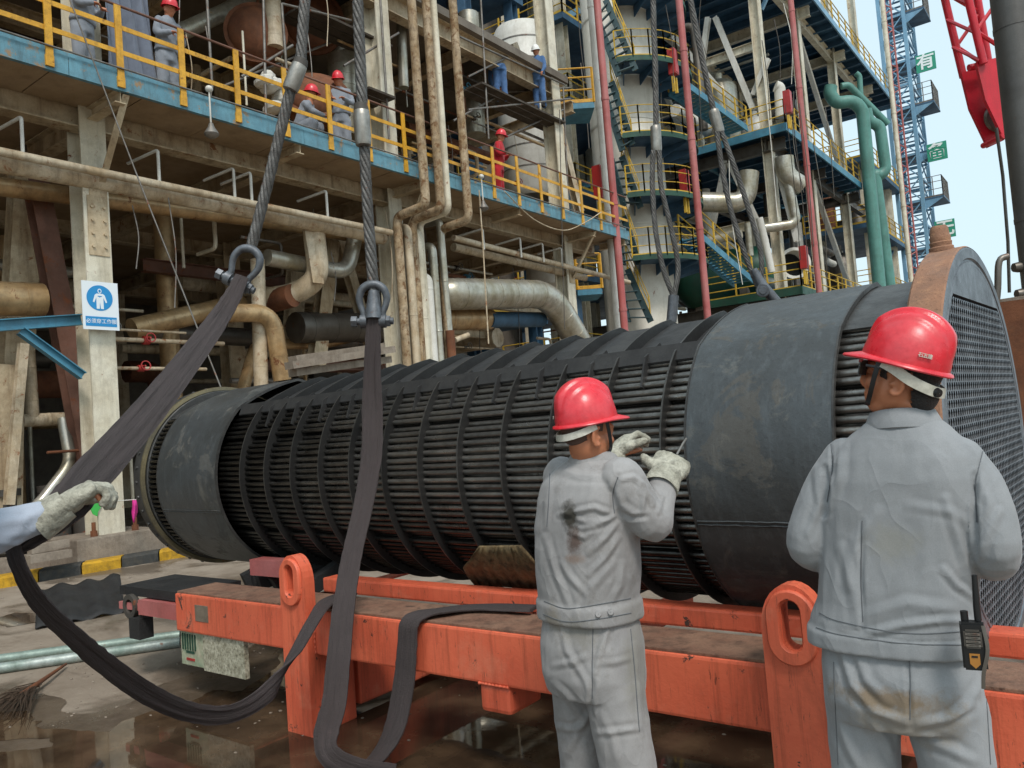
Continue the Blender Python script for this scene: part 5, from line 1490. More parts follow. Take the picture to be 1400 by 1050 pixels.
def headrot(heading, pitch, roll=0):
    return Matrix.Rotation(-heading, 3, 'Z') @ Matrix.Rotation(pitch, 3, 'X') @ Matrix.Rotation(roll, 3, 'Y')
def head_shapes(mb, c, R, s=1.0, neck=None):
    """skull, jaw, nose, ears; c is the centre of the head, R turns local axes (y = face) into the world"""
    def E(p, r, n=20, m=12): mb.ell(c+R@(V(p)*s), r[0]*s, r[1]*s, r[2]*s, n, m, R)
    E((0, -.012, .035), (.076, .094, .088)); E((0, .012, -.035), (.066, .078, .078)); E((0, .035, -.075), (.048, .052, .045))
    E((0, .092, -.018), (.015, .022, .026), 10, 8); E((0, .086, .022), (.012, .016, .035), 10, 8)
    E((0, .082, -.058), (.026, .014, .010), 12, 8); E((0, .080, -.072), (.022, .013, .010), 12, 8); E((0, .074, .03), (.058, .022, .014), 14, 8)
    for x in (-1, 1):
        E((.036*x, .070, -.022), (.026, .022, .022), 12, 8)
        E((.030*x, .083, .012), (.014, .010, .009), 10, 6)
        ea = [V(((.080+.010*(.5-.5*cos(a)))*x, -.010-.019*sin(a)*1.0+.004, -.016-.034*cos(a))) for a in np.linspace(-.35, pi+.5, 14)]
        mb.tube([c+R@(q*s) for q in ea], [.0068*s]*14, 8)
        mb.ell(c+R@(V((.076*x, -.012, -.016))*s), .007*s, .019*s, .030*s, 12, 10, R @ Matrix.Rotation(.3*x, 3, 'Z'))
        mb.ell(c+R@(V((.078*x, .006, -.044))*s), .007*s, .009*s, .011*s, 10, 8, R)
        mb.ell(c+R@(V((.079*x, .010, -.020))*s), .005*s, .005*s, .008*s, 8, 6, R)
    if neck is not None: mb.tube([c+R@(V((0, -.028, -.05))*s), c.lerp(neck, .55)+R@V((0, -.01, 0)), neck], [.056*s, .058*s, .066*s], 18)
HS1, HS2 = .87, .86
def helmet(c, R, parent, m, s=1.0, n=88, name='helmet', detail=True):
    """hard hat: dome with centre ridges, rolled rim, peak in front"""
    A, B_, H = .104*s, .119*s, .138*s
    mb = MB(); rings = []
    def pt(t, f):
        # f 0 rim .. 1 crown
        ph = f*pi/2; e = cos(ph)**.95; z = H*sin(ph)**1.02
        x, y = A*e*cos(t), B_*e*sin(t)
        if detail:
            u_ = abs(x)/s; lift = min(1, max(0, (f-.16)*3.2))
            rg = 1/(1+math.exp((u_-.021)/.0016)); side = 1/(1+math.exp((u_-.050)/.0022))
            k_ = (rg*.0125+side*.0075)*s*lift
            nn_ = V((x/A**2, y/B_**2, z/H**2)); nn_ = nn_.normalized() if nn_.length > 0 else V((0, 0, 1))
            return V((x, y, z))+nn_*k_
        return V((x, y, z))
    for f in np.linspace(0, .985, 30): rings.append([c+R@pt(2*pi*k_/n, f) for k_ in range(n)])
    mb.quadstrip(rings, True, False)
    b = len(mb.v); mb.v.append(tuple(c+R@V((0, 0, H+.0200*s)))); o_ = b-n
    for k_ in range(n): mb.f.append((o_+k_, o_+(k_+1) % n, b))
    # rim and peak: outer edge, lower lip, inner
    def rim(t, dr, z):
        fr = max(0, sin(t))**3
        ex = dr+(.038*fr*s if dr > 0 else 0)
        return c+R@V(((A+ex)*cos(t), (B_+ex)*sin(t), z-.014*fr*s*(1 if dr > .004 else 0)))
    rr = [[rim(2*pi*k_/n, d_, z_) for k_ in range(n)] for d_, z_ in ((0, .0), (.010*s, -.004*s), (.013*s, -.010*s), (.009*s, -.014*s), (-.004*s, -.010*s), (-.006*s, .02*s))]
    mb.quadstrip(rr, True, False)
    h = mb.build(name, m, parent, 45)
    return h
def hand_mesh(mb, wrist, f, nrm, thumb, s=1.0, curl=(.5, .6, .5), spread=.07, tcurl=.5, gl=1.0):
    """palm plus five fingers; f finger direction, nrm palm side, thumb lateral direction"""
    f = V(f).normalized(); nrm = (V(nrm)-f*V(nrm).dot(f)).normalized(); lt = f.cross(nrm).normalized()
    if lt.dot(V(thumb)) < 0: lt = -lt
    wrist = V(wrist)
    pal = []
    for t_, hw, hd in ((-.02, .030, .021), (.01, .034, .022), (.04, .041, .021), (.075, .044, .018), (.095, .041, .015)):
        ce = wrist+f*(t_*s)
        pal.append([ce+lt*(hw*s*gl*cos(a))+nrm*(hd*s*gl*sin(a)) for a in np.linspace(0, 2*pi, 16, endpoint=False)])
    mb.quadstrip(pal)
    for i, (off, L, r) in enumerate(((.031, .072, .0105), (.0105, .080, .011), (-.0105, .075, .0105), (-.030, .060, .0095))):
        p = wrist+f*(.088*s)+lt*(off*s); ang = 0; d0 = (f+lt*(spread*(1.5-i)*.6)).normalized()
        pts = [p-f*.015*s]; pts.append(p)
        for seg, cu in zip((.45, .32, .26), curl):
            ang += cu*(1+.08*(i-1)); d = d0*cos(ang)+nrm*sin(ang); p = p+d*(L*seg*s); pts.append(p)
        mb.tube(pts, [r*s*gl*1.05]*2+[r*s*gl, r*s*gl*.95, r*s*gl*.75], 10); mb.ell(pts[-1], r*s*gl*.76, r*s*gl*.76, r*s*gl*.76, 8, 6)
    p = wrist+f*(.022*s)+lt*(.030*s); d = (f*.62+lt*.75+nrm*.25).normalized(); pts = [p-d*.01*s, p]
    for seg, q in ((.034, 0), (.030, tcurl*.6), (.026, tcurl)):
        d2 = (d*cos(q)+(nrm*.7+f*.5-lt*.3).normalized()*sin(q)).normalized(); p = p+d2*(seg*s); pts.append(p)
    mb.tube(pts, [.0145*s*gl, .0145*s*gl, .013*s*gl, .012*s*gl, .0095*s*gl], 10); mb.ell(pts[-1], .0096*s*gl, .0096*s*gl, .0096*s*gl, 8, 6)
def cuff(wrist, d, r0, r1, L, m, parent, name='glove_cuff'):
    wrist, d = V(wrist), V(d).normalized()
    mb = MB(); rings = []
    dd, a, u = frame(d)
    for k_, (t_, r_) in enumerate(((0, r0), (.35, (r0+r1)*.5), (.8, r1*.98), (1, r1), (.98, r1-.004), (.5, (r0+r1)*.5-.005))):
        rings.append([wrist-d*(L*t_)+(a*cos(q)*(1+.06*sin(3*q+k_))+u*sin(q)*(.9+.05*cos(2*q)))*r_ for q in np.linspace(0, 2*pi, 24, endpoint=False)])
    mb.quadstrip(rings, True, False)
    return mb.build(name, m, parent, 60)
def meshobj(me, name, m, parent):
    me.name = name; me.materials.clear(); me.materials.append(m)
    me.shade_smooth()
    return link(name, me, parent)

# ------------------------------------------------------------------ near worker, seen from behind at the right
f1 = Fig(-.44, 2.19, 0.0)
p1 = thing('person', 'near worker from behind in pale grey workwear and red helmet, radio on belt', 'person', (-.46, 2.19, 0))
M_c1 = cloth_mat('pale_grey_workwear', '#919395', '#7f8284', [((-.45, 2.05, 1.20), (.07, .2, .06), '#7f7a64', .3), ((-.47, 2.02, .835), (.19, .2, .035), '#6f5a3c', .75), ((-.46, 2.02, .77), (.16, .2, .07), '#80715a', .5)], dirt=.12)
jr = [(.928, -.058, 0, .206, .146), (.966, -.058, 0, .205, .145), (.978, -.056, 0, .196, .139), (.99, -.055, 0, .195, .140), (1.04, -.045, 0, .186, .136), (1.12, -.035, 0, .182, .132), (1.20, -.025, 0, .184, .130), (1.28, -.012, -.005, .188, .126), (1.35, -.002, -.008, .184, .118), (1.40, .004, -.008, .168, .106), (1.438, .008, -.008, .140, .092), (1.470, .012, -.006, .108, .078), (1.488, .015, -.002, .085, .068), (1.50, .018, 0, .066, .062)]
armsL = [(-.128, -.005, 1.395), (-.175, -.012, 1.33), (-.215, -.03, 1.25), (-.236, -.03, 1.17), (-.20, .10, 1.13), (-.10, .22, 1.14)]
armsR = [(.130, -.005, 1.385), (.165, -.012, 1.32), (.186, -.03, 1.245), (.190, -.03, 1.172), (.16, .10, 1.13), (.07, .22, 1.13)]
ra = [.060, .060, .057, .054, .050, .044]
mb = MB(); f1.torso(mb, jr); f1.limb(mb, armsL, ra); f1.limb(mb, armsR, ra)
me = fuse(mb, .0052, 5)
folds(me, [([(1135,600),(1137,640),(1130,688)], 2.6, -.005), ([(1345,614),(1333,662),(1334,716)], 2.6, -.005), ([(1150,858),(1240,878),(1335,876)], 2.2, -.003), ([(1178,712),(1177,790),(1180,868)], 4, -.004), ([(1292,682),(1310,740),(1330,800)], 7, .007), ([(1290,778),(1308,800),(1335,818)], 6, .008), ([(1182,868),(1230,856),(1290,848),(1335,850)], 6, .007), ([(1185,842),(1240,825),(1300,832)], 9, .004),
  ([(1128,640),(1132,670),(1127,705)], 5, -.010), ([(1150,600),(1148,650),(1135,690)], 8, .006), ([(1333,650),(1332,700),(1335,760)], 5, -.010), ([(1340,655),(1352,690),(1342,730)], 7, .006), ([(1115,640),(1120,690),(1105,730)], 6, .006), ([(1365,700),(1350,730),(1340,760)], 7, .007), ([(1200,700),(1170,740),(1160,800)], 9, .005), ([(1240,690),(1300,700),(1330,720)], 7, .003), ([(1150,750),(1165,800),(1172,850)], 8, .005)], seed=3, amp=.0018, ridge=.0012, fr=(10, 10, 3), rfr=(6, 6, 4))
jk1 = meshobj(me, 'jacket', M_c1, p1)
# stitched seams laid on the cloth
from mathutils.bvhtree import BVHTree
def seams(o, lines, m, r=.0013):
    me = o.data; bv = BVHTree.FromPolygons([v.co[:] for v in me.vertices], [p.vertices[:] for p in me.polygons])
    for pts in lines:
        path = []
        pts = spline([V((x, y, 0)) for x, y in pts], 14)
        for q in pts:
            d_ = ray(q.x, q.y).normalized(); h = bv.ray_cast(CAM, d_)
            if h[0] is not None: path.append(h[0]+h[1]*.0006)
        if len(path) > 3: MB().tube(path, r, 5).build('seam', m, o, 60)
M_thread = plain('seam_thread', '#5d6063', .9)
seams(jk1, [[(1136,602),(1138,640),(1131,686)], [(1344,614),(1334,662),(1335,714)], [(1120,838),(1150,850),(1240,866),(1338,862)], [(1116,858),(1150,868),(1240,880),(1340,882)], [(1179,712),(1177,790),(1180,850)]], M_thread)
# waistband tab and buttons
hem = jk1
bt = P(1140, 862, d=2.035)
MB().lathe([(.001,.006),(.008,.006),(.010,0)], bt, (CAM-bt), 14).build('button', M_c1, hem, 40)
bt = P(1157, 873, d=1.975)
MB().lathe([(.001,.006),(.008,.006),(.010,0)], bt, (CAM-bt), 14).build('button', M_c1, hem, 40)
# collar
mb = MB(); rg = []
for z, k_ in ((1.474, 1.0), (1.505, .93), (1.520, .92), (1.518, 1.02), (1.486, 1.22), (1.474, 1.25), (1.470, 1.15)):
    rg.append([f1.W((.016+.074*k_*cos(a), .002+.072*k_*sin(a), z-.020*max(0, sin(a))-.004*cos(2*a))) for a in np.linspace(0, 2*pi, 40, endpoint=False)])
mb.quadstrip(rg, True, False); mb.build('collar', M_c1, jk1, 60)
# trousers
def trousers(fig, hips, legs, voxel=.0062):
    mb = MB(); fig.torso(mb, hips, e=2.3)
    for pts, rs in legs: fig.limb(mb, pts, rs, n=20)
    return fuse(mb, voxel, 7)
me = trousers(f1, [(1.02, -.055, 0, .165, .115), (.95, -.055, 0, .172, .122), (.88, -.05, -.01, .182, .134), (.80, -.048, -.012, .182, .140), (.75, -.048, -.008, .172, .128)],
  [([(-.140, -.01, .80), (-.150, -.01, .66), (-.160, .0, .46), (-.165, -.01, .25), (-.17, -.02, .09)], [.094, .086, .080, .078, .076]), ([(.045, -.01, .80), (.055, -.01, .66), (.06, .0, .46), (.065, -.01, .25), (.065, -.02, .09)], [.094, .086, .080, .078, .076])])
folds(me, [([(1150,885),(1165,935),(1195,972),(1238,988)], 7, .009), ([(1170,890),(1185,930),(1215,960)], 7, .005), ([(1255,992),(1290,985),(1330,965)], 7, .008), ([(1262,1010),(1300,1025),(1330,1040)], 8, .007), ([(1145,980),(1160,1020),(1175,1050)], 7, .006), ([(1343,930),(1325,960),(1300,985)], 7, .006), ([(1240,900),(1243,940),(1244,985)], 4, -.006), ([(1190,985),(1210,1010),(1225,1050)], 7, .006)], seed=8, amp=.0025, ridge=.0025, fr=(9, 9, 4), rfr=(6, 6, 7))
tr1 = meshobj(me, 'trousers', M_c1, p1)
seams(tr1, [[(1243,896),(1245,930),(1244,984)], [(1140,905),(1142,960),(1146,1045)], [(1346,925),(1350,980),(1354,1045)]], M_thread)
mb = MB(); f1.torso(mb, [(.968, -.055, 0, .178, .128), (.93, -.055, 0, .180, .130)]); mb.build('belt', M_plastic, tr1, 40)
for x in (-.165, .06):
    mb = MB(); f1.torso(mb, [(0, x, .04, .050, .135), (.03, x, .04, .052, .138), (.07, x, .02, .048, .11), (.11, x, -.02, .045, .065)]); mb.build('boot', M_boot, p1, 50)
# head
h1c = P(1232, 516, d=1.985); R1 = headrot(radians(-90), radians(13))
neck1 = f1.W((.016, .0, 1.47))
mb = MB(); head_shapes(mb, h1c, R1, .85, neck1)
f1.torso(mb, jr[5:-1], .80); f1.limb(mb, armsL, ra, .72); f1.limb(mb, armsR, ra, .72)
for sgn, arm in ((-1, armsL), (1, armsR)):
    wr = f1.W(arm[-1]); hand_mesh(mb, wr, f1.W((0, .3, 1.16))-wr, V((0, 0, -1)), V((0, 1, .3)), .95, (.4, .5, .4))
f1.torso(mb, [(1.06, -.05, 0, .14, .10), (.95, -.05, 0, .145, .10), (.85, -.05, 0, .15, .11), (.78, -.05, 0, .145, .105)])
for pts_ in ([(-.140, -.01, .80), (-.150, -.01, .66), (-.160, .0, .46), (-.165, -.01, .25), (-.17, -.02, .09)], [(.045, -.01, .80), (.055, -.01, .66), (.06, .0, .46), (.065, -.01, .25), (.065, -.02, .09)]): f1.limb(mb, pts_, [.07, .06, .055, .05, .045])
body = meshobj(fuse(mb, .0050, 2, .4), 'body', M_skin, p1)
# hair under the helmet
mb = MB()
mb.ell(h1c+R1@V((0, -.013, .030)), .0695, .0835, .078, 24, 16, R1)
mb.ell(h1c+R1@V((0, -.050, -.032)), .054, .043, .054, 20, 12, R1)
me = fuse(mb, .006, 2)
co, no = vn(me); loc = np.array([(R1.inverted()@(V(c)-h1c))[:] for c in co])
keep_mask = (loc[:, 1] < .042) | (loc[:, 2] > .03)
bm = bmesh.new(); bm.from_mesh(me); bm.verts.ensure_lookup_table()
bmesh.ops.delete(bm, geom=[v for v in bm.verts if not keep_mask[v.index] or (abs(loc[v.index, 0]) > .035 and loc[v.index, 1] > -.034 and loc[v.index, 1] < .018 and loc[v.index, 2] < .012) or (loc[v.index, 1] > .018 and loc[v.index, 2] < -.012)], context='VERTS')
bm.to_mesh(me); bm.free()
meshobj(me, 'hair', M_hair, body)
Rh = headrot(radians(-88), radians(22)); hc1 = h1c+R1@V((0, -.004, .040))
hm1 = helmet(hc1, Rh, p1, M_helmet, HS1)
def surf_text(hc, R, t, z, txt, size, par, m, hs=1.0):
    """small marking fixed on the helmet side"""
    A, B_ = .1035*hs, .1190*hs
    for k_, (ch) in enumerate(txt):
        tt = t+(k_-1)*.105
        p = hc+R@V((A*cos(tt)*1.005, B_*sin(tt)*1.005, z)); n_ = (R@V((cos(tt)/A, sin(tt)/B_, 2.2))).normalized()
        ux = (R@V((-A*sin(tt), B_*cos(tt), 0))).normalized(); uz = n_.cross(ux)
        if uz.z < 0: uz = -uz; ux = -ux
        ux = uz.cross(n_) if ux.cross(uz).dot(n_) < 0 else ux
        text_obj(ch, 'helmet_marking', m, par, p+n_*.002, ux, uz, size, .0008)
surf_text(hc1, Rh, radians(212), .028, '石五建', .012, hm1, M_strapw, HS1)
# suspension band, chin strap and glasses
def band(pts, w_, m, name, par, up, th=.003):
    pp = spline([hc1+Rh@(V(q)*.90) for q in pts], 6)
    return MB().ribbon(pp, w_, th, side=(Rh@V(up)).normalized()).build(name, m, par, 60)
band([(-.088, .035, -.012), (-.092, 0, -.022), (-.088, -.045, -.040), (-.066, -.090, -.052), (-.03, -.112, -.056), (.0, -.117, -.056), (.03, -.112, -.056), (.066, -.09, -.052), (.088, -.045, -.04), (.092, 0, -.022)], .026, M_strapw, 'suspension_band', hm1, (0, .15, 1))
kp = hc1+Rh@(V((-.045, -.107, -.056))*.9); MB().lathe([(.001,.010),(.010,.009),(.012,0)], kp, Rh@V((-.5, -.85, 0)), 16).build('ratchet_knob', M_plastic, hm1, 50)
band([(-.084, .045, -.01), (-.081, .045, -.06), (-.070, .045, -.105), (-.045, .05, -.135), (0, .06, -.145), (.045, .05, -.135), (.081, .045, -.06)], .012, M_plastic, 'chin_strap', hm1, (0, 1, 0), .002)
mb = MB().ribbon(spline([h1c+R1@V(q) for q in [V(z_)*.88 for z_ in ((-.074, .078, .016), (-.062, .096, .015), (-.03, .108, .012), (0, .110, .012), (.03, .108, .012), (.062, .096, .015), (.074, .078, .016))]], 6), .036, .003, side=(R1@V((0, 0, 1))).normalized())
for sx in (-1, 1): mb.ribbon(spline([h1c+R1@(V(z_)*.88) for z_ in ((.075*sx, .080, .024), (.084*sx, .04, .022), (.088*sx, -.01, .018))], 5), .007, .003, side=(R1@V((0, 0, 1))).normalized())
gl_ = mb.build('safety_glasses', plain('dark_lens', '#1c1210', .15), body, 60)
mb = MB().ribbon(spline([h1c+R1@V(q) for q in [V(z_)*.88 for z_ in ((-.066, .094, .036), (-.03, .109, .034), (0, .111, .034), (.03, .109, .034), (.066, .094, .036))]], 6), .008, .004, side=(R1@V((0, 0, 1))).normalized())
mb.build('red_brow_bar', M_red, gl_, 60)
# radio on the belt
rp = P(1331, 882, d=1.765)
rd = thing('two_way_radio', 'black two-way radio with stub antenna clipped on the belt of the near worker', 'radio', rp-V((0, 0, .05)))
_rr = (CAM-rp); _rr.z = 0; _rr.normalize(); _rs = V((-_rr.y, _rr.x, 0))
def rbox(name, u0, u1, w0, w1, z0, z1, m, par):
    o = MB()
    cs = [rp+_rs*u*.88+_rr*w_+V((0, 0, z*.9)) for z in (z0, z1) for u, w_ in ((u0, w0), (u1, w0), (u1, w1), (u0, w1))]
    o.quadstrip([cs[:4], cs[4:]])
    me = o.mesh(name); bm = bmesh.new(); bm.from_mesh(me); bmesh.ops.recalc_face_normals(bm, faces=bm.faces); bmesh.ops.bevel(bm, geom=bm.edges[:], offset=.004, segments=2, affect='EDGES'); bm.to_mesh(me); bm.free()
    me.materials.append(m); return link(name, me, par)
bd_ = rbox('case', -.027, .027, -.012, .024, -.055, .060, M_plastic, rd)
rbox('speaker_grille', -.020, .020, .0235, .0255, .0, .045, M_dark, bd_)
for i in range(4): rbox('grille_slot', -.016, .016, .0252, .0265, .006+i*.009, .009+i*.009, M_scaf, bd_)
mb = MB().prism([rp+_rr*.0245+_rs*u+V((0,0,z)) for u, z in ((-.010,-.012),(.010,-.012),(.010,-.034),(0,-.044),(-.010,-.034))], _rr*.002); mb.build('badge', plain('badge_orange', '#a5702e', .5), bd_)
mb = MB().prism([rp+_rr*.0266+_rs*u+V((0,0,z)) for u, z in ((-.006,-.016),(.006,-.016),(.006,-.020),(-.006,-.020))], _rr*.001); mb.build('badge_mark', M_plastic, bd_)
mb = MB().tube([rp+_rs*.014+V((0,0,.055)), rp+_rs*.014+V((0,0,.085)), rp+_rs*.016+V((0,0,.155))], [.0075, .0075, .006], 12); mb.build('antenna', M_plastic, rd, 50)
mb = MB().tube([rp-_rs*.012+V((0,0,.055)), rp-_rs*.012+V((0,0,.075))], .008, 12); mb.build('volume_knob', M_plastic, rd, 50)
mb = MB().ribbon(spline([rp+_rs*.022+_rr*.024+V((0,0,.05)), rp+_rs*.026+_rr*.03+V((0,0,0)), rp+_rs*.014+_rr*.03+V((0,0,-.05)), rp+_rs*.010+_rr*.03+V((0,0,-.085))], 5), .008, .003, side=_rs); mb.build('wrist_loop', M_dkclad, rd, 60)

# ------------------------------------------------------------------ middle worker, hands on the bundle
f2 = Fig(-1.36, 2.17, radians(12))
p2 = thing('person', 'middle worker in oil stained grey workwear and red helmet reaching to the tubes', 'person', (-1.36, 2.17, 0))
s1_, s2_ = P(772, 712, d=2.40), P(775, 742, d=2.38)
M_c2 = cloth_mat('stained_grey_workwear', '#9b9998', '#7d7b7a', [(tuple(s1_), (.045, .2, .065), '#2b281f', .95), (tuple(s2_), (.038, .2, .06), '#4a352b', .85), (tuple(P(785, 765, d=2.4)), (.05, .2, .02), '#7c6454', .6), (tuple(P(790, 868, d=2.4)), (.07, .2, .07), '#6d695c', .55), (tuple(P(750, 850, d=2.45)), (.05, .3, .06), '#7a705e', .6), (tuple(P(870, 900, d=2.4)), (.03, .3, .2), '#777468', .5)], dirt=.4)
jr2 = [(.926, -.035, 0, .176, .144), (.980, -.035, 0, .176, .144), (.992, -.035, 0, .168, .136), (1.06, -.03, 0, .176, .140), (1.14, -.025, .0, .178, .138), (1.22, -.02, .0, .180, .132), (1.30, -.012, .004, .178, .124), (1.355, -.005, .010, .168, .112), (1.388, 0, .016, .140, .096), (1.412, .004, .022, .105, .080), (1.428, .008, .026, .080, .068), (1.438, .010, .028, .066, .062)]
eR, wR = f2.L(P(893, 716, d=2.42)), f2.L(P(908, 655, d=2.53))
eL, wL = f2.L(P(800, 690, d=2.85)), f2.L(P(836, 628, d=2.86))
armR = [(.145, .005, 1.365), tuple(V((.145, .005, 1.365)).lerp(eR, .5)+V((.0, -.01, .0))), tuple(eR), tuple(eR.lerp(wR, .5)), tuple(wR)]
armL = [(-.13, .02, 1.37), tuple(V((-.13, .02, 1.37)).lerp(eL, .55)), tuple(eL), tuple(eL.lerp(wL, .5)), tuple(wL)]
ra2 = [.068, .066, .058, .050, .042]
mb = MB(); f2.torso(mb, jr2); f2.limb(mb, armR, ra2); f2.limb(mb, armL, ra2)
me = fuse(mb, .0052, 5)
folds(me, [([(838,703),(812,694),(790,699),(765,704)], 4.5, .009), ([(839,707),(820,716),(795,723)], 4.5, .009), ([(842,716),(828,735),(806,757)], 5, .008), ([(846,735),(826,765),(806,785)], 5, .007), ([(812,724),(800,735),(780,728)], 4.5, .006), ([(770,700),(800,714),(838,708)], 4, .006), ([(778,828),(762,790),(746,735)], 5, .006), ([(800,826),(812,800),(838,770)], 6, .005), ([(836,825),(848,800),(852,770)], 5, .006), ([(800,812),(780,790),(768,770)], 5, .005),
  ([(852,655),(866,652),(878,662),(893,690)], 4.5, .008), ([(872,664),(880,680),(878,702)], 4, .008), ([(846,672),(850,690),(870,704)], 5, .006), ([(845,700),(862,708),(885,706)], 4, -.006), ([(845,650),(838,672),(838,700)], 4, -.006), ([(752,650),(748,690),(746,720)], 5, .004), ([(895,668),(905,680),(900,700)], 4, .006), ([(760,640),(790,650),(830,652)], 6, .004)], seed=21, amp=.0018, ridge=.0016, fr=(10, 10, 5), rfr=(7, 7, 6))
jk2 = meshobj(me, 'jacket', M_c2, p2)
hem2 = jk2
seams(jk2, [[(845,652),(838,675),(840,702)], [(744,822),(775,832),(820,826),(862,818)], [(743,840),(775,850),(820,846),(863,838)], [(752,648),(750,690),(748,720)]], M_thread, .0015)
for px, py in ((818, 840), (835, 837)):
    bt = P(px, py, d=2.375)
    MB().lathe([(.001,.008),(.008,.008),(.010,0)], bt, (CAM-bt), 14).build('button', M_c2, hem2, 40)
mb = MB(); rg = []
for z, k_ in ((1.412, 1.0), (1.436, .95), (1.450, .96), (1.447, 1.06), (1.424, 1.25), (1.410, 1.28), (1.406, 1.15)):
    rg.append([f2.W((.010+.072*k_*cos(a), .032+.068*k_*sin(a), z-.028*max(0, sin(a)))) for a in np.linspace(0, 2*pi, 40, endpoint=False)])
mb.quadstrip(rg, True, False); mb.build('collar', M_c2, jk2, 60)
me = trousers(f2, [(1.0, -.035, 0, .148, .118), (.93, -.035, 0, .158, .128), (.85, -.032, -.006, .172, .138), (.76, -.03, -.008, .174, .140), (.70, -.03, -.004, .166, .128)],
  [([(-.115, 0, .74), (-.124, .01, .60), (-.130, .02, .44), (-.132, .0, .25), (-.132, -.01, .09)], [.093, .086, .082, .080, .078]), ([(.055, -.01, .74), (.068, -.01, .60), (.078, .0, .44), (.080, -.02, .25), (.080, -.03, .09)], [.095, .090, .086, .084, .080])])
folds(me, [([(768,850),(775,890),(800,930),(812,965)], 5, .006), ([(835,852),(820,890),(812,930)], 5, .007), ([(758,910),(785,905),(800,898)], 5, .006), ([(757,935),(775,950),(798,985)], 5, .007), ([(757,992),(780,998),(800,990)], 5, .007), ([(815,908),(840,906),(860,900)], 5, .005), ([(816,1002),(845,1000),(876,995)], 5, .007), ([(810,970),(790,1000),(770,1040)], 6, .007), ([(822,975),(838,1010),(845,1045)], 6, .005), ([(812,925),(808,950),(809,980)], 4, -.008), ([(866,880),(872,930),(876,990)], 4, .006)], seed=33, amp=.0025, ridge=.0025, fr=(9, 9, 5), rfr=(6, 6, 8))
tr2 = meshobj(me, 'trousers', M_c2, p2)
seams(tr2, [[(811,852),(810,900),(810,955)], [(862,860),(868,920),(874,1000)]], M_thread, .0015)
for x in (-.125, .072):
    mb = MB(); f2.torso(mb, [(0, x, .03, .050, .135), (.03, x, .03, .052, .138), (.07, x, .01, .048, .11), (.11, x, -.03, .045, .065)]); mb.build('boot', M_boot, p2, 50)
h2c = P(803, 592, d=2.52); R2 = headrot(radians(28), radians(-8))
mb = MB(); head_shapes(mb, h2c, R2, .86, f2.W((.008, .03, 1.42)))
f2.torso(mb, jr2[4:-1], .80); f2.limb(mb, armR, ra2, .72); f2.limb(mb, armL, ra2, .72)
gR, gL = P(921, 628, d=2.60), P(858, 598, d=2.92)
f2.torso(mb, [(1.06, -.035, 0, .13, .10), (.95, -.035, 0, .13, .10), (.85, -.03, 0, .14, .11), (.74, -.03, 0, .14, .105)])
for pts_ in ([(-.115, 0, .74), (-.124, .01, .60), (-.130, .02, .44), (-.132, .0, .25), (-.132, -.01, .09)], [(.055, -.01, .74), (.068, -.01, .60), (.078, .0, .44), (.080, -.02, .25), (.080, -.03, .09)]): f2.limb(mb, pts_, [.07, .06, .055, .05, .045])
hw2R, hw2L = f2.W(wR), f2.W(wL)
hand_mesh(mb, hw2R, gR-hw2R, V((-.3, .6, -.6)), V((-1, .2, .1)), .9, (.5, .7, .5)); hand_mesh(mb, hw2L, gL-hw2L, V((.3, .9, 0)), V((.2, 0, 1)), .9, (.5, .6, .4))
body2 = meshobj(fuse(mb, .0064, 2, .4), 'body', M_skin, p2)
mb = MB(); mb.ell(h2c+R2@V((0, -.011, .030)), .070, .084, .078, 24, 16, R2); mb.ell(h2c+R2@V((0, -.040, -.006)), .054, .046, .040, 20, 12, R2)
me = fuse(mb, .006, 2); co, no = vn(me); loc = np.array([(R2.inverted()@(V(c)-h2c))[:] for c in co])
bm = bmesh.new(); bm.from_mesh(me); bm.verts.ensure_lookup_table()
bmesh.ops.delete(bm, geom=[v for v in bm.verts if (loc[v.index, 1] > .02 and loc[v.index, 2] < .03) or (abs(loc[v.index, 0]) > .05 and loc[v.index, 1] > -.03 and loc[v.index, 2] < 0)], context='VERTS')
bm.to_mesh(me); bm.free(); meshobj(me, 'hair', skin_mat('cropped_hair', '#4a342a'), body2)
Rh2 = headrot(radians(32), radians(7), radians(2)); hc2 = h2c+R2@V((0, -.006, .042))
hm2 = helmet(hc2, Rh2, p2, M_helmet, HS2)
hc1_, Rh_ = hc1, Rh
hc1, Rh = hc2, Rh2
band([(-.088, -.01, -.02), (-.078, -.065, -.034), (-.045, -.104, -.042), (0, -.116, -.044), (.045, -.104, -.042), (.078, -.065, -.034), (.09, -.01, -.02)], .022, M_strapw, 'suspension_band', hm2, (0, .15, 1))
band([(.084, .035, -.01), (.078, .04, -.06), (.062, .045, -.105), (.0, .06, -.14)], .012, M_plastic, 'chin_strap', hm2, (0, 1, 0), .002)
surf_text(hc2, Rh2, radians(248), .024, '石五建', .010, hm2, M_strapw, HS2)
hc1, Rh = hc1_, Rh_
def glove(fig_par, wrist, tip, nrm, thumb, curl, s=1.12, name='glove', tc=.5, cr0=.05, cr1=.058, cl=.075):
    mb = MB(); hand_mesh(mb, wrist, V(tip)-V(wrist), nrm, thumb, s, curl, .06, tc, 1.28)
    me = fuse(mb, .0048, 2, .4); co, no = vn(me)
    d = np.array([mnoise.noise(V(c)*38)*.0035+mnoise.noise(V(c)*90)*.0015 for c in co]); setco(me, co+no*d[:, None])
    g = meshobj(me, name, M_glove, fig_par)
    cuff(V(wrist)+(V(tip)-V(wrist)).normalized()*.028, V(tip)-V(wrist), cr0, cr1, cl, M_glove, g)
    return g
glove(p2, hw2R, gR, V((-.5, .6, -.5)), V((-1, .2, .1)), (.7, .9, .6))
glove(p2, hw2L, gL, V((.5, .8, -.1)), V((.2, 0, 1)), (.5, .7, .5))
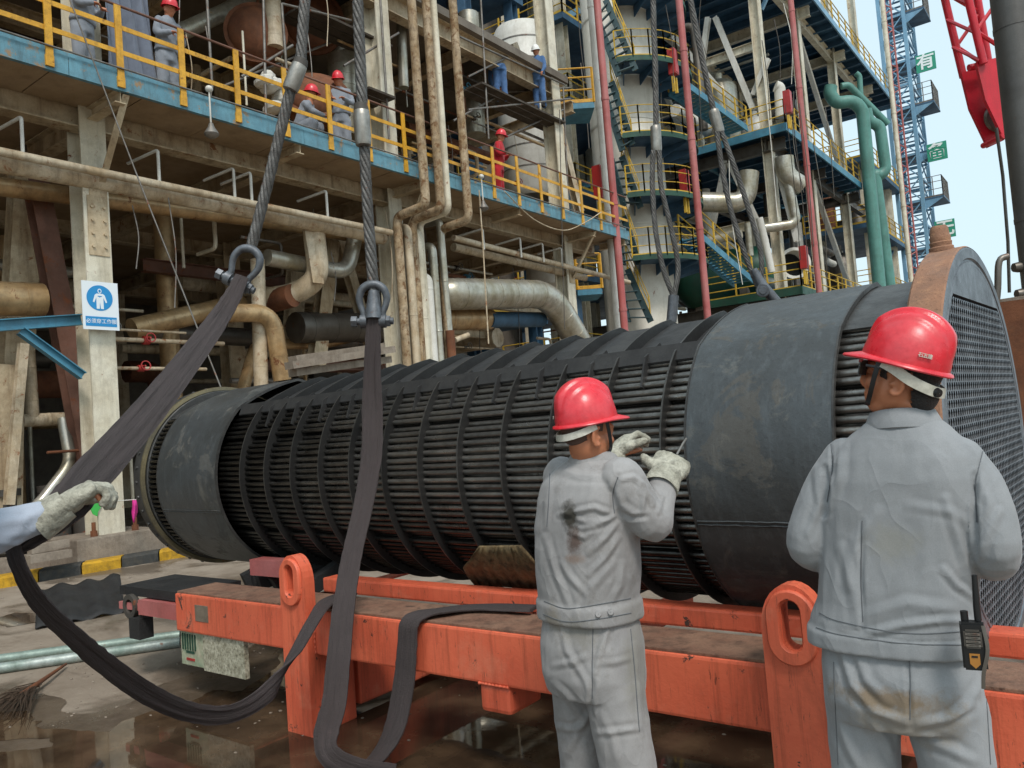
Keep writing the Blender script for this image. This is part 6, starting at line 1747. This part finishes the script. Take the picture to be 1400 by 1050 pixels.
# scraper in his right hand
sc_ = thing('scraper', 'thin wire scraper in the right glove of the middle worker', 'tool', P(932, 608, d=2.62))
MB().tube([P(925, 622, d=2.60), P(934, 606, d=2.66), P(938, 600, d=2.70)], .004, 8).build('shank', M_scaf, sc_, 60)

# ------------------------------------------------------------------ worker at the left edge, only the forearm is in view
f3 = Fig(-2.12, .52, radians(-20))
p3 = thing('person', 'worker at the left edge whose blue grey sleeve and gloved hand hold the sling', 'person', (-2.12, .52, 0))
M_c3 = cloth_mat('blue_grey_workwear', '#a3aab6', '#929aa8', dirt=.08)
wr3 = P(78, 698, d=2.10); hd3 = P(112, 676, d=2.13)
sh3, el3 = (-.17, .02, 1.40), None
w3 = f3.L(wr3); e3 = f3.L(P(-95, 752, d=1.90))
jr3 = [(z, 0, y_, a*1.05, b) for z, x_, y_, a, b in jr[2:]]
a3R = [(.16, .0, 1.41), tuple(V((.16, 0, 1.41)).lerp(e3, .5)), tuple(e3), tuple(e3.lerp(w3, .5)+V((0, 0, -.006))), tuple(w3)]
a3L = [(-.16, .0, 1.41), (-.23, .02, 1.25), (-.25, .05, 1.12), (-.22, .20, 1.05), (-.15, .32, 1.08)]
mb = MB(); f3.torso(mb, jr3); f3.limb(mb, a3R, [.068, .066, .062, .054, .036]); f3.limb(mb, a3L, [.068, .064, .058, .05, .044])
me = fuse(mb, .0085, 4)
folds(me, [([(60,698),(30,712),(0,716)], 6, .006), ([(82,700),(70,720),(45,740)], 5, .007), ([(40,705),(20,730),(0,738)], 6, .005), ([(0,742),(30,744),(60,738)], 5, .006)], seed=41, amp=.003, ridge=.004)
meshobj(me, 'jacket', M_c3, p3)
me = trousers(f3, [(1.0, 0, 0, .158, .118), (.9, 0, 0, .172, .13), (.8, 0, -.01, .176, .135), (.74, 0, -.006, .168, .125)], [([(-.09, 0, .78), (-.10, 0, .5), (-.11, -.01, .09)], [.10, .088, .078]), ([(.09, 0, .78), (.10, 0, .5), (.11, -.01, .09)], [.10, .088, .078])], .012)
meshobj(me, 'trousers', M_c3, p3)
for x in (-.11, .11):
    mb = MB(); f3.torso(mb, [(0, x, .03, .050, .135), (.03, x, .03, .052, .138), (.07, x, .01, .048, .11), (.11, x, -.03, .045, .065)]); mb.build('boot', M_boot, p3, 50)
h3c = f3.W((0, .03, 1.62)); R3 = headrot(radians(5), radians(5))
mb = MB(); head_shapes(mb, h3c, R3, 1.0, f3.W((0, .0, 1.47))); f3.torso(mb, jr3[2:-1], .8); f3.limb(mb, a3R, [.068, .066, .062, .052, .042], .72); f3.limb(mb, a3L, [.068, .064, .058, .05, .044], .72)
hand_mesh(mb, wr3, hd3-wr3, V((.2, .5, -.3)), V((0, 0, 1)), .9, (.6, .8, .5))
f3.torso(mb, [(1.06, 0, 0, .13, .10), (.85, 0, 0, .14, .11), (.78, 0, 0, .14, .105)])
for x in (-.09, .09): f3.limb(mb, [(x, 0, .78), (x, 0, .45), (x*1.2, -.01, .1)], [.08, .062, .05])
meshobj(fuse(mb, .009, 2, .4), 'body', M_skin, p3)
helmet(h3c+R3@V((0, -.005, .055)), R3, p3, M_helmet, 1.15)
glove(p3, wr3, hd3, V((.3, .7, -.3)), V((-.1, .3, 1)), (.7, 1.0, .7), 1.12, cr0=.048, cr1=.062, cl=.085)

# ------------------------------------------------------------------ workers on the decks
def small_worker(x, y, z, heading, label, mc, mh, pose='stand', group=None, lean=0.0):
    f = Fig(x, y, heading, z)
    t = thing('person', label, 'person', (x, y, z))
    c_ = 1.0
    if pose == 'crouch':
        tor = [(.28, 0, -.05, .17, .15), (.45, 0, .0, .17, .14), (.62, 0, .07, .18, .13), (.78, 0, .12, .17, .11), (.86, 0, .14, .08, .07)]
        legs = [([(s*.10, -.05, .30), (s*.14, .28, .42), (s*.13, .10, .06)], [.10, .085, .07]) for s in (-1, 1)]
        arms = [([(s*.16, .12, .76), (s*.20, .30, .58), (s*.10, .45, .52)], [.06, .055, .045]) for s in (-1, 1)]
        hc = (0, .20, .98)
    elif pose == 'bend':
        tor = [(.80, 0, -.08, .17, .13), (.95, 0, -.02, .18, .15), (1.05, 0, .12, .18, .14), (1.08, 0, .28, .17, .13), (1.02, 0, .42, .12, .1)]
        legs = [([(s*.09, -.08, .86), (s*.10, -.04, .46), (s*.11, -.06, .06)], [.10, .085, .07]) for s in (-1, 1)]
        arms = [([(s*.17, .32, 1.05), (s*.20, .38, .80), (s*.12, .50, .62)], [.06, .055, .045]) for s in (-1, 1)]
        hc = (0, .55, 1.02)
    else:
        tor = [(r_[0]-.0, 0, r_[2]+lean*(r_[0]-.9), r_[3]*.98, r_[4]) for r_ in jr]
        legs = [([(s*.09, 0, .80), (s*.10, .01, .46), (s*.11, -.01, .06)], [.105, .088, .074]) for s in (-1, 1)]
        if pose == 'rail': arms = [([(s*.17, lean*.5, 1.40), (s*.24, .06+lean*.3, 1.15), (s*.12, .24, 1.16)], [.062, .056, .044]) for s in (-1, 1)]
        else: arms = [([(s*.17, lean*.5, 1.40), (s*.23, .02, 1.14), (s*.20, .16, .95)], [.062, .056, .044]) for s in (-1, 1)]
        hc = (0, .02+lean*.7, 1.61)
    mb = MB(); f.torso(mb, tor)
    for p_, r_ in arms: f.limb(mb, p_, r_, n=12)
    me = fuse(mb, .022, 3); folds(me, [], seed=x*7, amp=.008, ridge=.008); j = meshobj(me, 'jacket', mc, t)
    mb = MB()
    if pose == 'stand' or pose == 'rail': f.torso(mb, [(.98, 0, 0, .16, .12), (.88, 0, 0, .175, .13), (.76, 0, 0, .175, .13)])
    elif pose == 'bend': f.torso(mb, [(.95, 0, -.06, .17, .14), (.8, 0, -.08, .175, .14)])
    else: f.torso(mb, [(.45, 0, -.04, .16, .14), (.22, 0, -.08, .17, .15)])
    for p_, r_ in legs: f.limb(mb, p_, r_, n=12)
    me = fuse(mb, .022, 3); folds(me, [], seed=y*5, amp=.008, ridge=.008); meshobj(me, 'trousers', mc, t)
    R = headrot(heading, radians(-12)); hw_ = f.W(hc)
    mb = MB(); head_shapes(mb, hw_, R, 1.0, f.W((hc[0], hc[1]-.03, hc[2]-.2)))
    f.torso(mb, tor[1:-1], .78)
    for p_, r_ in arms:
        f.limb(mb, p_, r_, .7, 10)
        a_, b_ = f.W(p_[-2]), f.W(p_[-1]); hand_mesh(mb, b_, b_-a_, V((0, 0, -1)), V((0, 0, 1)), .9, (.4, .5, .3))
    for p_, r_ in legs: f.limb(mb, p_, r_, .7, 10)
    meshobj(fuse(mb, .013, 1, .3), 'body', M_skin, t)
    helmet(hw_+R@V((0, 0, .05)), R, t, mh, 1.12, 20, detail=False)
    for p_, r_ in legs:
        q = p_[-1]; mb = MB(); f.torso(mb, [(q[2]-.06, q[0], q[1]+.04, .05, .13), (q[2]+.01, q[0], q[1]+.03, .05, .12), (q[2]+.05, q[0], q[1], .045, .07)]); mb.build('boot', M_boot, t, 50)
    return t
M_cg = cloth_mat('grey_overall', '#8d929a', '#7b8088', dirt=.3)
M_cb = cloth_mat('blue_overall', '#4f6f9a', '#41608a', dirt=.2)
M_cr = cloth_mat('red_overall', '#b3222b', '#9c1c25', dirt=.2)
away = radians(150)
q = P(465, 150, X=-11.55); small_worker(q.x, q.y, 6.98, radians(140), 'grey clad worker in red helmet leaning at the yellow railing between the ropes', M_cg, M_helmet, 'rail')
q = P(412, 150, X=-11.45); small_worker(q.x, q.y, 6.98, radians(60), 'worker in red helmet crouching on the deck behind the left rope ferrule', M_cg, M_helmet, 'crouch')
q = P(226, 50, X=-11.5); small_worker(q.x, q.y, 6.98, radians(80), 'grey clad worker in red helmet by the hanging tarpaulin on the deck', M_cg, M_helmet, 'rail', lean=.15)
q = P(112, 30, X=-11.5); small_worker(q.x, q.y, 6.98, radians(60), 'grey clad worker at the far left of the deck railing', M_cg, M_helmet, 'rail', lean=.1)
q = P(681, 230, X=-11.35); small_worker(q.x, q.y, 6.98, radians(70), 'worker in red overall and red helmet at the deck railing', M_cr, M_helmet, 'rail', lean=.15)
zs = P(735, 146, X=-11.9).z
q = P(737, 120, X=-11.9); small_worker(q.x, q.y, zs, radians(170), 'worker in blue overall and white helmet on the scaffold platform', M_cb, M_helw, 'stand')
q = P(684, 120, X=-12.0); small_worker(q.x, q.y, P(684, 133, X=-12).z-.12, radians(-45), 'worker in blue overall bending over on the scaffold platform', M_cb, M_helmet, 'bend')
# grey tarpaulin between the two left deck workers
tp = MB(); cols = 26
rows = []
for j_ in range(14):
    z = 6.99+2.3*j_/13; ring = []
    for i_ in range(cols):
        u = i_/(cols-1); y = 5.85+.85*u*(1-.25*j_/13)+.08*j_/13
        ring.append((-11.5+.06*sin(u*22+j_*.3)+.02*sin(u*51)-.15*j_/13, y, z))
    rows.append(ring)
tp.quadstrip(rows, False, False); nb = len(tp.v)
tpo = tp.build('tarpaulin', cloth_mat('grey_tarp', '#737a88', '#666d7a', dirt=.2), None, 60, fixn=False)
md = tpo.modifiers.new('thickness', 'SOLIDIFY'); md.thickness = .006
tag(tpo, 'crumpled grey blue tarpaulin hanging on the deck behind the railing at left', 'tarpaulin')
# ================================================================== wire ropes, shackles and slings
M_rope = mat('steel_wire_rope', '#6f6d6a', '#55524f', rust=.08, dirt=.5, dirtcol='#262422', rough=.5, metal=.55, scale=20, streak=0, bump=.5, bscale=160)
M_ferr = mat('pressed_ferrule', '#a8a49c', '#87827a', dirt=.35, rough=.4, metal=.7, scale=9, streak=.3)
M_shk = mat('galvanised_shackle', '#6d7176', '#54585d', rust=.06, dirt=.4, rough=.5, metal=.5, scale=12, streak=0)
def strap_mat():
    m = bpy.data.materials.new('worn_lifting_sling'); m.use_nodes = True
    t = NT(m); p = t.pos()
    n1 = t.noise(p, 5, 8, .7, .4); n2 = t.noise(p, 45, 6, .75)
    c = t.mix(t.ramp(n1, .38, .66), lin('#1d1718'), lin('#2f2728'))
    c = t.mix(t.math('MULTIPLY', t.ramp(n2, .52, .7), .55), c, lin('#191617'))
    c = t.mix(t.math('MULTIPLY', t.ramp(t.noise(p, 12, 8, .75), .58, .72), .45), c, lin('#55393f'))
    c = t.mix(t.math('MULTIPLY', t.ramp(t.noise(p, 24, 8, .8), .62, .7), .5), c, lin('#5c5652'))
    tc_ = t.new('ShaderNodeTexCoord'); mp_ = t.new('ShaderNodeMapping'); mp_.inputs['Scale'].default_value = (7, 1.6, 1); t.l(tc_.outputs['UV'], mp_.inputs['Vector'])
    sk = t.noise(mp_.outputs[0], 3.0, 8, .78, .3)                     # frayed yarns run along the sling
    c = t.mix(t.math('MULTIPLY', t.ramp(sk, .50, .62), .75), c, lin('#141112'))
    c = t.mix(t.math('MULTIPLY', t.ramp(sk, .38, .26), .4), c, lin('#5d5250'))
    t.l(c, t.b.inputs['Base Color']); t.b.inputs['Roughness'].default_value = .85
    t.bump(t.math('ADD', t.math('MULTIPLY', sk, 2.2), t.noise(p, 140, 3, .6)), .8, .006)
    return m
M_sling = strap_mat()
def wrope(pts, r, parent, name='rope', strands=6, m=None):
    pp = spline(pts, 10) if len(pts) > 2 else [V(pts[0]).lerp(V(pts[1]), i/40) for i in range(41)]
    # resample evenly
    L = [0]
    for a, b in zip(pp, pp[1:]): L.append(L[-1]+(b-a).length)
    n = max(12, int(L[-1]/(r*1.1))); res = []
    j = 0
    for i in range(n+1):
        s = L[-1]*i/n
        while j < len(L)-2 and L[j+1] < s: j += 1
        f = (s-L[j])/max(1e-9, L[j+1]-L[j]); res.append(pp[j].lerp(pp[j+1], f))
    mb = MB(); sr = r*.40; R = r*.62; prev = None; fr = []
    for i, p in enumerate(res):
        d = (res[min(i+1, n)]-res[max(i-1, 0)]).normalized()
        if prev is None: _, a, u = frame(d)
        else:
            a = (prev-d*prev.dot(d)).normalized(); u = a.cross(d)
        prev = a; fr.append((a, u))
    for k_ in range(strands):
        path = []
        for i, p in enumerate(res):
            an = 2*pi*k_/strands+(L[-1]*i/n)/(r*11)*2*pi
            path.append(p+(fr[i][0]*cos(an)+fr[i][1]*sin(an))*R)
        mb.tube(path, sr, 6, False)
    mb.tube(res, r*.5, 6)
    return mb.build(name, m or M_rope, parent, 70, fixn=False)
def ferrule(a, b, r, parent, name='ferrule'):
    a, b = V(a), V(b); d = b-a
    return MB().tube([a, a+d*.04, a+d*.2, a+d*.85, a+d*.97, b], [r*.8, r*.95, r, r*1.0, r*.92, r*.75], 20).build(name, M_ferr, parent, 40)
def shackle(c, up, side, s, label):
    t = thing('bow_shackle', label, 'shackle', c)
    up = V(up).normalized(); side = (V(side)-up*V(side).dot(up)).normalized(); c = V(c); nz = up.cross(side)
    path = [(-.050,-.105),(-.052,-.06),(-.066,-.02),(-.072,.02),(-.058,.062),(-.03,.084),(0,.090),(.03,.084),(.058,.062),(.072,.02),(.066,-.02),(.052,-.06),(.050,-.105)]
    pp = spline([c+side*(x*s)+up*(y*s) for x, y in path], 5)
    n = len(pp); rr = [s*(.019+.003*cos(pi*(2*i/(n-1)-1))) for i in range(n)]
    MB().tube(pp, rr, 14).build('bow', M_shk, t, 60)
    for x in (-.050, .050):
        q = c+side*(x*s)-up*(.105*s); MB().tube([q-side*.017*s, q+side*.017*s], .036*s, 20).build('eye', M_shk, t, 40)
    q = c-up*(.105*s)
    MB().tube([q-side*.085*s, q+side*.105*s], .0185*s, 14).build('pin', M_shk, t, 50)
    MB().tube([q-side*.115*s, q-side*.085*s], .03*s, 6).build('pin_nut', M_shk, t)
    MB().tube([q+side*.068*s, q+side*.088*s], .03*s, 6).build('pin_head', M_shk, t)
    return q
def strap(pts, widths, sides, t, name, label, nx=18, sub=8, amp=.006, seed=0):
    pp = spline(pts, sub); m = len(pts)-1
    rows = []
    def at(lst, f):
        j = min(int(f), m-1); u = f-j; return lst[j]*(1-u)+lst[j+1]*u
    top, bot = [], []
    vv = 0
    for i, p in enumerate(pp):
        f = i/sub
        d = (pp[min(i+1, len(pp)-1)]-pp[max(i-1, 0)]).normalized(); vv += (pp[i]-pp[i-1]).length if i else 0
        sd = at(sides, f); a = (sd-d*sd.dot(d)).normalized(); u = a.cross(d); hw = at(widths, f)/2
        r1, r2 = [], []
        for k_ in range(nx):
            x = -1+2*k_/(nx-1)
            h = amp*mnoise.noise(V((x*3.2+seed, vv*2.0, seed)))+amp*.6*mnoise.noise(V((x*8+seed, vv*3.5, 3)))+amp*.35*mnoise.noise(V((x*22, vv*1.5, 8+seed)))
            th = t*.5*(1-.55*abs(x)**6)
            ed = .004*mnoise.noise(V((vv*30, x, seed)))*abs(x)**8
            q = p+a*(x*hw+ed)+u*h
            r1.append(q+u*th); r2.append(q-u*th)
        rows.append(r1+r2[::-1])
    o = MB().quadstrip(rows).build(name, M_sling, None, 70)
    uv = o.data.uv_layers.new(name='along'); w2 = 2*nx; st_ = [0]
    for a_, b_ in zip(pp, pp[1:]): st_.append(st_[-1]+(b_-a_).length)
    for lp in o.data.loops:
        r_, c_ = divmod(lp.vertex_index, w2); c_ = c_ if c_ < nx else 2*nx-1-c_
        uv.data[lp.index].uv = (c_/(nx-1), st_[min(r_, len(st_)-1)])
    return tag(o, label, 'sling')

# ---- left rope, shackle and the sling pulled by the worker
rp1 = thing('wire_rope', 'thick steel wire rope with ferrule at left, leaning right towards the top', 'wire rope', P(341, 348, d=4.2))
a = P(343, 340, d=4.2); b = P(397, 125, d=4.22); c_ = P(410, 88, d=4.23)
wrope([a, P(370, 235, d=4.21), b, c_, P(417, 0, d=4.25), P(436, -180, d=4.3)], .030, rp1)
ferrule(P(410, 88, d=4.22), P(396, 124, d=4.21), .043, rp1)
MB().tube([P(412, 81, d=4.22), P(410, 90, d=4.22)], [.036, .040], 14).build('seizing', M_dark, rp1, 50)
sp1 = shackle(P(335, 362, d=4.15), P(362, 300, d=4.15)-P(338, 350, d=4.15), (_cr*.95-_cu*.30), .98, 'grey bow shackle joining the left rope and the slanting sling')
S_ = [P(331, 378, d=4.1), P(318, 405, d=4.02), P(296, 440, d=3.85), P(250, 503, d=3.4), P(190, 578, d=2.85), P(130, 645, d=2.42), P(92, 690, d=2.16), P(54, 722, d=2.11), P(16, 752, d=2.09)]
pv = lambda x, y: (_cr*x+_cu*y)
strap(S_, [.068, .085, .10, .112,   .118, .118, .105, .08, .05], [pv(.75, -.65)]*9, .016, 'lifting_sling', 'worn dark sling stretched from the left shackle down to the gloved hand', seed=1)
S2 = [P(16, 742, d=2.08), P(26, 775, d=2.08), P(52, 822, d=2.16), P(98, 868, d=2.30), P(150, 912, d=2.48), P(205, 950, d=2.68), P(262, 974, d=2.90), P(318, 975, d=3.15), P(368, 945, d=3.42), P(402, 895, d=3.70), P(430, 845, d=3.96), P(448, 824, d=4.18), P(475, 812, d=4.45)]
sd2 = [pv(.9, .1), pv(.9, .1), pv(.8, .5), pv(.55, .6), pv(.5, .7), pv(.4, .85), pv(.2, .95), pv(0, 1), pv(-.3, .9), pv(.8, .55), pv(.85, .45), V((1, -.3, 0)), V((1, 0, 0))]
strap(S2, [.04, .042, .048, .055, .064, .068, .068, .072, .085, .10, .11, .12, .12], sd2, .016, 'lifting_sling', 'slack dark sling loop sagging from the hand to the orange beam', seed=5, amp=.004)
# ---- middle rope, shackle and hanging sling
rp2 = thing('wire_rope', 'steel wire rope with ferrule hanging straight above the middle shackle', 'wire rope', P(510, 405, d=4.4))
wrope([P(511, 400, d=4.4), P(503, 290, d=4.4), P(497, 180, d=4.4), P(493, 100, d=4.4), P(489, 0, d=4.4), P(482, -180, d=4.4)], .032, rp2)
ferrule(P(494, 150, d=4.38), P(497, 200, d=4.38), .046, rp2, 'ferrule')
MB().tube([P(493, 142, d=4.38), P(494, 152, d=4.38)], [.037, .043], 14).build('seizing', M_dark, rp2, 50)
shackle(P(510, 412, d=4.38), pv(-.02, 1), pv(1, .02), 1.05, 'grey bow shackle hanging from the middle rope in front of the bundle')
MB().tube([P(511, 398, d=4.39), P(511, 436, d=4.37)], [.03, .05], 12).build('thimble', M_shk, rp2, 50)
S3 = [P(511, 434, d=4.36), P(510, 465, d=4.36), P(509, 510, d=4.36), P(509, 560, d=4.34), P(508, 620, d=4.28), P(497, 690, d=4.18), P(481, 760, d=4.04), P(470, 830, d=3.88), P(463, 900, d=3.74), P(457, 960, d=3.64), P(446, 1004, d=3.58), P(452, 1034, d=3.52), P(490, 1052, d=3.5), P(540, 1060, d=3.5)]
strap(S3, [.075, .085, .095, .115, .115, .105, .105, .11, .115, .115, .12, .11, .10, .10], [pv(1, 0)]*5+[pv(.98, .15)]*5+[pv(.9, .35), pv(.5, .85), pv(0, 1), pv(0, 1)], .018, 'lifting_sling', 'dark sling hanging from the middle shackle past the bundle to the ground', seed=9)
S4 = [V((-2.25, 3.04, .69)), V((-2.55, 2.98, .685)), V((-2.66, 2.86, .690)), V((-2.72, 2.76, .688)), V((-2.745, 2.705, .655)), V((-2.755, 2.69, .55)), V((-2.765, 2.66, .38)), V((-2.785, 2.60, .20)), V((-2.84, 2.52, .08)), V((-2.94, 2.42, .025)), V((-3.1, 2.36, .02))]
strap(S4, [.11, .115, .12, .12, .12, .125, .14, .14, .12, .11, .1], [V((-.3, 1, 0)), V((-.5, .8, 0)), V((-.9, -.4, 0)), V((-1, -.1, 0)), V((-1, 0, 0)), V((-1, 0, 0)), V((-1, .05, 0)), V((-1, .1, 0)), V((-.9, .3, 0)), V((-.4, .9, 0)), V((0, 1, 0))], .016, 'lifting_sling', 'dark sling end draped over the orange beam between the posts', seed=14, amp=.005)
# ---- two far ropes, doubled below their ferrules
for lab, up_, fer, l1, l2 in (
  ('doubled wire rope with ferrule before the white column vessel', [(893, -120), (893, 0), (896, 100), (897, 176)], ((896, 172), (898, 208)), [(893, 206), (892, 255), (897, 320), (908, 372), (922, 408)], [(901, 206), (904, 255), (917, 310), (927, 365), (921, 408)]),
  ('doubled wire rope with ferrule leaning before the blue decks', [(922, -120), (944, 0), (962, 90), (976, 152)], ((975, 150), (984, 182)), [(980, 180), (988, 235), (1000, 290), (1020, 352), (1036, 392)], [(986, 180), (1003, 225), (1020, 275), (1040, 345), (1040, 392)])):
    t = thing('wire_rope', lab, 'wire rope', P(*l1[-1], d=4.9))
    wrope([P(*q, d=5.1) for q in up_], .019, t); wrope([P(*q, d=5.0) for q in l1], .017, t); wrope([P(*q, d=5.02) for q in l2], .017, t)
    ferrule(P(*fer[0], d=5.04), P(*fer[1], d=5.04), .034, t)
t = thing('wire_rope_socket', 'dark steel pin socket joining the leaning rope behind the bundle top', 'socket', P(1044, 398, d=4.9))
MB().tube([P(1030, 368, d=4.9), P(1040, 388, d=4.9), P(1066, 418, d=4.9)], [.022, .034, .032], 14).build('link_bar', M_shk, t, 50)
q = P(1043, 397, d=4.86); MB().lathe([(.001,.05),(.022,.05),(.024,.04),(.038,.04),(.042,.03),(.042,-.05)], q, CAM-q, 20).build('pin_boss', M_shk, t, 40)
MB().tube([P(921, 404, d=4.95), P(918, 440, d=4.95)], .032, 12).build('thimble_block', M_shk, t, 50)

# ================================================================== things on the ground
def gp(px, py, z=0): q = P(px, py, Z=z); return q
for a, b, r, m, lab in (((-30, 905, ), (246, 868), .038, M_green, 'pale green steel pipe lying on the ground, farther of the pair'), ((-30, 918), (246, 878), .040, M_white, 'whitish steel pipe lying on the ground, nearer of the pair')):
    t = thing('loose_pipe', lab, 'pipe', gp(*a))
    p0, p1 = gp(*a, r), gp(*b, r)
    k = MB(); d = (p1-p0).normalized()
    k.tube([p0, p1], r, 16).build('pipe_wall', mat('galv_'+lab[:5], '#8fa096' if r < .039 else '#aab2ad', '#7c8d84', rust=.1, dirt=.4, rough=.5, metal=.3, scale=6, streak=0), t, 50)
    MB().tube([p1-d*.002, p1+d*.003], r*.8, 16).build('bore', M_hole, t)  # black disc painted as the shaded hollow of the pipe end
bm_ = thing('twig_broom', 'brown twig broom lying on the wet concrete at the left edge', 'broom', gp(20, 960))
h0, h1 = gp(90, 908, .03), gp(30, 950, .05)
MB().tube([h0, h0.lerp(h1, .5)+V((.02,0,.01)), h1], [.010, .014, .022], 8).build('handle', M_rustp, bm_, 60)
k = MB(); rnd = random.Random(2)
for i in range(110):
    e = gp(8+rnd.uniform(-30, 34), 966+rnd.uniform(-14, 18), rnd.uniform(.004, .05)); s = h0.lerp(h1, rnd.uniform(.6, 1))+V((rnd.uniform(-.02,.02), rnd.uniform(-.02,.02), rnd.uniform(-.02,.02)))
    k.tube([s, s.lerp(e, .55)+V((0,0,.02)), e], [.004, .003, .0015], 4)
tag(k.build('bristles', mat('dry_twigs', '#4a3828', '#362a1e', dirt=.2, rough=.9, scale=20, streak=0), bm_), kind='stuff')
# black rubber sheet
tq = [gp(50, 862, .0), gp(72, 826, .16), gp(120, 812, .20), gp(168, 800, .24), (gp(162, 842, .02)), gp(110, 846, .03)]
k = MB(); rows = []
A0, B0, A1, B1 = gp(48, 862), gp(170, 838), gp(52, 822), gp(165, 802)
for j in range(9):
    row = []
    for i in range(25):
        u, v = i/24, j/8
        p = A0.lerp(B0, u).lerp(A1.lerp(B1, u), v); p.z = .02+.17*v*(1-.3*v)+.02*sin(u*19+v*3)+.02*mnoise.noise(V((u*5, v*5, 1)))
        row.append(p)
    rows.append(row)
k.quadstrip(rows, False, False); o = k.build('rubber_sheet', M_black, None, 60, fixn=False)
md = o.modifiers.new('thickness', 'SOLIDIFY'); md.thickness = .012
tag(o, 'wrinkled black rubber sheet left of the tow coupling', 'sheet')
# barrier tape line with flags
bt = thing('barrier_line', 'thin pale barrier line with pink and red flags at the column foot', 'barrier line', P(100, 690, X=-11.2))
xs = -11.3
MB().tube(spline([P(-30, 699, X=xs), P(50, 696, X=xs), P(120, 688, X=xs), P(186, 683, X=xs), P(215, 680, X=xs)], 5), .008, 6).build('cord', M_white, bt, 60)
M_pink = plain('pink_flag', '#d0308a', .7); M_rflag = plain('red_flag', '#c7263d', .7)
def flag(pts, m):
    k = MB(); rows = [[P(x0, y, X=xs+.01*i), P((x0+x1)/2, y+1, X=xs+.05), P(x1, y, X=xs-.01*i)] for i, (x0, x1, y) in enumerate(pts)]
    k.quadstrip(rows, False, False); o = k.build('flag', m, bt, 60, fixn=False); md = o.modifiers.new('thickness', 'SOLIDIFY'); md.thickness = .004
flag([(181, 187, 683), (181, 188, 692), (180, 188, 700), (181, 185, 708), (182, 184, 714)], M_pink)
flag([(12, 31, 695), (12, 30, 701), (13, 30, 707)], M_rflag)
k = MB().prism([P(123, 688, X=-11.76), P(139, 686, X=-11.76), P(138, 693, X=-11.76), P(134, 700, X=-11.76), P(133, 706, X=-11.76), P(127, 703, X=-11.76), P(124, 696, X=-11.76)], (-.01, 0, 0)); o = k.build('green_tag', plain('green_tape', '#3fae4c', .7)); tag(o, 'bright green tape patch on the foot of the near column', 'tape')
# litter and gravel
k = MB(); rnd = random.Random(4)
for i in range(160):
    px, py = rnd.uniform(-40, 420), rnd.uniform(770, 1000)
    q = gp(px, py); s = rnd.uniform(.003, .011)*(1+(q.length/9))*.6
    k.ell(q+V((0,0,s*.3)), s*rnd.uniform(.8,1.7), s*rnd.uniform(.8,1.5), s*.6, 5, 4)
for i in range(220):
    q = V((rnd.uniform(-6, 1.5), rnd.uniform(2.2, 6), 0)); s = rnd.uniform(.003, .010)
    k.ell(q+V((0,0,s*.4)), s*rnd.uniform(.8,1.7), s*rnd.uniform(.8,1.5), s*.6, 5, 4)
tag(k.build('grit', M_conc), 'scattered grit and small rust flakes on the yard', 'grit', kind='stuff')
t = thing('timber_offcut', 'grey weathered timber offcuts lying beside the column plinth', 'timber', P(60, 745, X=-11.6))
MB().bar(P(40, 752, X=-11.3), P(92, 742, X=-11.3), .14, .1).build('offcut', M_conc, t)
MB().bar(P(38, 765, X=-11.2), P(95, 756, X=-11.2), .16, .1).build('offcut', M_conc, t)
